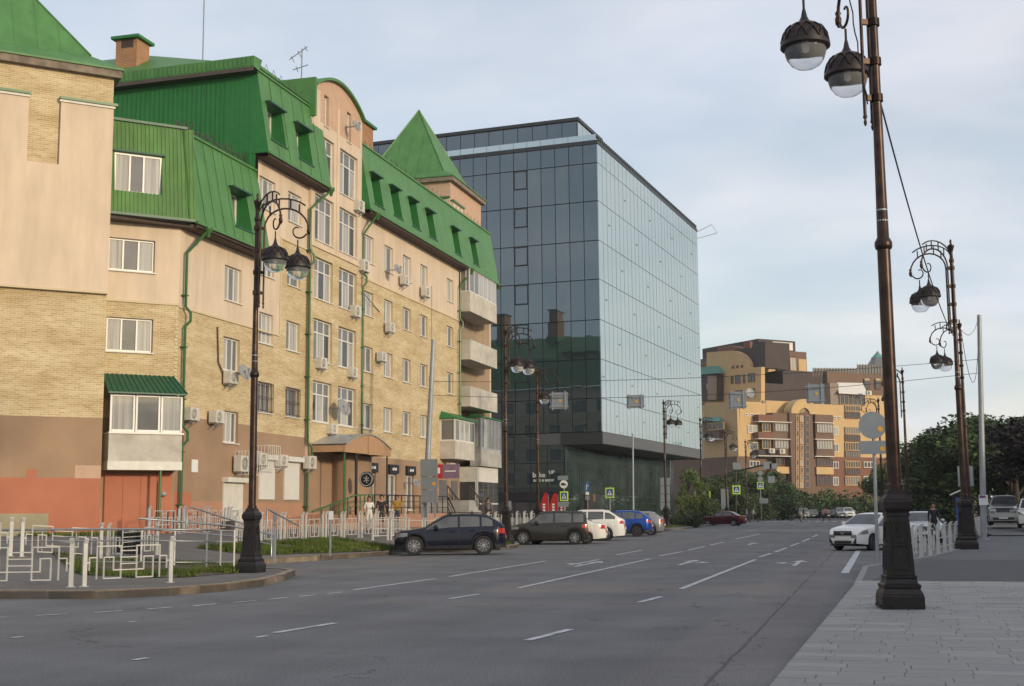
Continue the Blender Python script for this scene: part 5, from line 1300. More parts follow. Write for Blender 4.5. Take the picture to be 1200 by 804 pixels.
for k in range(10):
    y0 = 487+k*8.6
    if y0 > 566: break
    fwin(932.5, y0, 936, y0+7.6, 1.95, 1, 'pane_grey' if k % 2 else 'pane_dark', frame='gold_brick'); fwin(937.2, y0, 941.5, y0+7.6, 1.95, 2, ['pane_curtain', 'pane_dark', 'pane_grey'][k % 3], frame='gold_brick'); fwin(943.5, y0, 948, y0+7.6, 1.95, 1, 'pane_dark', frame='grey_brick')
fblock('bay', 956, 977, 486, 535, 1.2, 'brown_brick', 4)
for y0, y1 in ((496.5, 507), (516, 526.5)): fwin(957, y0, 976, y1, 1.24, 6, 'pane_curtain', frame='grey_brick')
for y0 in (495, 514.5, 534.5): fblock('balcony_slab', 955.5, 978, y0, y0+.9, 1.5, 'sill_white', 2.0)
fwin(957, 537, 976, 546, .4, 5, 'pane_dark', frame='red_brown'); fblock('balcony', 957, 977, 547.5, 556, 1.2, 'gold_brick', 2.4); fwin(957, 557, 976, 569, .4, 6, 'pane_dark', frame='red_brown'); fblock('base_course', 956, 978, 536, 700, .3, 'brown_brick', 3)
for y0, y1, m in ((500, 510, 'pane_curtain'), (520, 529.5, 'pane_grey'), (541, 549, 'pane_dark'), (559, 569, 'pane_grey')): fwin(976, y0, 982.5, y1, -.35 if y0 < 535 else .15, 2, m)
for x in (977, 982.5): fwin(x, 488, x+3, 491, -.35, 1)
for k, (y0, y1) in enumerate(((475, 482), (482.5, 490), (500, 509), (509.5, 517), (518, 528), (528.5, 536), (540, 548), (549, 556), (558, 569))): fwin(990.5, y0, 1008, y1, -3.0 if y0 < 536 else .2, 6, ['pane_dark', 'pane_dark', 'pane_grey'][k % 3], frame='gold_brick' if k % 2 == 0 else 'brown_brick')
for k, (y0, y1) in enumerate(((500, 508), (519, 528), (541, 548), (558, 568))): fwin(1012, y0, 1024, y1, -3.0 if y0 < 536 else .2, 3, 'pane_dark')
fwin(984, 461.5, 1014, 474, -3.1, 6, 'pane_dark', frame='orange_brick'); b = MB()
A0, A1 = fp(981, 449.5, -5.4), fp(1011, 450, -5.4); B0, B1 = fp(983, 461, -2.4), fp(1017, 463, -2.4)
b.mesh([A0, A1, B1, B0, A0+ZUP*.2, A1+ZUP*.2, B1+ZUP*.2, B0+ZUP*.2], [(0,1,2,3), (4,5,6,7), (0,1,5,4), (1,2,6,5), (2,3,7,6), (3,0,4,7)]); b.build('awning', 'sill_white', FAR)
fblock('bay', 973, 983, 449, 474, -3.3, 'grey_brick', 4)
for x in (1013, 1026): fwin(x, 445, x+6, 456, -7.0, 1, 'pane_dark', frame='brown_brick'); fwin(x, 443.5, x+5.5, 446, -6.9, 1, 'pane_curtain', frame='gold_brick')
# roof terrace screen, snow-white parapet posts and the glass cone
b = MB()
for k in range(16):
    x = 953+k*3.4; a = fp(x, 440, -8.1); b.bar(a-ZUP*.2, a+ZUP*1.55, .16)
for k in range(9):
    x = 1005+k*3.4; a = fp(x, 438, -8.5); b.bar(a-ZUP*.2, a+ZUP*2.0, .16)
b.build_each('terrace_post', 'grey_brick', FAR)
b = MB(); a, c = fp(953, 440, -8.2), fp(1004, 440, -8.2); b.mesh([a, c, c+ZUP*1.4, a+ZUP*1.4, a-FN*.1, c-FN*.1, c-FN*.1+ZUP*1.4, a-FN*.1+ZUP*1.4], [(0,1,2,3), (4,5,6,7), (3,2,6,7)])
a, c = fp(1005, 438, -8.6), fp(1034, 438, -8.6); b.mesh([a, c, c+ZUP*1.8, a+ZUP*1.8, a-FN*.1, c-FN*.1, c-FN*.1+ZUP*1.8, a-FN*.1+ZUP*1.8], [(0,1,2,3), (4,5,6,7), (3,2,6,7)]); b.build_each('terrace_screen', 'pane_grey', FAR)
c0 = fp(1029.5, 438, -14); rr = abs(fu(1040, 438, -14)-fu(1019, 438, -14))/2; za = fp(1029.5, 412, -14).z; zm = fp(1029.5, 420, -14).z; c1 = Vector((c0.x, c0.y, 0))
b = MB(); b.lathe([(rr*1.02, c0.z-3), (rr*1.02, c0.z+.4), (rr*.95, lerp(c0.z, zm, .5)), (rr*.52, zm)], c1, 10); dm_ = b.build('roof_cone', 'pane_grey', FAR)
b = MB(); b.lathe([(rr*.56, zm), (.02, za)], c1, 10); b.build('cone_cap', 'verdigris', dm_)
b = MB()
for k in range(10): t = 2*math.pi*k/10; b.bar(c1+Vector((rr*1.03*math.cos(t), rr*1.03*math.sin(t), c0.z+.3)), c1+Vector((.1*math.cos(t), .1*math.sin(t), za)), .14)
b.build('cone_rib', 'galvanised', dm_)
for px, py, r in ((879, 461, .85), (963, 471, .5)): dish(FAR, fp(px, py, 2), r, FN, FU, (.5, -.8, .3))
for px, py in ((900, 528), (912, 528.5), (1014, 460), (1009, 549)):
    a = fp(px, py+3, 2.0 if px < 950 else -1); air_conditioner(FAR, a, FU, FN, 1.2, .8, .4)
# red roofed house behind the trees
RH = thing('red_roofed_house', 'low house with a red roof half hidden by the trees on the right', 'house', (12, 175, 0))
a = atY(1062, 541, 175); c = atY(1088, 541, 175); t_ = atY(1064, 526, 175)
b = MB(); b.box((a.x, 175, 0), (c.x+6, 190, a.z)); b.build('wall', 'grey_brick', RH)
b = MB(); b.mesh([(a.x-.4, 174.5, a.z), (c.x+6.4, 174.5, a.z), (c.x+6.4, 182, t_.z+.3), (a.x-.4, 182, t_.z+.3), (a.x-.4, 190, a.z), (c.x+6.4, 190, a.z)], [(0,1,2,3), (3,2,5,4), (0,3,4), (1,5,2)]); b.build('roof', mat('red_roof', (.33, .05, .05), .7), RH)
for k in range(3): 
    b = MB(); b.box((a.x+1.2+k*3, 174.93, a.z-2.4), (a.x+2.4+k*3, 174.99, a.z-.9)); wn = b.build('window', 'pane_dark', RH)
# ------------------------------------------------------------------ street lamps
def square_loft(b, prof, mi=0):
    base = len(b.v)
    for z, h in prof: b.v += [Vector((-h,-h,z)), Vector((h,-h,z)), Vector((h,h,z)), Vector((-h,h,z))]
    for i in range(len(prof)-1):
        for k in range(4):
            a = base+i*4+k; c = base+i*4+(k+1) % 4; b.f.append((a, c, c+4, a+4)); b.m.append(mi); b.uv.append(None)
    b.f.append(tuple(base+(len(prof)-1)*4+k for k in range(4))); b.m.append(mi); b.uv.append(None)
def lamp_post(loc, rz, label, spread=32, scale=1.0, ped=0.0):
    t = thing('street_lamp', label, 'street lamp', (0,0,0), 0, 'twin lantern street lamps along the street')
    b = MB(); square_loft(b, [(0,.385),(.20,.385),(.215,.372),(.235,.372),(.31,.325),(.33,.34),(.37,.34),(.385,.30),(.45,.275),(.47,.285),(.50,.285),(.51,.255),(1.38,.195),(1.385,.215),(1.43,.215),(1.44,.205),(1.50,.255),(1.60,.265),(1.62,.245),(1.64,.245),(1.72,.17),(1.76,.17),(1.80,.12)])
    RP = Matrix.Rotation(ped, 3, 'Z') @ Matrix.Diagonal((.80, .80, 1)); b.v = [RP @ q for q in b.v]
    pdo = b.build('pedestal', 'bronze_dark', t, local=True)
    b = MB()      # cast panels with studs on each side of the pedestal
    for r in range(4):
        R_ = RP @ Matrix.Rotation(r*math.pi/2, 3, 'Z')
        def hw(z): return lerp(.255, .195, (z-.51)/.87)
        def q(x, z, o): v = R_ @ Vector((x, -(hw(z)+o), z)); return v
        for z0, z1 in ((.60,.95),(1.0,1.30)):
            w_ = hw(z0)*.62
            for a, c in (((-w_,z0),(w_,z0)),((w_,z0),(w_,z1)),((w_,z1),(-w_,z1)),((-w_,z1),(-w_,z0))): b.bar(q(*a,.004), q(*c,.004), .022)
        for i in range(4):
            for j in range(7):
                p = q(-.105+.07*i+(.035 if j % 2 else -.0), .65+j*.045, .004); s_ = .013
                tip_ = p + R_ @ Vector((0,-.014,0)); e = [p+R_ @ Vector((s_*x,0,s_*z)) for x, z in ((-1,0),(0,-1),(1,0),(0,1))]
                b.mesh(e+[tip_], [(0,1,4),(1,2,4),(2,3,4),(3,0,4)])
        p = q(0, 1.15, .006)
        for k in range(6): a = math.pi*k/3; b.bar(p, p+R_ @ Vector((.085*math.cos(a), -.006, .10*math.sin(a))), .03, .02)
        for sx in (-.35, .35):
            p = R_ @ Vector((sx*.7, -.386, .06)); b.box(p-Vector((.02,.02,.02)), p+Vector((.02,.02,.02)))
    b.build('cast_panel', 'bronze_dark', pdo, local=True, kind='stuff')
    b = MB(); b.lathe([(.13,1.78),(.13,1.86),(.105,1.88),(.10,5.5),(.125,5.52),(.135,5.56),(.135,5.62),(.115,5.66),(.092,5.70),(.082,6.5),(.07,8.2),(.066,10.05),(.085,10.07),(.09,10.16),(.06,10.2),(.055,10.42),(.08,10.5),(.115,10.60),(.12,10.66),(.05,10.70),(.03,10.76),(.045,10.80),(.03,10.86),(0,10.9)], n=14)
    pole = b.build('pole', 'bronze', t, smooth=40, local=True)
    b = MB()
    for z in (5.95, 6.12): b.lathe([(.075,z),(.09,z),(.09,z+.025),(.075,z+.025)], n=12)
    b.build_each('pole_band', 'galvanised', pole, local=True)
    for sgn in (-1, 1):
        d = Vector((math.cos(rad(spread)*sgn), math.sin(rad(spread)*sgn), 0))
        P = lambda r, z: d*r + ZUP*z
        b = MB()
        pts = [P(.21, 7.65), P(.21, 9.85)]
        for k in range(1, 13): a = math.pi - math.pi*1.08*k/12; pts.append(P(.845+.635*math.cos(a), 9.85+.62*math.sin(a)))
        # into the scroll
        cx_, cz_ = 1.17, 9.83
        for k in range(1, 20):
            a = -.1 - 4.9*k/19; r = lerp(.30, .07, (k/19)**.9); pts.append(P(cx_+r*math.cos(a)*.92, cz_+r*math.sin(a)))
        rs = [.028]*14 + [lerp(.028,.018,k/19) for k in range(1, 20)]
        b.tube(pts, rs[:len(pts)], 8)
        pts2 = [P(.06, 10.35)]
        for k in range(9): a = math.pi*.86 - math.pi*.62*k/8; pts2.append(P(.80+.80*math.cos(a), 10.18+.58*math.sin(a)))
        b.tube(pts2, .024, 6)
        for r, z0, z1 in ((.36, 10.25, 10.52), (.62, 10.42, 10.74), (.95, 10.46, 10.76), (1.2, 10.33, 10.62)): b.bar(P(r, z0), P(r, z1), .035)
        for z in (7.95, 8.55, 9.2, 9.85): b.bar(P(.06, z), P(.21, z), .05, .09); b.lathe([(.07,z-.06),(.098,z-.06),(.098,z+.06),(.07,z+.06)], n=12)
        b.lathe([(0,7.48),(.018,7.5),(.03,7.55),(.015,7.59),(.038,7.63),(.03,7.66)], P(.21, 0), n=8)
        b.lathe([(.03,9.72),(.055,9.76),(.06,9.84),(.035,9.9),(.055,9.94),(.03,9.99)], P(1.48, 0), n=8)
        b.build('arm', 'bronze', t, smooth=50, local=True)
        c = P(1.17, 0)
        b = MB(); b.lathe([(.02,9.55),(.02,9.36),(.035,9.30),(.05,9.22),(.085,9.15),(.12,9.125),(.20,9.09),(.27,9.03),(.325,8.95),(.352,8.87),(.36,8.80),(.385,8.79),(.39,8.72),(.365,8.70),(.34,8.70),(.33,8.74),(.2,8.9),(0,8.95)], c, n=20)
        lan = b.build('lantern', 'bronze_dark', t, smooth=35, local=True)
        b = MB()
        for k in range(12):
            a = 2*math.pi*k/12; pp_ = []
            for s_ in range(7):
                tt = s_/6; ang = a + (math.pi/3)*tt; z = 8.80+.25*math.sin(math.pi*tt); r = .362*math.sqrt(max(0, 1-((z-8.78)/.37)**2))+.016; pp_.append(c+Vector((r*math.cos(ang), r*math.sin(ang), z)))
            b.tube(pp_, .012, 4, cap=False)
        b.build('lantern_ribs', 'bronze', lan, local=True)
        b = MB(); b.lathe([(.325,8.70),(.32,8.62),(.29,8.53),(.23,8.44),(.15,8.39),(0,8.37)], c, n=20); b.build('lamp_glass', 'lamp_glass', lan, smooth=60, local=True)
        b = MB(); b.lathe([(0,8.86),(.05,8.85),(.06,8.76),(.05,8.66),(0,8.63)], c, n=10); b.build('bulb', 'sign_white', lan, smooth=60, local=True)
    t.location = loc; t.rotation_euler = (0,0,rz); t.scale = (scale,)*3
    return t
pL = at(294, 670.5, .16); pR = at(1055, 712, PZ+.02)
lampL = lamp_post((pL.x, pL.y, .15), rad(-5), 'nearest twin lantern lamp on the left, bronze post on the grass by the ramp railing', 32, .925, rad(5))
def put_lamp(x, y, z, rz, label, sc=.98): return copy_tree(lampL, (x, y, z), rad(rz), label, scale=sc)
lamp_post((pR.x, pR.y, PZ), rad(159), 'tallest lamp in front, bronze pedestal on the grey paving tiles', 47, 1.02, rad(30))
p = at(593.5, 637.5, .15); put_lamp(p.x, p.y, .15, -12, 'lamp with a reddish post standing between the navy and the brown car', .94)
def lamp_px(px, ytop, rz, label, z=.15):
    """far lamp: place it where a 10.9 m lamp has its top at that pixel"""
    d = ray(px, ytop); d2 = Vector((d.x, d.y, 0)).length; k = (10.68+z-EYE)/d.z; p = CAMP + d*k; return put_lamp(p.x, p.y, z, rz, label)
lamp_px(629, 430.5, -20, 'reddish lamp post in front of the dark cafe glass')
lamp_px(777.5, 468, -20, 'dark lamp post in front of the pale glass wall, beside the tall grey board')
lamp_px(820, 488, -10, 'dark lamp post with the red no entry sign')
lamp_px(849, 503.5, -5, 'slender brown lamp post in front of the dull golden wall')
lamp_px(873, 515, 0, 'small dark lamp post near the yellow crossing sign')
lamp_px(923, 541, -10, 'farthest small lamp post in front of the brown stair tower')
p = at(1133, 643.5, PZ); put_lamp(p.x, p.y, PZ, 180+12, 'bronze lamp at the end of the white fence on the right', 1.065)
lamp_px(1124, 374, 160, 'lamp whose low lanterns hang below those of the fence lamp')
lamp_px(1057, 430, 185, 'dark lamp post directly behind the tallest lamp')
lamp_px(1029, 465, 165, 'lamp with scrolled arms just above the round grey sign')
lamp_px(1099, 500, 170, 'thin reddish post among the trees on the right', z=.15)

# ------------------------------------------------------------------ plain poles, span wires, hanging sign backs
def pole(name, px, py, top, r0, r1, label, z=.15, m='galvanised', lean=None, cat='pole', depth=None):
    p = at(px, py, z) if depth is None else atY(px, py, depth)
    if depth is not None: p.z = z
    q = on_plane(top[0], top[1], p, (0,1,0)); t = thing(name, label, cat, p)
    b = MB(); n = 8; pts = [p.lerp(q, k/n) for k in range(n+1)]; b.tube(pts, [lerp(r0, r1, k/n) for k in range(n+1)], 12); b.lathe([(r0*1.9,0),(r0*1.9,.03),(r0*1.25,.05)], p, 12)
    b.build('post', m, t, smooth=50)
    return t, p, q
wp, wp0, wp1 = pole('contact_wire_pole', 497, 612, (508, 398), .17, .11, 'leaning grey steel pole with grey boards, behind the navy car', z=.5, depth=62)
rp_, rp0, rp1 = pole('contact_wire_pole', 1153, 632.5, (1147.5, 369), .15, .10, 'tall grey steel pole on the right past the fence, wires tied to it')
def oboard(name, px0, py0, px1, py1, Y, thick, m, label=None, cat=None, parent=None, group=None, frame=None, sticker=None):
    a = atY(px0, py1, Y); c = atY(px1, py0, Y)
    b = MB(); b.box((a.x, Y, a.z), (c.x, Y+thick, c.z))
    if parent is not None: o = b.build(name, m, parent)
    else:
        o = thing(name, label, cat, ((a.x+c.x)/2, Y, a.z), 0, group); b.build('panel', m, o)
    if frame:
        f = MB(); t = .05
        f.box((a.x-.02, Y-.03, a.z-.02), (c.x+.02, Y-.002, a.z+t)); f.box((a.x-.02, Y-.03, c.z-t), (c.x+.02, Y-.002, c.z+.02)); f.box((a.x-.02, Y-.03, a.z+t), (a.x+t, Y-.002, c.z-t)); f.box((c.x-t, Y-.03, a.z+t), (c.x+.02, Y-.002, c.z-t)); f.build('frame', frame, o)
    if sticker:
        s_ = MB(); x, z = lerp(a.x, c.x, sticker[0]), lerp(a.z, c.z, sticker[1]); r = sticker[2]; s_.lathe([(0,-.006),(r,-.006),(r,-.002),(0,-.002)], (x, Y, z), 12, axis='y'); s_.build('sticker', 'sticker_orange', o)
    return o
# grey boards on the left pole
gb = thing('information_board', 'tall dark grey boards seen from the back, fixed to the leaning pole', 'notice board', atY(500, 612, 61.5))
for k, (x0, y0, x1, y1, st) in enumerate(((492.5, 538, 512.5, 558.5, None), (493, 559, 512.5, 573.5, (.8, .45, .1)), (493.5, 574, 512.5, 589, None))):
    oboard('panel', x0, y0, x1, y1, 61.4, .06, 'sign_back', parent=gb, sticker=st)
b = MB()
for px in (495, 510): a, c = atY(px, 612, 61.55), atY(px, 538, 61.55); b.bar((a.x, 61.55, .7), (c.x, 61.55, c.z), .08)
b.build('post', 'galvanised', gb)
# two span wires between the two poles and the backs of the lane signs hung on them
sw = thing('span_wire', 'two thin wires stretched over the street between the grey poles', 'wire', (wp0.lerp(rp0, .5).x, wp0.lerp(rp0, .5).y, 6))
WA, WB = [on_plane(503.7, y, wp0.lerp(wp1, .8), (0,1,0)) for y in (447, 463)], [on_plane(1148, y, rp0, (0,1,0)) for y in (421, 437)]
def wire_pt(k, t): p = WA[k].lerp(WB[k], t); p.z -= (.55 if k else .35)*4*t*(1-t); return p
for k in (0, 1):
    b = MB(); b.tube([wire_pt(k, i/24) for i in range(25)], .013, 5); b.build('wire', 'cable', sw)
def hung(pxc, yt, yb, label):
    lo, hi = 0, 1
    for _ in range(40):
        t = (lo+hi)/2; d = RCAM.transposed() @ (wire_pt(0, t)-CAMP); x = 600-1500*d.x/d.z
        if x < pxc: lo = t
        else: hi = t
    P = wire_pt(0, t); Q = wire_pt(1, t); Y = P.y
    a = atY(pxc-10, yb, Y); c = atY(pxc+10, yt, Y); h_ = c.z-a.z; wd = c.x-a.x
    o = thing('lane_sign', label, 'hanging sign', ((a.x+c.x)/2, Y, a.z), 0, 'sign backs hung over the lanes')
    b = MB(); b.box((a.x, Y+.02, a.z), (c.x, Y+.05, c.z)); b.build('panel', 'sign_back', o)
    b = MB()
    for z in (a.z+.09, c.z-.13): b.box((a.x-.05, Y-.025, z), (c.x+.05, Y+.018, z+.05))
    for x in (a.x+.1, c.x-.15): b.box((x, Y-.03, a.z-.06), (x+.05, Y-.026+.04, c.z+.06))
    b.build('frame', 'galvanised', o)
    b = MB(); b.lathe([(0,-.002),(.07,-.002),(.07,.018),(0,.018)], ((a.x+c.x)/2+.05, Y, (a.z+c.z)/2), 12, axis='y'); b.build('sticker', 'sticker_orange', o)
for px, y0, y1, l in ((655, 459.5, 479.5, 'square grey sign back hung before the dark glass by the reddish lamp'), (744.5, 462.5, 478.5, 'square pale sign back hung before the pale glass wall'), (864, 458.5, 479, 'square sign back hung before the green topped bay'), (955.5, 450, 472.5, 'square sign back hung beside the arched gable')): hung(px, y0, y1, l)
# slack cables
cb = thing('overhead_cable', 'dark cable dropping from the tallest lamp to the grey pole on the right', 'cable', (2, 40, 5))
b = MB(); A = Vector((pR.x+.05, pR.y, 8.2)); B2 = on_plane(1127, 404, (0, 56, 0), (0,1,0)); b.tube([A.lerp(B2, k/20)-ZUP*(.9*4*(k/20)*(1-k/20)) for k in range(21)], .016, 5); b.build('strand', 'cable', cb)
cb = thing('overhead_cable', 'thin slack cable looping between the fence lamp and the grey pole', 'cable', (4, 60, 6))
b = MB(); A = on_plane(1126, 386, (0, 52, 0), (0,1,0)); B2 = on_plane(1147, 371, rp0, (0,1,0)); b.tube([A.lerp(B2, k/12)-ZUP*(.5*4*(k/12)*(1-k/12)) for k in range(13)], .012, 4); b.tube([A.lerp(B2, k/12)-ZUP*(2.6*4*(k/12)*(1-k/12)) for k in range(13)], .012, 4); b.build('strand', 'cable', cb)
cb = thing('overhead_cable', 'short dark cable hanging from the arm of the tallest lamp beside its nearer lantern', 'cable', (pR.x-.4, pR.y, 9))
b = MB(); A, B2 = atY(987, -60, pR.y-.1), atY(1017, 122, pR.y-.12); b.tube([A.lerp(B2, k/16)+Vector((.012*math.cos(k*2.1), .012*math.sin(k*2.1), -.12*4*(k/16)*(1-k/16))) for k in range(17)], .012, 5); b.build('strand', 'cable', cb)
# more poles along the street
pole('lighting_pole', 742, 604, (741.5, 508), .09, .07, 'thin pale grey pole in front of the glass podium', z=.15, depth=105)
pole('lighting_pole', 1093, 588, (1091, 500), .11, .08, 'thin grey pole in front of the dark trees', z=.15, depth=125)
# ------------------------------------------------------------------ road signs
def disc(c, r, th, m, name, parent, n=24):
    b = MB(); b.lathe([(0,0),(r,0),(r,th),(0,th)], c, n, axis='y'); return b.build(name, m, parent)
rsn = thing('road_sign', 'round and oblong grey sign backs on a steel post by the tallest lamp', 'road sign', at(1028.5, 661, PZ))
sp = at(1028.5, 661, PZ); Ys = sp.y
b = MB(); tp = atY(1023, 486, Ys); b.tube([sp, tp], .048, 10); b.build('post', 'galvanised', rsn, smooth=50)
c = atY(1022.5, 498.5, Ys); r = (atY(1039, 498.5, Ys)-c).x; d_ = disc(c-Vector((0,.09,0)), r, .02, 'sign_back', 'round_panel', rsn, 32)
disc(atY(1031.5, 503, Ys)-Vector((0,.10,0)), .075, .008, 'sticker_orange', 'sticker', d_)
b = MB(); b.bar(c+Vector((-r*.8,-.06,.15)), c+Vector((r*.8,-.06,.15)), .04); b.bar(c+Vector((-r*.8,-.06,-.15)), c+Vector((r*.8,-.06,-.15)), .04); b.build('bracket', 'galvanised', d_)
a, c = atY(1007.5, 532.5, Ys), atY(1040, 516.5, Ys); b = MB(); b.box((a.x, Ys-.09, a.z), (c.x, Ys-.07, c.z)); d_ = b.build('oblong_panel', 'sign_back', rsn); disc(atY(1034, 526, Ys)-Vector((0,.10,0)), .07, .008, 'sticker_orange', 'sticker', d_)
def crossing_sign(px, py, s, Y, label, post_to=None, skew=0):
    """square lime border, blue field, white triangle with a walking figure"""
    c = atY(px, py, Y); h_ = (atY(px+s, py, Y)-atY(px-s, py, Y)).x/2
    t = thing('crossing_sign', label, 'road sign', (c.x, Y, .1))
    V_ = h_*1.12
    b = MB(); b.box((c.x-h_, Y, c.z-V_), (c.x+h_, Y+.04, c.z+V_)); p1 = b.build('lime_border', 'sign_lime', t)
    b = MB(); b.box((c.x-h_*.72, Y-.012, c.z-V_*.76), (c.x+h_*.72, Y-.002, c.z+V_*.76)); b.build('blue_field', 'sign_blue', p1)
    b = MB(); b.prism([(c.x-h_*.58, Y-.022, c.z-V_*.5), (c.x+h_*.58, Y-.022, c.z-V_*.5), (c.x, Y-.022, c.z+V_*.55)], (0,.008,0)); b.build('white_triangle', 'sign_white', p1)
    b = MB(); y = Y-.03; f = lambda x, z: (c.x+h_*x, y, c.z+V_*z)
    b.bar(f(0,.12), f(0,-.12), .2*h_, .01); b.bar(f(0,-.1), f(-.2,-.42), .1*h_, .01); b.bar(f(0,-.1), f(.2,-.42), .1*h_, .01); b.bar(f(-.02,.08), f(.2,-.08), .07*h_, .01); b.bar(f(0,.26), f(0,.16), .13*h_, .01); b.build('walking_figure', 'sign_black', p1)
    if post_to is not None: b = MB(); b.tube([(c.x, Y+.08, .1), (c.x, Y+.08, c.z+V_*post_to)], .04, 8); b.build('post', 'galvanised', t)
    return t, c, h_
t_, c, h_ = crossing_sign(661, 581.5, 4.8, 92, 'lime bordered pedestrian crossing sign under the round sign, by the cafe', 3.4)
d_ = disc((c.x, 91.93, atY(661, 567.5, 92).z), .30, .03, 'sign_white', 'round_panel', t_); b = MB(); z = atY(661, 567.5, 92).z; b.box((c.x-.16, 91.9, z-.08), (c.x+.05, 91.925, z+.1)); b.box((c.x+.06, 91.9, z-.08), (c.x+.17, 91.925, z+.03)); b.build('sign_symbol', 'sign_black', d_)
oboard('panel', 653.5, 557.5, 665.5, 562.5, 92, .03, 'sign_back', parent=t_); oboard('panel', 654, 588, 666, 594, 92, .03, 'sign_back', parent=t_)
t_, c, h_ = crossing_sign(714.5, 577.5, 5.2, 100, 'lime bordered crossing sign in front of the glass podium', 1.2)
t_, c, h_ = crossing_sign(863, 574, 4.6, 165, 'crossing sign hung under the curved mast arm', None)
b = MB(); q = [atY(*p, 165.15) for p in ((862.5, 604), (862.5, 553), (870, 550.5), (892, 545.5), (903, 544.5))]; q[0].z = .1; b.tube(q, .12, 8); b.build('mast_arm', 'black_metal', t_)
for x0, y0, x1, y1 in ((895, 541, 904, 550), (902, 543, 911, 549.5), (859, 542, 868, 550)): oboard('panel', x0, y0, x1, y1, 164.9, .06, 'sign_back', parent=t_)
t_, c, h_ = crossing_sign(891, 569, 3.8, 170, 'smaller crossing sign on a pale post beside the hedge', 2.4)
oboard('panel', 900, 558, 908, 566, 170, .04, 'sign_back', parent=t_); b = MB(); c2 = atY(891, 554.5, 170); b.prism([(c2.x-.42,169.9,c2.z),(c2.x,169.9,c2.z-.42),(c2.x+.42,169.9,c2.z),(c2.x,169.9,c2.z+.42)], (0,.03,0)); b.build('diamond_panel', 'sign_back', t_); oboard('panel', 890, 584, 900, 590, 170, .04, 'sign_back', parent=t_); disc(atY(891, 561.5, 169.9), .35, .03, 'sign_back', 'round_panel', t_)
# no entry sign group on its lamp
Yn = 128.0; c = atY(820, 581, Yn)
ne = thing('no_entry_sign', 'red round no entry sign with a white bar, grey boards above and below', 'road sign', (c.x, Yn, .1))
d_ = disc(c, .46, .03, 'sign_red', 'red_disc', ne, 28); disc(c+Vector((0,.004,0)), .50, .02, 'sign_white', 'white_rim', ne, 28)
b = MB(); b.box((c.x-.34, Yn-.012, c.z-.085), (c.x+.34, Yn-.002, c.z+.085)); b.build('white_bar', 'sign_white', d_)
cd = atY(820, 567.5, Yn); b = MB(); b.prism([(cd.x-.52,Yn,cd.z),(cd.x,Yn,cd.z-.52),(cd.x+.52,Yn,cd.z),(cd.x,Yn,cd.z+.52)], (0,.03,0)); b.build('diamond_panel', 'sign_back', ne)
oboard('panel', 813.5, 574, 827, 578.5, Yn, .03, 'sign_back', parent=ne); oboard('panel', 815.5, 587, 825, 595.5, Yn, .03, 'sign_back', parent=ne); oboard('panel', 831, 575.5, 832.5, 583, Yn, .03, 'sign_lime', parent=ne)
b = MB(); b.tube([(c.x, Yn+.08, .1), (c.x, Yn+.08, cd.z+.6)], .04, 8); b.build('post', 'galvanised', ne)
# tall grey boards in front of the podium, blue parking sign, far boards, right board
tb = thing('information_board', 'tall narrow pale board seen from behind at the podium hedge', 'notice board', atY(779.5, 606, 112))
for k in range(4): oboard('panel', 774, 560+k*9.6, 785, 569+k*9.6, 111.6, .05, 'sign_back', parent=tb)
b = MB(); a = atY(779.5, 600, 111.8); b.bar((a.x, 111.75, .1), (a.x, 111.75, atY(779.5, 559, 111.75).z), .12); b.build('post', 'galvanised', tb)
ps = thing('parking_sign', 'narrow blue parking sign with two small white plates on a thin post', 'road sign', atY(688, 600, 96))
pn = oboard('panel', 686, 566, 690.5, 576, 96, .03, 'sign_blue', parent=ps); oboard('panel', 686.3, 576.4, 690.2, 580, 96, .03, 'sign_white', parent=ps); oboard('panel', 686, 581, 690.6, 586, 96, .03, 'sign_back', parent=ps)
c = atY(688.2, 571, 96); b = MB(); f = lambda x, z: (c.x+x, 95.98, c.z+z); b.bar(f(-.06,-.22), f(-.06,.22), .05, .01)
for k in range(6):
    a0, a1 = math.pi/2-math.pi*k/6, math.pi/2-math.pi*(k+1)/6; b.bar(f(-.06+.13*math.cos(a0), .11+.11*math.sin(a0)), f(-.06+.13*math.cos(a1), .11+.11*math.sin(a1)), .05, .01)
b.build('letter_p', 'sign_white', pn)
b = MB(); b.tube([(c.x, 96.08, .1), (c.x, 96.08, c.z+.4)], .03, 6); b.build('post', 'galvanised', ps)
fb = thing('information_board', 'pair of slim pale boards on a brown lamp post, far left of the hedge', 'notice board', atY(849, 600, 160))
for k in range(2): oboard('panel', 845.3+k*4.4, 573, 849+k*4.4, 597, 160, .05, 'sign_back', parent=fb)
rb = thing('information_board', 'grey oblong board behind the fence lamp on the right', 'notice board', atY(1131, 600, 75))
oboard('panel', 1123, 546, 1140, 570, 75, .05, 'sign_back', parent=rb); b = MB(); a = atY(1131, 569, 75.1); b.bar((a.x, 75.1, .15), (a.x, 75.1, a.z), .1); b.build('post', 'galvanised', rb)
ks = thing('pavement_kiosk', 'blue kiosk stand with a tilted pale roof panel behind the fence lamp', 'kiosk', atY(1124, 612, 70))
b = MB(); a, c = atY(1121.5, 606, 70), atY(1128, 583, 70); b.box((a.x, 70, .15), (c.x, 70.5, c.z)); b.build('panel', 'sign_blue', ks)
b = MB(); A, B2 = atY(1114, 580.5, 70), atY(1130, 573.5, 70); b.mesh([A, B2, B2+Vector((0,1.0,0)), A+Vector((0,1.0,0)), A+ZUP*.05, B2+ZUP*.05, B2+Vector((0,1.0,.05)), A+Vector((0,1.0,.05))], [(0,1,2,3),(4,5,6,7),(0,1,5,4),(1,2,6,5),(2,3,7,6),(3,0,4,7)]); b.build('roof_panel', 'sign_white', ks)
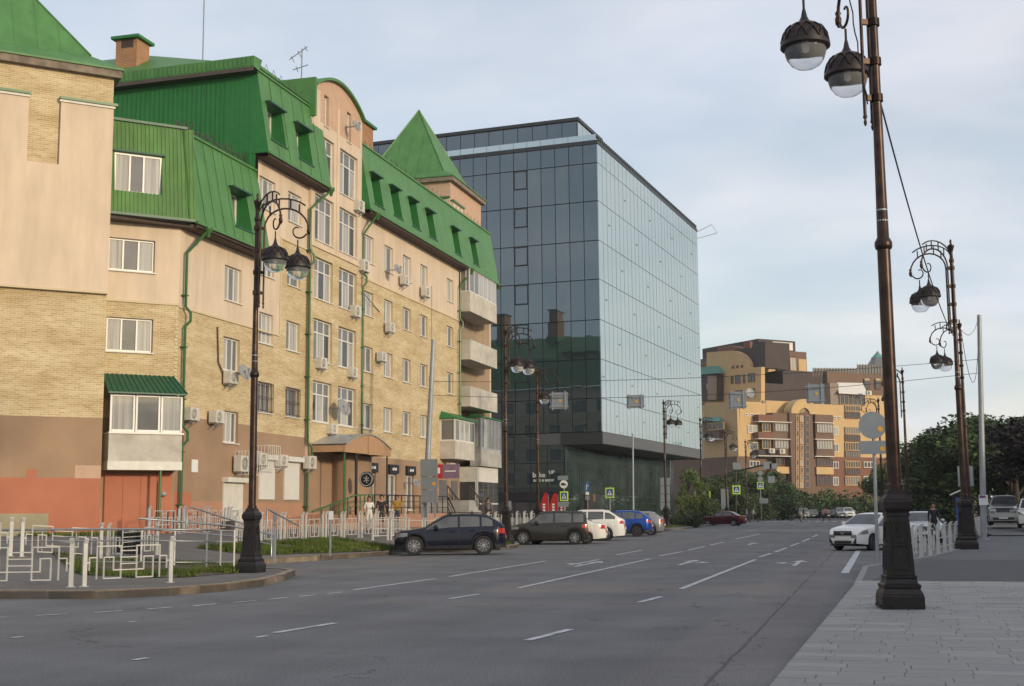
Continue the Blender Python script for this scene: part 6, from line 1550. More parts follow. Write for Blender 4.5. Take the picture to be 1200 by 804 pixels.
b = MB(); c = atY(1125, 589.5, 69.98); b.lathe([(0,0),(.12,0),(.12,.015),(0,.015)], c-Vector((0,.005,0)), 14, axis='y'); b.build('sign_symbol', 'sign_white', ks)
bp_ = thing('notice', 'small white notice strapped round the grey pole on the right', 'notice', atY(1152, 590, rp0.y-.2))
oboard('panel', 1147.5, 580, 1157.5, 592, rp0.y-.22, .03, 'sign_white', parent=bp_); oboard('panel', 1148, 580.5, 1152, 583.5, rp0.y-.24, .015, 'sign_blue', parent=bp_); oboard('panel', 1151.5, 580.8, 1155, 583.2, rp0.y-.25, .02, 'sign_red', parent=bp_)
b2 = thing('notice', 'small white notice on the lamp pedestal beside the brown car', 'notice', atY(596, 598, 59)); oboard('panel', 591.5, 587, 599, 599, 58.7, .03, 'sign_back', parent=b2); oboard('panel', 592.5, 588.5, 594.8, 591.5, 58.68, .015, 'sign_red', parent=b2)
# three red feather flags by the cafe
for px, y0, s_, l in ((637.5, 577, 1.0, 'left red feather flag by the cafe door'), (648.5, 577, 1.0, 'middle red feather flag by the cafe door'), (658, 588, .8, 'right red feather flag, partly behind the crossing sign')):
    Y = 112.0; a = atY(px, 604, Y); tpz = atY(px, y0, Y).z; t = thing('feather_flag', l, 'flag', (a.x, Y, .1), 0, 'red flags by the cafe')
    wd = .42*s_; b = MB(); b.prism([(a.x-wd, Y, .5), (a.x+wd, Y, .5), (a.x+wd, Y, tpz-.55), (a.x+wd*.85, Y, tpz-.2), (a.x+wd*.5, Y, tpz), (a.x+wd*.05, Y, tpz-.15), (a.x-wd*.5, Y, tpz-.75), (a.x-wd, Y, tpz-1.6)], (0,.02,0)); f_ = b.build('banner', 'sign_red', t)
    b = MB(); 
    for k in range(6): b.box((a.x-.10*s_, Y-.012, .9+k*.24), (a.x+.12*s_, Y-.002, .9+k*.24+.15))
    b.build('banner_lettering', 'sign_white', f_); b = MB(); b.tube([(a.x+wd+.02, Y+.01, .05), (a.x+wd+.02, Y+.01, tpz-.2)], .02, 6); b.build('pole', 'galvanised', t)

# ------------------------------------------------------------------ pavement fences
def spiral(b, O, d, sx, t=.026):
    """square scroll; sx = +1 opens to the right"""
    P = lambda x, z: O + d*(x*sx) + ZUP*(z*.92)
    pts = [P(-.0,.36), P(.19,.36), P(.19,.66), P(.41,.66), P(.41,.17), P(.02,.17), P(.02,.92), P(.57,.92), P(.57,.17)]
    for i in range(len(pts)-1): b.bar(pts[i]-(pts[i+1]-pts[i]).normalized()*t/2, pts[i+1]+(pts[i+1]-pts[i]).normalized()*t/2, t)
    b.bar(P(.57,.66), P(.74,.66), t); b.bar(P(.74,.66), P(.74,.36), t)
def fence_post(F_, p, n, m, hgt=1.03):
    b = MB(); d = Vector((n.y, -n.x, 0)); a = .045
    b.obox(p-d*a-n*.03, d, n, ZUP, 2*a, .06, hgt-.12)
    A = p+ZUP*(hgt-.12)
    b.prism([A-d*a-n*.03, A-d*a+n*.03, A-d*a-n*.05+ZUP*.12, A-d*a-n*.09+ZUP*.10], d*2*a)
    b.box(p-Vector((.07,.07,.0)), p+Vector((.07,.07,.012)))
    b.build('post', m, F_)
def fence_panel(F_, p, q, m):
    d = (q-p); L = d.length; d /= L; b = MB()
    if L > 1.4:
        spiral(b, p+d*.62, d, -1) if False else None
        spiral(b, p+d*.08, d, 1) if L < 1.6 else (spiral(b, p+d*(.08+.76), d, -1), spiral(b, q-d*(.08+.76), d, 1))
        if L >= 1.6:
            for z in (.33, .46, .60, .74): b.bar(p+d*.80+ZUP*z, q-d*.80+ZUP*z, .022)
    else:
        for z in (.2, .5, .9): b.bar(p+d*.05+ZUP*z, q-d*.05+ZUP*z, .028)
    b.bar(p+ZUP*.50, p+d*.12+ZUP*.50, .03); b.bar(q+ZUP*.50, q-d*.12+ZUP*.50, .03)
    b.build('panel', m, F_)
def fence(label, pts, zf, m='fence_white', seg=2.6, pair=.28, hgt=1.03):
    P0 = Vector((pts[0][0], pts[0][1], zf(pts[0][0])))
    F_ = thing('pavement_fence', label, 'fence', P0, 0)
    for i in range(len(pts)-1):
        A, B2 = Vector((*pts[i], 0)), Vector((*pts[i+1], 0)); L = (B2-A).length; d = (B2-A)/L; n = max(1, round(L/(seg+pair))); nn = Vector((-d.y, d.x, 0)); step = L/n
        for k in range(n):
            p = A+d*(k*step+pair/2); q = A+d*((k+1)*step-pair/2); p.z = zf(p.x); q.z = zf(q.x)
            fence_post(F_, p, nn, m, hgt); fence_post(F_, q, nn, m, hgt); fence_panel(F_, p, q, m)
    return F_
def g2(px, py, z=.15): p = at(px, py, z); return (p.x, p.y)
fence('white fence with square scrolls along the kerb, nearest on the left', [g2(-190, 692), g2(91, 688), g2(206, 682.5)], gl)
fa1, fa2 = at(18, 672, .15), at(123, 668, .15)
fence('second row of white fence behind the nearest fence, beside the grass', [g2(-130, 676), (fa1.x, fa1.y), (fa2.x, fa2.y), g2(186, 662)], gl)
fence('white fence before the entrance ramp, standing on grass', [(-21.7, 41.0), (-21.8, 58.5)], gl, seg=1.7, pair=.32, hgt=1.15)
fence('grey fence row behind the grass, left of the canopy', [g2(170, 652), g2(212, 649.5), g2(268, 645), g2(322, 640), g2(370, 636), g2(425, 632), g2(480, 628)], gl, m=mat('fence_grey', (.42, .44, .46), .5, var=.05), seg=2.0, pair=.35)
fence('white fence behind the parked brown car by the glazed shop front', [(-21.0, 52.0), (-20.2, 56.5), (-20.0, 61), (-21.8, 66), (-22.2, 78), (-22.2, 87)], gl, seg=1.5)
fr = [g2(1069, 655.5), g2(1100, 648.5), g2(1127, 641.5)]
fence('white fence on the right behind the tallest lamp', fr, lambda x: PZ, seg=1.55, pair=.35)
fence('fence on the right carrying on past the grey pole', [g2(1127, 636), g2(1143, 630), g2(1150, 626)], lambda x: PZ, seg=1.55, pair=.35)
# ramp railing of grey steel tube
RRl = thing('ramp_railing', 'grey steel tube handrail of a ramp behind the white fences', 'railing', at(170, 665, .3))
b = MB(); R1 = [at(-60, 664, .3), at(165, 664, .3), at(243, 664.5, .25), at(274, 664, .2)]
def lift(p, z): return Vector((p.x, p.y, p.z+z))
b.tube([lift(p, .98) for p in R1], .028, 8); b.tube([lift(p, .68) for p in R1], .022, 8); b.tube([lift(p, .12) for p in R1], .02, 8)
R2 = [at(160, 650, .5), at(268, 655, .3), at(318, 660, .18)]
b.tube([lift(R2[0], 1.05), lift(R2[1], 1.0), lift(R2[2], .85), lift(R2[2], .2)], .028, 8); b.tube([lift(R2[0], .75), lift(R2[1], .7), lift(R2[2], .55)], .022, 8)
R3 = [at(218, 645, .6), at(300, 652, .3)]
b.tube([lift(R3[0], .7), lift(R3[0], 1.25), lift(R3[0].lerp(R3[1], .06), 1.28), lift(R3[1], .9)], .026, 8); b.tube([lift(R3[0]+Vector((2.2,.8,0)), .7), lift(R3[0]+Vector((2.2,.8,0)), 1.2), lift(R3[1]+Vector((1.2,.6,0)), .95)], .026, 8)
b.build('handrail', 'steel_rail', RRl, smooth=50)
for px, y, hh in ((8, 664, .98), (48, 664, .98), (88, 664, .98), (128, 664, .98), (165, 664, .98), (204, 664, .98), (242, 664.5, .98), (258, 664, .98), (274, 664, .98)):
    p = at(px, y, .25); b = MB(); b.tube([p-ZUP*.1, lift(p, hh)], .026, 8); b.build('post', 'sill_white' if px > 160 else 'steel_rail', RRl, smooth=50)
# slatted black bin
bn = thing('litter_bin', 'black slatted litter bin behind the white fence', 'bin', at(150, 655, .35)); c = at(151, 657, .3); c.z = .16
b = MB()
for k in range(22):
    a = 2*math.pi*k/22; d = Vector((math.cos(a), math.sin(a), 0)); b.bar(c+d*.31, c+d*.34+ZUP*1.0, .05, .02)
b.lathe([(.26,.05),(.29,.92),(.28,.92),(.25,.07),(0,.07)], c, 18); b.lathe([(.30,.97),(.38,.97),(.38,1.02),(.30,1.02)], c, 18); b.build('slatted_drum', 'black_metal', bn)
b = MB(); b.lathe([(.0,1.02),(.22,1.02),(.22,1.05),(0,1.05)], c, 16); b.build('ash_tray', 'steel_rail', bn)
# small sign plate on the ramp fence
np_ = thing('notice', 'small white plate on a post in the grass before the ramp', 'notice', at(387, 652, .15)); pq = at(387, 652, .15)
b = MB(); b.bar(pq, pq+ZUP*1.35, .05); b.build('post', 'galvanised', np_); oboard('panel', 385, 599, 390.5, 609, pq.y-.05, .02, 'sign_white', parent=np_)
np_ = thing('notice', 'slim grey post with a plate at the left end of the ramp fence', 'notice', at(321.5, 658, .15)); pq = at(321.5, 658, .15)
b = MB(); b.bar(pq, pq+ZUP*1.55, .07); b.build('post', 'galvanised', np_); oboard('panel', 319.5, 600, 324.5, 610, pq.y-.06, .02, 'sign_back', parent=np_)
# ------------------------------------------------------------------ grass, trees and hedges
def blades(name, poly, zf, n, hgt, seed, m='grass', soil=True):
    r = random.Random(seed); xs = [p[0] for p in poly]; ys_ = [p[1] for p in poly]
    def inside(x, y):
        c = False
        for i in range(len(poly)):
            x1, y1 = poly[i]; x2, y2 = poly[(i+1) % len(poly)]
            if (y1 > y) != (y2 > y) and x < (x2-x1)*(y-y1)/(y2-y1)+x1: c = not c
        return c
    if soil:
        sb = MB(); tess = mg.tessellate_polygon([[Vector((x, y, 0)) for x, y in poly]])
        for t in tess: sb.poly([(poly[k][0], poly[k][1], zf(poly[k][0])+.012) for k in t])
        struct('soil_bed', sb, 'soil')
    V, Fc = [], []
    k = 0
    while k < n:
        x, y = r.uniform(min(xs), max(xs)), r.uniform(min(ys_), max(ys_))
        if not inside(x, y): continue
        if mathutils.noise.noise((x*.7, y*.7, seed)) < -.28: k += 1; continue
        z = zf(x)+.01; a = r.uniform(0, 6.28); h_ = hgt*r.uniform(.4, 1.25); wd = r.uniform(.012, .03); lx, ly = r.uniform(-.5, .5)*h_, r.uniform(-.5, .5)*h_
        i = len(V); V += [(x-wd*math.cos(a), y-wd*math.sin(a), z), (x+wd*math.cos(a), y+wd*math.sin(a), z), (x+lx, y+ly, z+h_)]; Fc.append((i, i+1, i+2)); k += 1
    me = bpy.data.meshes.new(name); me.from_pydata(V, [], Fc); me.materials.append(MATS[m]); o = bpy.data.objects.new(name, me); COL.objects.link(o); o['kind'] = 'stuff'
    return o
import mathutils.noise
blades('grass', [g2(90, 676), g2(170, 677.5), g2(215, 677), g2(281, 671.5), g2(306, 665.5), g2(262, 662.5), g2(150, 667), g2(60, 668.5)], gl, 16000, .13, 1)
blades('grass', [g2(20, 655), g2(160, 655), g2(160, 650), g2(20, 648)], gl, 4000, .14, 2)
blades('grass', [(second[0][0]-.15, 49.6), (-19.7, 38.6), (-21.6, 38.2), (-21.6, 49.8)], gl, 15000, .17, 3)
blades('grass', [(-19.1, 50.9), (-16.8, 50.8), (-16.0, 51.4), (-15.8, 52.5), (-16.0, 56.4), (-16.5, 58.3), (-18.6, 59.6), (-19.6, 57)], gl, 6000, .15, 4)
blades('grass', [(-21.2, 88.2), (-17.0, 89.6), (-16.0, 91.4), (-16.0, 120), (-21, 120)], gl, 9000, .22, 5)
def leaf_cloud(clumps, leaf, n, seed, flat=.0):
    """many small leaf faces spread through ellipsoid clumps"""
    r = random.Random(seed); V, Fc = [], []
    tot = sum(c[3]*c[3] for c in clumps)
    for (x, y, z, rad_, sq) in [(c[0], c[1], c[2], c[3], c[4] if len(c) > 4 else .8) for c in clumps]:
        for _ in range(int(n*rad_*rad_/tot)):
            u, v, w_ = r.gauss(0,1), r.gauss(0,1), r.gauss(0,1); L = math.sqrt(u*u+v*v+w_*w_)+1e-6
            k = rad_*(r.random()**.38)*(1+.22*mathutils.noise.noise((u/L*2+x, v/L*2+y, w_/L*2+z)))
            p = Vector((x+u/L*k, y+v/L*k, z+w_/L*k*sq)); s_ = leaf*r.uniform(.5, 1.3)
            a = Vector((r.uniform(-1,1), r.uniform(-1,1), r.uniform(-.6,.6))).normalized(); b_ = a.cross(Vector((r.uniform(-1,1), r.uniform(-1,1), r.uniform(-1,1)))).normalized()
            i = len(V); V += [p-a*s_, p-b_*s_*.55, p+a*s_, p+b_*s_*.55]; Fc.append((i, i+1, i+2, i+3))
    me = bpy.data.meshes.new('crown'); me.from_pydata([tuple(v) for v in V], [], Fc); return me
def tree_proto(name, seed, H_, rad_, trunk_h, leaf, n, m, kind='round', label='', cat='tree'):
    r = random.Random(seed); t = thing(name, label, cat, (0,0,0))
    b = MB(); tr = H_*.022
    pts = [Vector((0,0,-.1)), Vector((r.uniform(-.1,.1), r.uniform(-.1,.1), trunk_h*.5)), Vector((r.uniform(-.2,.2), r.uniform(-.2,.2), trunk_h)), Vector((r.uniform(-.3,.3), r.uniform(-.3,.3), H_*.82))]
    b.tube(pts, [tr*1.2, tr, tr*.85, tr*.2], 8)
    clumps = []
    if kind == 'fir':
        for k in range(11):
            f = k/10; z = lerp(trunk_h*.6, H_*.98, f); rr = rad_*(1-f)**.8+.15
            for j in range(6 if f < .8 else 2):
                a = r.uniform(0, 6.28); clumps.append((rr*.55*math.cos(a), rr*.55*math.sin(a), z-.15*rr, rr*.5, .45))
    else:
        nb = 8
        for k in range(nb):
            a = 2*math.pi*k/nb+r.uniform(-.3,.3); z0 = lerp(trunk_h*.8, H_*.6, r.random()); e = Vector((rad_*.72*math.cos(a)*r.uniform(.6,1.05), rad_*.72*math.sin(a)*r.uniform(.6,1.05), min(H_*.9, z0+rad_*r.uniform(.3,1.0))))
            s0 = Vector((0,0,z0)); b.tube([s0, s0.lerp(e, .5)+ZUP*.12*rad_, e], [tr*.5, tr*.32, tr*.12], 6)
            clumps.append((*e, rad_*r.uniform(.34,.55), r.uniform(.7,.95)))
        for k in range(9):
            a = r.uniform(0, 6.28); rr = rad_*r.uniform(0,.6); z = r.uniform(trunk_h*1.15, H_*.93); clumps.append((rr*math.cos(a), rr*math.sin(a), z, rad_*r.uniform(.30,.5)*(1.15-.5*z/H_), .85))
    b.build('trunk', 'bark', t, smooth=50, local=True)
    me = leaf_cloud(clumps, leaf, n, seed); me.materials.append(MATS[m]); o = bpy.data.objects.new('crown', me); COL.objects.link(o); o.parent = t
    return t
T1 = tree_proto('broadleaf_tree', 21, 10, 3.6, 2.6, .19, 8000, 'leaf_dark')
T2 = tree_proto('broadleaf_tree', 22, 9, 3.2, 2.2, .18, 7500, 'leaf_mid')
T3 = tree_proto('fir_tree', 23, 12, 2.6, 1.5, .17, 4600, 'leaf_fir', 'fir')
T4 = tree_proto('maroon_tree', 24, 10, 3.2, 2.4, .20, 5600, 'leaf_maroon')
T5 = tree_proto('young_tree', 25, 6.5, 1.9, 1.6, .16, 2600, 'leaf_light')
used = set()
def plant(T, px, ytop, Y, label, rz=0, z=0.1, group='trees on the right side of the street', wide=1.0):
    H_ = {id(T1): 10, id(T2): 9, id(T3): 12, id(T4): 10, id(T5): 6.5}[id(T)]
    p = atY(px, ytop, Y); s_ = max(.2, (p.z-z)/(H_*1.0)); q = (p.x, Y, z)
    if id(T) not in used:
        used.add(id(T)); T.location = q; T.scale = (s_*wide, s_*wide, s_); T.rotation_euler = (0,0,rz); T['label'] = label; T['group'] = group; return T
    return copy_tree(T, q, rz, label, group, (s_*wide, s_*wide, s_))
rg = random.Random(9)
for T, px, yt, Y, l in ((T3, 1086, 497, 118, 'tall dark fir tree behind the thin grey pole'), (T1, 1108, 500, 125, 'dark tree behind the foot of the fence lamp'), (T2, 1120, 513, 105, 'mid green tree between the fence lamp and the fir'), (T2, 1143, 492, 112, 'mid green tree behind the tall grey pole'), (T1, 1166, 498, 118, 'dark tree above the grey off-road car'), (T2, 1180, 486, 100, 'mid green tree left of the maroon tree'), (T4, 1222, 470, 84, 'dark maroon tree at the right edge'),
                         (T1, 1070, 541, 150, 'dark tree in front of the red roofed house'), (T2, 1052, 548, 160, 'mid green tree behind the tallest lamp'), (T5, 1077, 558, 140, 'bright green young tree low among the dark trees'), (T1, 1134, 520, 140, 'dark tree far behind the kiosk'), (T1, 1189, 505, 105, 'dark tree right behind the grey off-road car'), (T1, 1215, 500, 120, 'dark tree half out of the picture on the right'), (T2, 1040, 556, 190, 'mid green tree behind the round grey sign post')):
    plant(T, px, yt-8, Y, l, rg.uniform(0, 6.28), wide=1.45)
for T, px, yt, Y, l in ((T5, 806, 540, 121, 'bright young tree in front of the glass podium, left one'), (T5, 822, 556, 123, 'bright young tree behind the no entry sign'), (T5, 797, 578, 117, 'low young tree at the podium hedge')):
    plant(T, px, yt, Y, l, rg.uniform(0, 6.28), group='young trees in front of the podium', wide=.62)
for T, px, yt, Y, l in ((T2, 835, 556, 185, 'round tree at the left end of the far tree belt'), (T1, 849, 553, 190, 'dark tree behind the pair of slim boards'), (T2, 868, 548, 195, 'tree behind the curved mast arm'), (T1, 884, 553, 200, 'dark tree behind the smaller crossing sign'), (T2, 899, 550, 205, 'tree right of the smaller crossing sign'), (T1, 917, 572, 212, 'dark tree under the golden balcony'), (T2, 855, 566, 178, 'low tree beside the dull golden wall')):
    plant(T, px, yt, Y, l, rg.uniform(0, 6.28), group='trees below the far apartment house', wide=1.4)
def hedge(name, x0, x1, y0, y1, h_, n, leaf, m, seed, label=None):
    r = random.Random(seed); cl = []
    L = max(x1-x0, y1-y0); k = max(2, int(L/(h_*.7)))
    for i in range(k+1):
        cl.append((lerp(x0, x1, i/k)+r.uniform(-.3,.3)*h_, lerp(y0, y1, i/k)+r.uniform(-.2,.2), h_*r.uniform(.42,.62), h_*r.uniform(.48,.66), .85)); cl.append((lerp(x0, x1, i/k)+r.uniform(-.5,.5)*h_, lerp(y0, y1, i/k), h_*.3, h_*.45, .7))
    me = leaf_cloud(cl, leaf, n, seed); me.name = name; me.materials.append(MATS[m]); o = bpy.data.objects.new(name, me); COL.objects.link(o)
    if label: tag(o, label, 'hedge')
    else: o['kind'] = 'stuff'
    return o
a, c = atY(905, 570, 222), atY(1045, 570, 222)
hedge('shrub_belt', a.x-4, lerp(a.x, c.x, .5), 222, 224, 4.6, 8000, .26, 'leaf_dark', 41); hedge('shrub_belt', lerp(a.x, c.x, .45), c.x+10, 222, 224, 5.2, 8000, .26, 'leaf_mid', 42); hedge('shrub_belt', a.x-4, c.x+8, 219, 220, 3.0, 8000, .24, 'leaf_dark', 46)
a, c = atY(771, 610, 114), atY(817, 610, 114); hedge('hedge', a.x, c.x, 114, 115, 1.25, 4200, .10, 'leaf_dark', 43, 'low clipped dark hedge in front of the glass podium')
a, c = atY(826, 600, 172), atY(905, 600, 180); hedge('shrub_belt', a.x, c.x, 172, 186, 3.6, 7000, .22, 'leaf_dark', 44)
hedge('shrub_belt', 12, 70, 128, 130, 4.5, 9000, .26, 'leaf_dark', 45); hedge('shrub_belt', 6, 60, 150, 150, 8, 9000, .34, 'leaf_dark', 47)

# unseen house added on the near right, outside the picture, to lay shade over the pavement and the lanes
NH = thing('shading_house', 'long brick house on the near right side of the street, outside the picture', 'house', (36, 10, 0))
b = MB(); b.box((30, -60, 0), (44, 70, 10.4)); b.build('wall', 'yellow_brick', NH)
b = MB(); b.mesh([(29.6,-60.4,10.4),(44.4,-60.4,10.4),(44.4,70.4,10.4),(29.6,70.4,10.4),(37,-60,12),(37,70,12)], [(0,3,2,1),(0,1,4),(2,3,5),(0,4,5,3),(1,2,5,4)]); b.build('roof', 'green_sheet', NH)
for k in range(12):
    for z in (1.4, 4.5, 7.6):
        b = MB(); y = -50+k*10; b.box((29.92, y, z), (30.0, y+1.5, z+1.7)); b.build('window', 'pane_grey', NH)
# ------------------------------------------------------------------ cars
def interp(pts, x):
    if x <= pts[0][0]: return pts[0][1]
    for (a, fa), (b_, fb) in zip(pts, pts[1:]):
        if x <= b_: return lerp(fa, fb, (x-a)/(b_-a)) if b_ > a else fb
    return pts[-1][1]
def paint(name, c, metal=.35): return mat(name, c, .22, metal=metal, var=.03, scale=1, spec=.35, coat=.3)
def car(name, label, cat, paintm, L, W, H, wb, wr_, top, belt, cab, wins, sill=.24, group=None, nose=.62, rear=.60, rim='rim_metal', spokes=10, front='plain', cladding=False, rails=False, badge=None, lightz=None, tailz=None, detail=True, plate=True, roofm=None, fo=None):
    """x forward, z up. top: roofline (x, z) from tail to nose; belt: shoulder line; cab = (cowl, roof front, roof rear, backlight foot)"""
    t = thing(name, label, cat, (0,0,0), 0, group)
    xf = L/2 - (fo if fo else (L-wb)*.46); xr = xf-wb; Ra = wr_+.055
    N_ = 74; X = sorted(set([-L/2 + L*i/N_ for i in range(N_+1)] + [p[0] for p in top if -L/2 <= p[0] <= L/2] + [xf-Ra, xf+Ra, xr-Ra, xr+Ra]))
    def hw(x):
        f = 1.0; e = L/2
        dx = x-(e-.62)
        if dx > 0: f = 1 - (1-nose)*(dx/.62)**2.3
        dx = -x-(e-.55)
        if dx > 0: f = 1 - (1-rear)*(dx/.55)**2.6
        f *= 1-.035*(abs(x)/e)**2
        return W/2*f
    def zt(x): return interp(top, x)
    def zb(x): return min(interp(belt, x), zt(x)-.015)
    def zl(x):
        z = sill + (.05*max(0, (abs(x)-(L/2-.5))/.5))
        for xw in (xf, xr):
            d = abs(x-xw)
            if d < Ra: z = max(z, wr_ + math.sqrt(max(0, Ra*Ra-d*d)))
        return min(z, zb(x)-.05)
    tumble = .36
    def section(x):
        h = hw(x); a = zl(x); s_ = zb(x); z = zt(x); cabin = z-s_
        yt = max(h*.55, h*.955-tumble*max(0, cabin-.03)-.02)
        rnd = min(.05, cabin*.4)
        return [(h*.965, a), (h*.995, a+(s_-a)*.18), (h, a+(s_-a)*.45), (h*.985, a+(s_-a)*.78), (h*.958, s_), (lerp(h*.955, yt, .06), lerp(s_, z-rnd, .06)), (lerp(h*.955, yt, .93), lerp(s_, z-rnd, .93)), (yt-.012, z-rnd*.45), (yt-.07, z-.004), (yt*.5, z+.012), (0, z+.016)]
    def surf_side(x, z):
        """half width of the body at x, z"""
        sc = section(x)
        for (y0, z0), (y1, z1) in zip(sc, sc[1:]):
            if z0-1e-6 <= z <= z1+1e-6: return lerp(y0, y1, (z-z0)/(z1-z0) if z1 > z0 else 0)
        return sc[0][0]
    b = MB(); base = 0; K = 11; rows = []
    for x in X:
        sc = section(x); r = [Vector((x, y, z)) for y, z in sc] + [Vector((x, -y, z)) for y, z in sc[-2::-1]]; rows.append(r)
    n = len(rows[0]); b.v = [p for r in rows for p in r]
    for i in range(len(rows)-1):
        xm = (X[i]+X[i+1])/2
        for k in range(n-1):
            b.f.append((i*n+k, i*n+k+1, (i+1)*n+k+1, (i+1)*n+k)); b.m.append(1 if cladding and (k < 1 or k >= n-2) else 0); b.uv.append(None)
    b.f.append(tuple(range(n))); b.m.append(0); b.uv.append(None); e = (len(rows)-1)*n; b.f.append(tuple(e+k for k in range(n))[::-1]); b.m.append(0); b.uv.append(None)
    body = b.build('body', [paintm, 'car_black_trim'], t, smooth=28, local=True)
    # dark floor and wheel housings
    b = MB(); b.box((-L/2+.25, -W/2+.2, sill-.06), (L/2-.25, W/2-.2, sill+.25))
    for xw in (xf, xr):
        for s_ in (-1, 1):
            pts = [(xw+(Ra+.02)*math.cos(a), s_*(W/2-.36), wr_+(Ra+.02)*math.sin(a)) for a in [math.pi*k/12 for k in range(13)]]; b.prism(pts, (0, s_*.16, 0))
    b.build('underbody', 'car_black_trim', t, local=True)
    # glazing lies just proud of the shell
    xc, xrf, xrr, xbl = cab
    def strip(x0, x1, ya, off, name, nx=8, ny=6, m='car_glass'):
        g_ = MB(); vs = []
        for i in range(nx+1):
            x = lerp(x0, x1, i/nx); sc = section(x); yt = sc[8][0]*ya
            for j in range(ny+1):
                y = lerp(-yt, yt, j/ny); z = sc[8][1]+.018*(1-(y/max(yt, .01))**2)*.9
                dz = (zt(min(x+.02, L/2))-zt(max(x-.02, -L/2)))/.04; nv = Vector((-dz, 0, 1)).normalized(); vs.append(Vector((x, y, z))+nv*off)
        g_.mesh(vs, [(i*(ny+1)+j, i*(ny+1)+j+1, (i+1)*(ny+1)+j+1, (i+1)*(ny+1)+j) for i in range(nx) for j in range(ny)])
        return g_.build(name, m, t, smooth=60, local=True)
    strip(xc-.03, xrf+.04, .97, .008, 'windscreen'); strip(xbl+.04, xrr-.04, .93, .008, 'rear_window')
    for s_ in (-1, 1):
        for (xa, xb, ta, tb) in wins:
            g_ = MB(); nx = 8; vs = []
            for i in range(nx+1):
                x = lerp(xa, xb, i/nx); sc = section(x); z0, z1 = sc[5][1], sc[6][1]
                lo = z0+.015; hi = min(z1-.02, lerp(ta, tb, i/nx) if ta else z1-.02); hi = max(hi, lo+.01)
                for z in (lo, lerp(lo, hi, .5), hi): vs.append(Vector((x, s_*(surf_side(x, z)+.008), z)))
            g_.mesh(vs, [(i*3+j, i*3+j+1, (i+1)*3+j+1, (i+1)*3+j) for i in range(nx) for j in range(2)]); g_.build('side_window', 'car_glass', t, smooth=60, local=True)
        if detail:
            g_ = MB()   # door seams and handles, mirrors
            for xd in [wins[0][1]+.0] + [w_[0]-.03 for w_ in wins[:2]]:
                if xr+Ra*.2 < xd < xf-.2:
                    for k in range(6):
                        z0, z1 = [lerp(zl(xd)+.1, zb(xd), q/6) for q in (k, k+1)]; g_.bar((xd, s_*(surf_side(xd, z0)+.001), z0), (xd, s_*(surf_side(xd, z1)+.001), z1), .012, .008)
            g_.build_each('door_seam', 'car_black_trim', body, local=True)
            for (xa, xb, *_r) in wins[:2]:
                g_ = MB(); x = xa+.22 if xa > xr+.2 else xa+.3; z = zb(x)-.12; y = surf_side(x, z); g_.box((x-.10, s_*y-.0 if s_ > 0 else -y-.035, z-.018), (x+.10, s_*y+.035 if s_ > 0 else -y, z+.018)); g_.build('door_handle', paintm, body, local=True)
        g_ = MB(); x = xc-.42; z = zb(x)+.10; y = surf_side(x, zb(x)); g_.lathe([(0,0),(.07,.02),(.10,.10),(.09,.18),(0,.21)], (x, s_*(y+.02) if s_ > 0 else -(y+.23), z), 10, axis='y'); g_.build('mirror', paintm, t, smooth=60, local=True)
        # lights wrap round the corners
        def patch(xa, xb, za, zb_, m, name, off=.008, slant=0):
            g_ = MB(); nx, nz_ = 6, 3; vs = []
            for i in range(nx+1):
                x = lerp(xa, xb, i/nx)
                for j in range(nz_+1):
                    z = lerp(za+slant*(1-i/nx), zb_+slant*(1-i/nx)*.6, j/nz_); z = min(z, zb(x)-.0); vs.append(Vector((x+ (off if abs(x) > L/2-.05 else 0)*(1 if x > 0 else -1), s_*(surf_side(x, z)+off), z)))
            fs = [(i*(nz_+1)+j, i*(nz_+1)+j+1, (i+1)*(nz_+1)+j+1, (i+1)*(nz_+1)+j) for i in range(nx) for j in range(nz_)]
            # wrap on the end face
            g_.mesh(vs, fs); xe = xb if abs(xb) > abs(xa) else xa; sg = 1 if xe > 0 else -1
            y1 = surf_side(xe, (za+zb_)/2); yy = sorted([s_*y1, s_*y1*.62]); g_.box((min(xe, xe+sg*.012), yy[0], za), (max(xe, xe+sg*.012), yy[1], min(zb_, zb(xe)+.02)))
            return g_.build(name, m, t, smooth=50, local=True)
        lz0, lz1 = lightz; patch(L/2-.50, L/2-.001, lz0, lz1, 'headlight_glass', 'headlight', slant=.05)
        tz0, tz1 = tailz; patch(-L/2+.30, -L/2+.001, tz0, tz1, 'tail_red', 'taillight')
    # front and rear furniture
    xe = L/2; he = hw(xe-.001)
    g_ = MB(); zt_ = lightz[0]
    if front == 'wide':
        g_.box((xe-.002, -he*.66, lightz[0]-.02), (xe+.02, he*.66, lightz[1]+.0)); g_.box((xe-.002, -he*.62, .30), (xe+.025, he*.62, .40)); g_.box((xe-.002, -he*.9, .19), (xe+.03, he*.9, .245)); g_.prism([(xe+.0, he*.72, .30), (xe+.0, he*.98, .30), (xe+.0, he*.98, .54)], (.02,0,0)); g_.prism([(xe+.0, -he*.72, .30), (xe+.0, -he*.98, .30), (xe+.0, -he*.98, .54)], (.02,0,0))
    elif front == 'tall':
        for k in range(7): y = -he*.5+he*k/6.9; g_.box((xe-.002, y, lightz[0]-.06), (xe+.03, y+.09, lightz[1]+.02))
        g_.box((xe-.002, -he*.8, .36), (xe+.03, he*.8, .50))
    else:
        g_.box((xe-.002, -he*.6, lightz[0]-.02), (xe+.02, he*.6, lightz[1]-.05)); g_.box((xe-.002, -he*.8, .28), (xe+.02, he*.8, .42))
    g_.build('grille', 'car_black_trim', t, local=True)
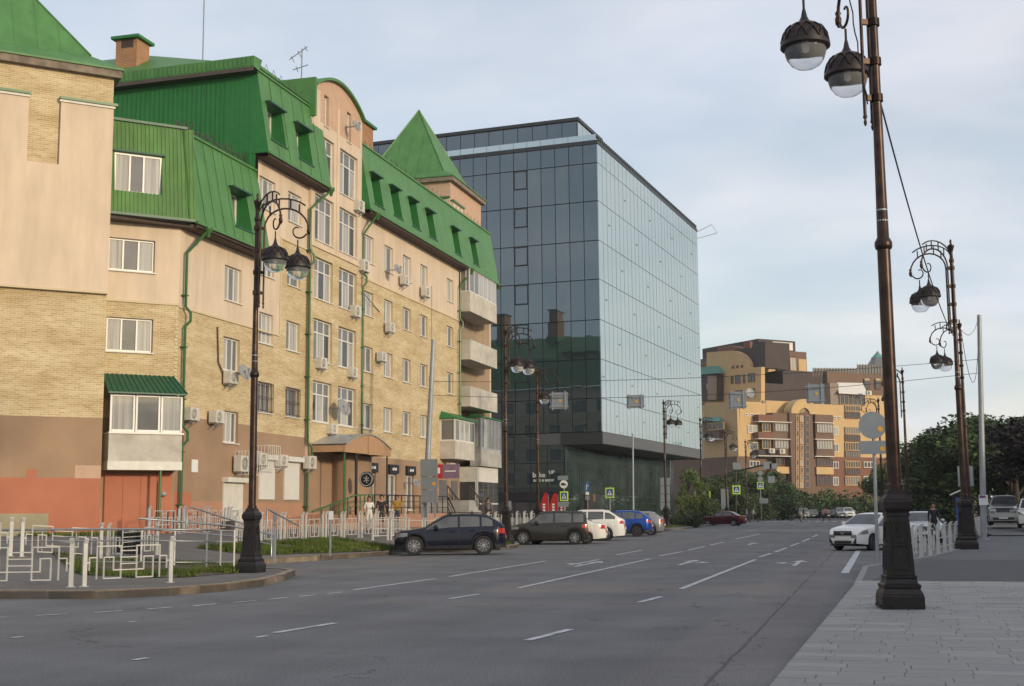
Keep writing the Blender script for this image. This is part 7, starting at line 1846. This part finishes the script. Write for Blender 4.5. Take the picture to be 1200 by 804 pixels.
    if front == 'tall':
        g_ = MB(); g_.box((xe-.001, -he*.60, lightz[1]+.02), (xe+.035, he*.60, lightz[1]+.06)); g_.box((xe-.001, -he*.60, lightz[0]-.10), (xe+.035, he*.60, lightz[0]-.065)); g_.build('chrome_strip', 'rim_metal', t, local=True)
    if front == 'wide':
        g_ = MB(); zc = (lightz[0]+lightz[1])/2-.01; g_.bar((xe+.025, -.09, zc+.05), (xe+.025, 0, zc-.05), .02); g_.bar((xe+.025, .09, zc+.05), (xe+.025, 0, zc-.05), .02); g_.box((xe+.02, -he*.6, lightz[1]-.05), (xe+.024, he*.6, lightz[1]-.035)); g_.box((xe+.02, -he*.7, .385), (xe+.028, he*.7, .40)); g_.build('chrome_strip', 'rim_metal', t, local=True)
    if plate:
        g_ = MB(); g_.box((xe+.02, -.26, .42), (xe+.04, .26, .53)); g_.box((-xe-.03, -.26, .62), (-xe-.008, .26, .73)); g_.build('licence_plate', 'sign_white', t, local=True)
    g_ = MB(); g_.box((-xe-.012, -he*.7, sill+.02), (-xe+.02, he*.7, sill+.16)); g_.build('bumper_insert', 'car_black_trim', t, local=True)
    if rails:
        g_ = MB()
        for s_ in (-1, 1):
            y = section((xrf+xrr)/2)[8][0]*s_; g_.tube([(xrr+.1, y, zt(xrr+.1)+.0), (xrr+.2, y, zt(xrr+.2)+.06), (xrf-.2, y, zt(xrf-.2)+.06), (xrf-.1, y, zt(xrf-.1)+.0)], .018, 6)
        g_.build_each('roof_rail', 'car_black_trim', t, local=True)
        if badge:
            g_ = MB()
            for x in badge: g_.box((x-.03, -W/2+.3, H+.02), (x+.03, W/2-.3, H+.05)); g_.box((x-.04, -W/2+.27, H-.03), (x+.04, -W/2+.33, H+.06))
            g_.build('roof_bar', 'car_black_trim', t, local=True)
    # wheels
    wmesh = None
    for xw in (xf, xr):
        for s_ in (-1, 1):
            c = Vector((xw, s_*(W/2-.115), wr_))
            b = MB(); b.lathe([(wr_*.66,-.10),(wr_*.93,-.10),(wr_,-.075),(wr_,.075),(wr_*.93,.10),(wr_*.66,.10),(wr_*.66,-.10)], (0,0,0), 26, axis='y'); b.v = [p+c for p in b.v]
            w_ = b.build('wheel', 'tyre', t, smooth=40, local=True)
            b = MB(); y0 = s_*.085; R0 = wr_*.67
            b.lathe([(R0,0),(R0*.92,s_*.012),(R0*.90,-s_*.03)], c+Vector((0,y0,0)), 26, axis='y')
            for k in range(spokes):
                a = 2*math.pi*k/spokes; d = Vector((math.cos(a), 0, math.sin(a))); p = c+Vector((0,y0-s_*.012,0)); b.bar(p+d*R0*.16, p+d*R0*.93, R0*.10 if spokes > 8 else R0*.2, .025)
            b.lathe([(0,s_*.012),(R0*.22,s_*.008),(R0*.22,-s_*.03)], c+Vector((0,y0,0)), 14, axis='y'); b.build('rim', rim, w_, smooth=40, local=True)
            b = MB(); b.lathe([(0,0),(R0*.9,0),(R0*.9,.01),(0,.01)], c+Vector((0,y0-s_*.05,0)), 20, axis='y'); b.build('brake_disc', 'rim_dark' if rim != 'rim_dark' else 'car_black_trim', w_, local=True)
    return t
def place(t, x, y, heading, z=0.0):
    """heading: degrees, 0 = +X"""
    t.location = (x, y, z); t.rotation_euler = (0, 0, rad(heading)); return t
# silhouettes
def suv_top(L, H, hood=.98, nosez=.70, c=1.0, rf=.25, rr=-1.35, bl=-2.05, tail=.95, bump=.60):
    e = L/2
    return [(-e, bump), (-e+.02, bump+.16), (-e+.06, tail), (bl, tail+.08), (rr, H-.06), (rr+.35, H-.01), (lerp(rr, rf, .6), H), (rf-.15, H-.015), (rf, H-.05), (c, hood+.06), (c+.25, hood+.02), (e-.55, hood-.05), (e-.25, nosez+.14), (e-.10, nosez+.06), (e-.03, nosez-.05), (e, nosez-.20)]
def belt_line(L, h0, h1): return [(-L/2, h0), (0, lerp(h0, h1, .45)), (L/2, h1-.05)]
navy = paint('paint_navy', (.003, .004, .013), 0); brownp = paint('paint_brown', (.038, .035, .029), .4); whitep = paint('paint_white', (.70, .69, .66), 0); cream = paint('paint_cream', (.72, .69, .63), 0); bluep = paint('paint_blue', (.008, .055, .30)); silverp = paint('paint_silver', (.30, .30, .29), .6); redp = paint('paint_burgundy', (.085, .010, .018)); greyp = paint('paint_grey', (.13, .135, .14), .5); blackp = paint('paint_black', (.015, .015, .017))
L = 4.30; 
c1 = car('suv', 'navy blue crossover with roof bars parked nose to the grass, nearest car on the left', 'car', navy, L, 1.77, 1.60, 2.67, .365,
    suv_top(L, 1.58, 1.02, .80, .98, .22, -1.42, -2.02, 1.10, .55), belt_line(L, 1.08, .93), (.98, .22, -1.42, -2.02), [(-.28, .92, 0, 0), (-1.12, -.36, 0, 0), (-1.62, -1.20, 1.38, 1.46)], cladding=True, rails=True, badge=(.0, -.85), lightz=(.68, .84), tailz=(.82, 1.02), spokes=9)
p = at(520, 651, 0); place(c1, p.x-.05, p.y+.95, 199)
L = 3.94
c2 = car('compact_van', 'boxy brown compact car with upright tail, behind the brown lamp pedestal', 'car', brownp, L, 1.76, 1.64, 2.54, .33,
    [(-L/2, .5), (-L/2+.02, .75), (-L/2+.05, 1.0), (-L/2+.14, 1.5), (-L/2+.3, 1.61), (-.9, 1.64), (.1, 1.63), (.42, 1.57), (.98, 1.10), (1.2, 1.04), (1.6, .97), (1.80, .88), (1.9, .72), (L/2, .52)], belt_line(L, 1.05, .97), (.98, .42, -L/2+.28, -L/2+.06), [(-.25, .86, 0, 0), (-1.15, -.34, 0, 0), (-1.74, -1.24, 1.5, 1.55)], nose=.80, rear=.86, lightz=(.72, .86), tailz=(.80, .98), spokes=7, rim='rim_metal', fo=.72)
p = at(645, 638.5, 0); place(c2, p.x-.3, p.y+.95, 191)
L = 4.4
c3 = car('saloon_car', 'cream white saloon tail showing between the brown compact and the white crossover', 'car', cream, L, 1.70, 1.46, 2.55, .30,
    [(-L/2, .5), (-L/2+.03, .85), (-L/2+.08, .98), (-1.55, 1.04), (-.95, 1.38), (-.5, 1.45), (.0, 1.46), (.3, 1.42), (1.05, .98), (1.9, .82), (2.1, .70), (L/2, .5)], belt_line(L, .98, .90), (1.05, .3, -.85, -1.5), [(-.1, .95, 0, 0), (-.95, -.18, 0, 0)], lightz=(.60, .74), tailz=(.74, .94), spokes=12, rim='rim_metal')
p = at(690, 637.5, 0); place(c3, p.x-1.5, p.y+.9, 188)
L = 4.65
c4 = car('suv', 'large white crossover with dark windows, parked beside the blue one', 'car', whitep, L, 1.82, 1.70, 2.70, .365,
    suv_top(L, 1.70, 1.06, .78, 1.05, .25, -1.45, -2.12, 1.12, .60), belt_line(L, 1.16, 1.02), (1.05, .25, -1.45, -2.12), [(-.25, .98, 0, 0), (-1.18, -.33, 0, 0), (-1.82, -1.26, 1.46, 1.54)], rails=True, lightz=(.74, .90), tailz=(.92, 1.08), spokes=6)
p = at(709, 634, 0); place(c4, p.x-1.4, p.y+.95, 187)
L = 4.35
c5 = car('suv', 'bright blue crossover between the white and the silver car', 'car', bluep, L, 1.78, 1.62, 2.6, .345,
    suv_top(L, 1.62, 1.02, .76, 1.0, .22, -1.45, -2.02, 1.10, .55), belt_line(L, 1.10, .97), (1.0, .22, -1.45, -2.02), [(-.28, .92, 0, 0), (-1.12, -.36, 0, 0), (-1.62, -1.2, 1.40, 1.48)], cladding=True, rails=True, lightz=(.70, .85), tailz=(.85, 1.05), spokes=5, rim='rim_dark')
p = at(747, 629, 0); place(c5, p.x-1.4, p.y+.9, 186)
L = 4.1
c6 = car('hatchback', 'silver hatchback at the end of the parked row', 'car', silverp, L, 1.72, 1.55, 2.5, .32,
    suv_top(L, 1.55, .95, .70, .98, .20, -1.4, -1.92, 1.05, .52), belt_line(L, 1.05, .90), (.98, .20, -1.4, -1.92), [(-.28, .9, 0, 0), (-1.12, -.36, 0, 0)], lightz=(.64, .80), tailz=(.85, 1.1), spokes=10)
p = at(759, 627.8, 0); place(c6, p.x-1.2, p.y+1.6, 184)
L = 4.5
c7 = car('saloon_car', 'burgundy saloon turning left past the no entry sign', 'car', redp, L, 1.73, 1.45, 2.6, .31,
    [(-L/2, .5), (-L/2+.03, .82), (-L/2+.08, .95), (-1.6, 1.02), (-.95, 1.38), (-.5, 1.44), (.0, 1.45), (.3, 1.41), (1.05, .98), (1.9, .82), (2.1, .68), (L/2, .5)], belt_line(L, .97, .89), (1.05, .3, -.9, -1.55), [(-.1, .95, 0, 0), (-.98, -.18, 0, 0)], lightz=(.60, .74), tailz=(.74, .92), spokes=10)
p = at(846, 616.5, 0); place(c7, p.x, p.y+1.5, 170)
L = 4.5
c8 = car('saloon_car', 'white saloon driving out towards the street beside the tallest lamp', 'car', whitep, L, 1.75, 1.47, 2.65, .315,
    [(-L/2, .5), (-L/2+.03, .85), (-L/2+.08, 1.0), (-1.62, 1.05), (-.95, 1.39), (-.5, 1.46), (.0, 1.47), (.3, 1.43), (1.08, 1.0), (1.85, .87), (2.08, .76), (L/2-.04, .66), (L/2, .5)], belt_line(L, 1.0, .92), (1.08, .3, -.9, -1.58), [(-.1, .98, 0, 0), (-.98, -.18, 0, 0)], nose=.74, front='wide', lightz=(.62, .78), tailz=(.76, .94), spokes=10, rim='rim_dark')
p = at(988, 643, 0); place(c8, p.x*.95+1.2, p.y*.95+1.9, -122)
c8b = copy_tree(c8, (0, 0, 0), rad(-88), 'silver saloon half hidden behind the tallest lamp pedestal'); p = at(1078, 637, 0); place(c8b, p.x+.15, p.y+3, -84)
for ch in c8b.children:
    if ch.data and len(ch.data.materials) and ch.data.materials[0] == whitep:
        ch.data = ch.data.copy(); ch.data.materials[0] = paint('paint_pale_silver', (.45, .46, .47), .5)
L = 4.78
c9 = car('off_road_car', 'grey off-road car facing us at the far end of the right pavement', 'car', silverp, L, 1.89, 1.86, 2.79, .39,
    suv_top(L, 1.86, 1.20, .95, 1.02, .35, -1.9, -2.25, 1.2, .6), belt_line(L, 1.2, 1.14), (1.02, .35, -1.9, -2.25), [(-.2, .96, 0, 0), (-1.1, -.28, 0, 0), (-1.9, -1.18, 0, 0)], nose=.84, front='tall', rails=True, lightz=(.88, 1.06), tailz=(1.0, 1.3), spokes=6)
d = ray(1178, 600); k = 86/d.y; place(c9, d.x*k, 86+.5, -97, .52)
L = 4.5
c10 = copy_tree(c4, (0,0,0), 0, 'white car cut off by the right edge of the picture'); d = ray(1205, 600); k = 79/d.y; place(c10, d.x*k+.4, 80, -95, .45)
tb_ = MB(); tb_.poly([(5.8, 72, .2), (30, 72, .2), (30, 104, .50), (5.8, 104, .50)]); struct('side_yard', tb_, 'asphalt_walk')
# cars far off along the cross street
far_spec = [(909, 'white saloon waiting alone at the far crossing', 'w', 207, -85), (925, 'white parked car, leftmost of the far parked row', 'w', 212, -80), (931, 'dark car between two white ones in the far parked row', 'd', 214, -78), (941, 'white estate car in the middle of the far parked row', 's', 213, -80),
            (952, 'grey car left of the person in orange', 'g', 214, -80), (967, 'dark car right behind the person in orange', 'd', 213, -78), (978, 'grey car near the right end of the far row', 'g', 214, -80), (984.5, 'silver car second from the right of the far row', 's', 213, -80), (993.5, 'white high car, rightmost of the far row', 'u', 213, -80)]
pal = {'w': whitep, 'd': blackp, 'g': greyp, 's': silverp, 'u': whitep}
for px, l, kd, Y, h in far_spec:
    src = c4 if kd in 'us' else c7
    o = copy_tree(src, (0,0,0), 0, l, 'cars parked along the far cross street'); d = ray(px, 600); k = Y/d.y; place(o, d.x*k, Y, h)
    base = src.children[0].data.materials[0]
    for ch in o.children:
        if ch.data and len(ch.data.materials) and ch.data.materials[0] == base:
            ch.data = ch.data.copy(); ch.data.materials[0] = pal[kd]
    o['category'] = 'car'
# ------------------------------------------------------------------ people
mat('skin', (.42, .24, .17), .6, var=.06); mat('hair_dark', (.025, .017, .013), .7, var=.3, scale=20); mat('cloth_white', (.62, .60, .57), .9, var=.06); mat('cloth_black', (.020, .020, .023), .9, var=.2, scale=8); mat('cloth_camo', (.050, .055, .05), .9, var=.6, scale=9); mat('cloth_ochre', (.42, .24, .04), .9, var=.1, scale=6); mat('cloth_jeans', (.05, .07, .12), .9, var=.15, scale=8); mat('cloth_grey', (.20, .18, .17), .9, var=.15, scale=6); mat('cloth_orange', (.60, .18, .04), .9, var=.1); mat('cloth_lilac', (.34, .27, .42), .9, var=.1); mat('cloth_beige', (.45, .38, .30), .9, var=.1); mat('shoe', (.03, .03, .032), .7)
def person(label, loc, face, top, legs, stride=0.0, arm_l=(.1, .1), arm_r=(.1, -.1), height=1.72, sleeves=None, hair='hair_dark', long_hair=False, bend=0.0, group=None, sit=False):
    """skeleton grown into one continuous body. face: degrees, 0 = +X. arm = (forward swing, elbow bend)"""
    k = height/1.72
    V = {}; E = []; R = {}
    def v(n, x, y, z, r, par=None):
        V[n] = Vector((x, y, z)); R[n] = r
        if par: E.append((par, n))
    hz = .95
    v('pel', 0, 0, hz, .15)
    v('wa', bend*.25, 0, 1.10, .125, 'pel'); v('ch', bend*.6, 0, 1.30, .155, 'wa'); v('ne', bend*.95, 0, 1.46, .062, 'ch'); v('hd0', bend*1.1+.01, 0, 1.55, .075, 'ne'); v('hd1', bend*1.15+.02, 0, 1.63, .098, 'hd0'); v('hd2', bend*1.15+.01, 0, 1.71, .06, 'hd1'); v('nose', bend*1.15+.115, 0, 1.60, .016, 'hd1')
    for s_, n in ((1, 'l'), (-1, 'r')):
        st = stride*s_
        v('hip'+n, 0, .09*s_, hz-.06, .105, 'pel')
        if sit: kn = Vector((.42, .11*s_, hz-.04)); an = Vector((.45, .11*s_, hz-.46))
        else: kn = Vector((.28*st+.03, .095*s_, .52)); an = Vector((.52*st-(.10 if st < 0 else 0), .095*s_, .09+(.05 if st < 0 else 0)))
        v('kn'+n, *kn, .066, 'hip'+n); v('an'+n, *an, .045, 'kn'+n); v('to'+n, an.x+.17, an.y+.02*s_, an.z-.05, .040, 'an'+n)
        sw, el = (arm_l if s_ > 0 else arm_r)
        sh = Vector((bend*.85, .19*s_, 1.40)); v('sh'+n, *sh, .068, 'ch')
        eb = sh+Vector((math.sin(sw)*.28, .05*s_, -math.cos(sw)*.28)); v('eb'+n, *eb, .046, 'sh'+n)
        a2 = sw+el; wrp = eb+Vector((math.sin(a2)*.25, -.01*s_, -math.cos(a2)*.25)); v('wr'+n, *wrp, .032, 'eb'+n)
        dr = (wrp-eb).normalized(); up = Vector((0, -s_, 0)); hd = wrp+dr*.075; v('pa'+n, *hd, .030, 'wr'+n)
        side = dr.cross(up).normalized()
        for j, (o, ln) in enumerate(((-.030, .065), (-.010, .078), (.010, .072), (.030, .056))):
            f1 = hd+side*o+dr*ln*.6; f2 = f1+dr*ln*.45+up*.018; v('f%d%s' % (j, n), *f1, .0095, 'pa'+n); v('g%d%s' % (j, n), *f2, .008, 'f%d%s' % (j, n))
        th = wrp+dr*.03+side*-.045+up*.012; v('th'+n, *th, .011, 'pa'+n); v('ti'+n, *(th+dr*.04+up*.01), .009, 'th'+n)
    names = list(V); idx = {n: i for i, n in enumerate(names)}
    me = bpy.data.meshes.new('skeleton'); me.from_pydata([tuple(V[n]*k) for n in names], [(idx[a], idx[c]) for a, c in E], [])
    o = bpy.data.objects.new('skeleton', me); COL.objects.link(o)
    o.modifiers.new('skin', 'SKIN'); sv = me.skin_vertices[0].data if me.skin_vertices else None
    if sv is None: return None
    for n in names:
        r = R[n]*k; e = .82 if n in ('pel', 'wa', 'ch') else 1.0
        sv[idx[n]].radius = (r*1.12, r*.80) if n in ('pel', 'wa', 'ch') else (r, r)
        sv[idx[n]].use_root = (n == 'pel')
    sb = o.modifiers.new('sub', 'SUBSURF'); sb.levels = 1; sb.render_levels = 1
    bpy.context.view_layer.update()
    m2 = bpy.data.meshes.new_from_object(o.evaluated_get(bpy.context.evaluated_depsgraph_get()), preserve_all_data_layers=False); bpy.data.objects.remove(o)
    for m in (top, legs, 'skin', 'shoe', sleeves or top): m2.materials.append(MATS[m])
    segs = [(V[a]*k, V[c]*k, c) for a, c in E]
    def zone(n):
        if n[:2] in ('hd', 'no') or n == 'ne' or n[:2] in ('pa', 'th', 'ti') or n[0] in 'fg': return 2
        if n[:2] == 'to': return 3
        if n[:2] in ('kn', 'an', 'hi'): return 1
        if n[:2] == 'wr': return 4 if sleeves else 0
        return 0
    for p in m2.polygons:
        c = p.center; best = 9; z = 0
        for a, b_, n in segs:
            d = b_-a; t = max(0, min(1, (c-a).dot(d)/max(1e-9, d.length_squared))); dd = (c-(a+d*t)).length
            if dd < best: best = dd; z = zone(n)
        if z == 0 and c.z < (hz-.02)*k: z = 1
        p.material_index = z
    m2.shade_smooth(); m2.name = 'body'
    t = thing('person', label, 'person', loc, rad(face), group)
    bo = bpy.data.objects.new('body', m2); COL.objects.link(bo); bo.parent = t
    h = MB(); hc = V['hd1']*k; n = 12
    for i in range(7):
        for j in range(n):
            a = math.pi*.62*i/6; bq = 2*math.pi*j/n; h.v.append(hc+Vector((-.02+.112*math.sin(a)*math.cos(bq), .105*math.sin(a)*math.sin(bq), .02+.118*math.cos(a)))*k if True else None)
    for i in range(6):
        for j in range(n): 
            if math.cos(2*math.pi*(j+.5)/n) > .55 and i > 2: continue
            h.f.append((i*n+j, i*n+(j+1) % n, (i+1)*n+(j+1) % n, (i+1)*n+j)); h.m.append(0); h.uv.append(None)
    if long_hair: h.tube([hc+Vector((-.07,0,.03))*k, hc+Vector((-.10,0,-.1))*k, hc+Vector((-.10,0,-.25))*k], [.08*k, .085*k, .05*k], 10)
    h.build('hair', hair, t, smooth=60, local=True)
    fc = MB()
    for s_ in (-1, 1): fc.box(hc+Vector((.088, .036*s_-.012, .005))*k, hc+Vector((.10, .036*s_+.012, .018))*k)
    fc.build_each('eye', 'hair_dark', t, local=True); fc = MB(); fc.box(hc+Vector((.086, -.025, -.072))*k, hc+Vector((.097, .025, -.062))*k); fc.build('mouth', 'hair_dark', t, local=True)
    er = MB()
    for s_ in (-1, 1): er.lathe([(0,0),(.022,.0),(.026,.012),(0,.02)], hc+Vector((-.0, (.094 if s_ > 0 else -.112), -.02))*k, 8, axis='y')
    er.build_each('ear', 'skin', t, smooth=60, local=True)
    return t
def stand(px, py, z): p = at(px, py, z); return (p.x, p.y, z)
def px_on(px, Y, z): d = ray(px, 600); return (d.x*Y/d.y, Y, z)
def px_x(px, X, z): d = ray(px, 600); return (X, d.y*X/d.x, z)
person('woman in a white top and dark hair standing by the terrace wall, leftmost of three', px_x(432.5, -23.2, .78), -60, 'cloth_white', 'cloth_white', .1, (.3, 1.5), (.1, .6), 1.60, sleeves='skin', long_hair=True)
person('person in black hoodie and camouflage trousers, middle of three', px_x(447, -23.0, .76), -65, 'cloth_black', 'cloth_camo', .12, (.3, 1.6), (.3, 1.5), 1.70)
person('person in ochre jacket and jeans, right of three by the railing', px_x(465, -23.3, .78), -80, 'cloth_ochre', 'cloth_jeans', .1, (.3, 1.4), (.1, .9), 1.70)
q = px_on(572, 80, .75); person('person in a grey jacket seen from behind at the glazed shop front', q, 80, 'cloth_grey', 'cloth_black', .1, (.1, .3), (.1, .3), 1.75)
for px, Y, f, tp, lg, st_, l in ((875, 158, 0, 'cloth_lilac', 'cloth_jeans', .5, 'person in lilac top at the left end of the far crossing'), (883, 158.5, 10, 'cloth_white', 'cloth_black', .9, 'person in white top and black trousers at the left end of the far crossing'), (933, 156, 8, 'cloth_black', 'cloth_black', 1.0, 'striding person in black in the middle of the far crossing'), (941.5, 161, 10, 'cloth_black', 'cloth_beige', .8, 'person in black top and pale trousers in the far crossing'),
                             (968, 162, 170, 'cloth_orange', 'cloth_black', .7, 'person in a bright orange top on the far crossing'), (903, 196, -90, 'cloth_black', 'cloth_black', .1, 'dark standing person by the shrubs beyond the crossing')):
    person(l, px_on(px, Y, .02), f, tp, lg, st_, (.4*st_, .5), (-.4*st_, .5), 1.74)
q = px_on(1094, 62, .15); person('person in black walking behind the right fence', q, -95, 'cloth_black', 'cloth_black', .5, (.3, .4), (-.2, .5), 1.72)
# ------------------------------------------------------------------ thin evening haze over the whole place
hm = bpy.data.materials.new('haze'); hm.use_nodes = True; t = hm.node_tree; t.nodes.clear()
ho = t.nodes.new('ShaderNodeOutputMaterial'); hv = t.nodes.new('ShaderNodeVolumePrincipled'); hv.inputs['Density'].default_value = .0002; hv.inputs['Color'].default_value = (.90, .92, .95, 1)
t.links.new(hv.outputs[0], ho.inputs['Volume'])
hb = MB(); hb.box((-950, -350, -1.1), (950, 1550, 49)); MATS['haze'] = hm
hb.build('haze', 'haze', kind='stuff')
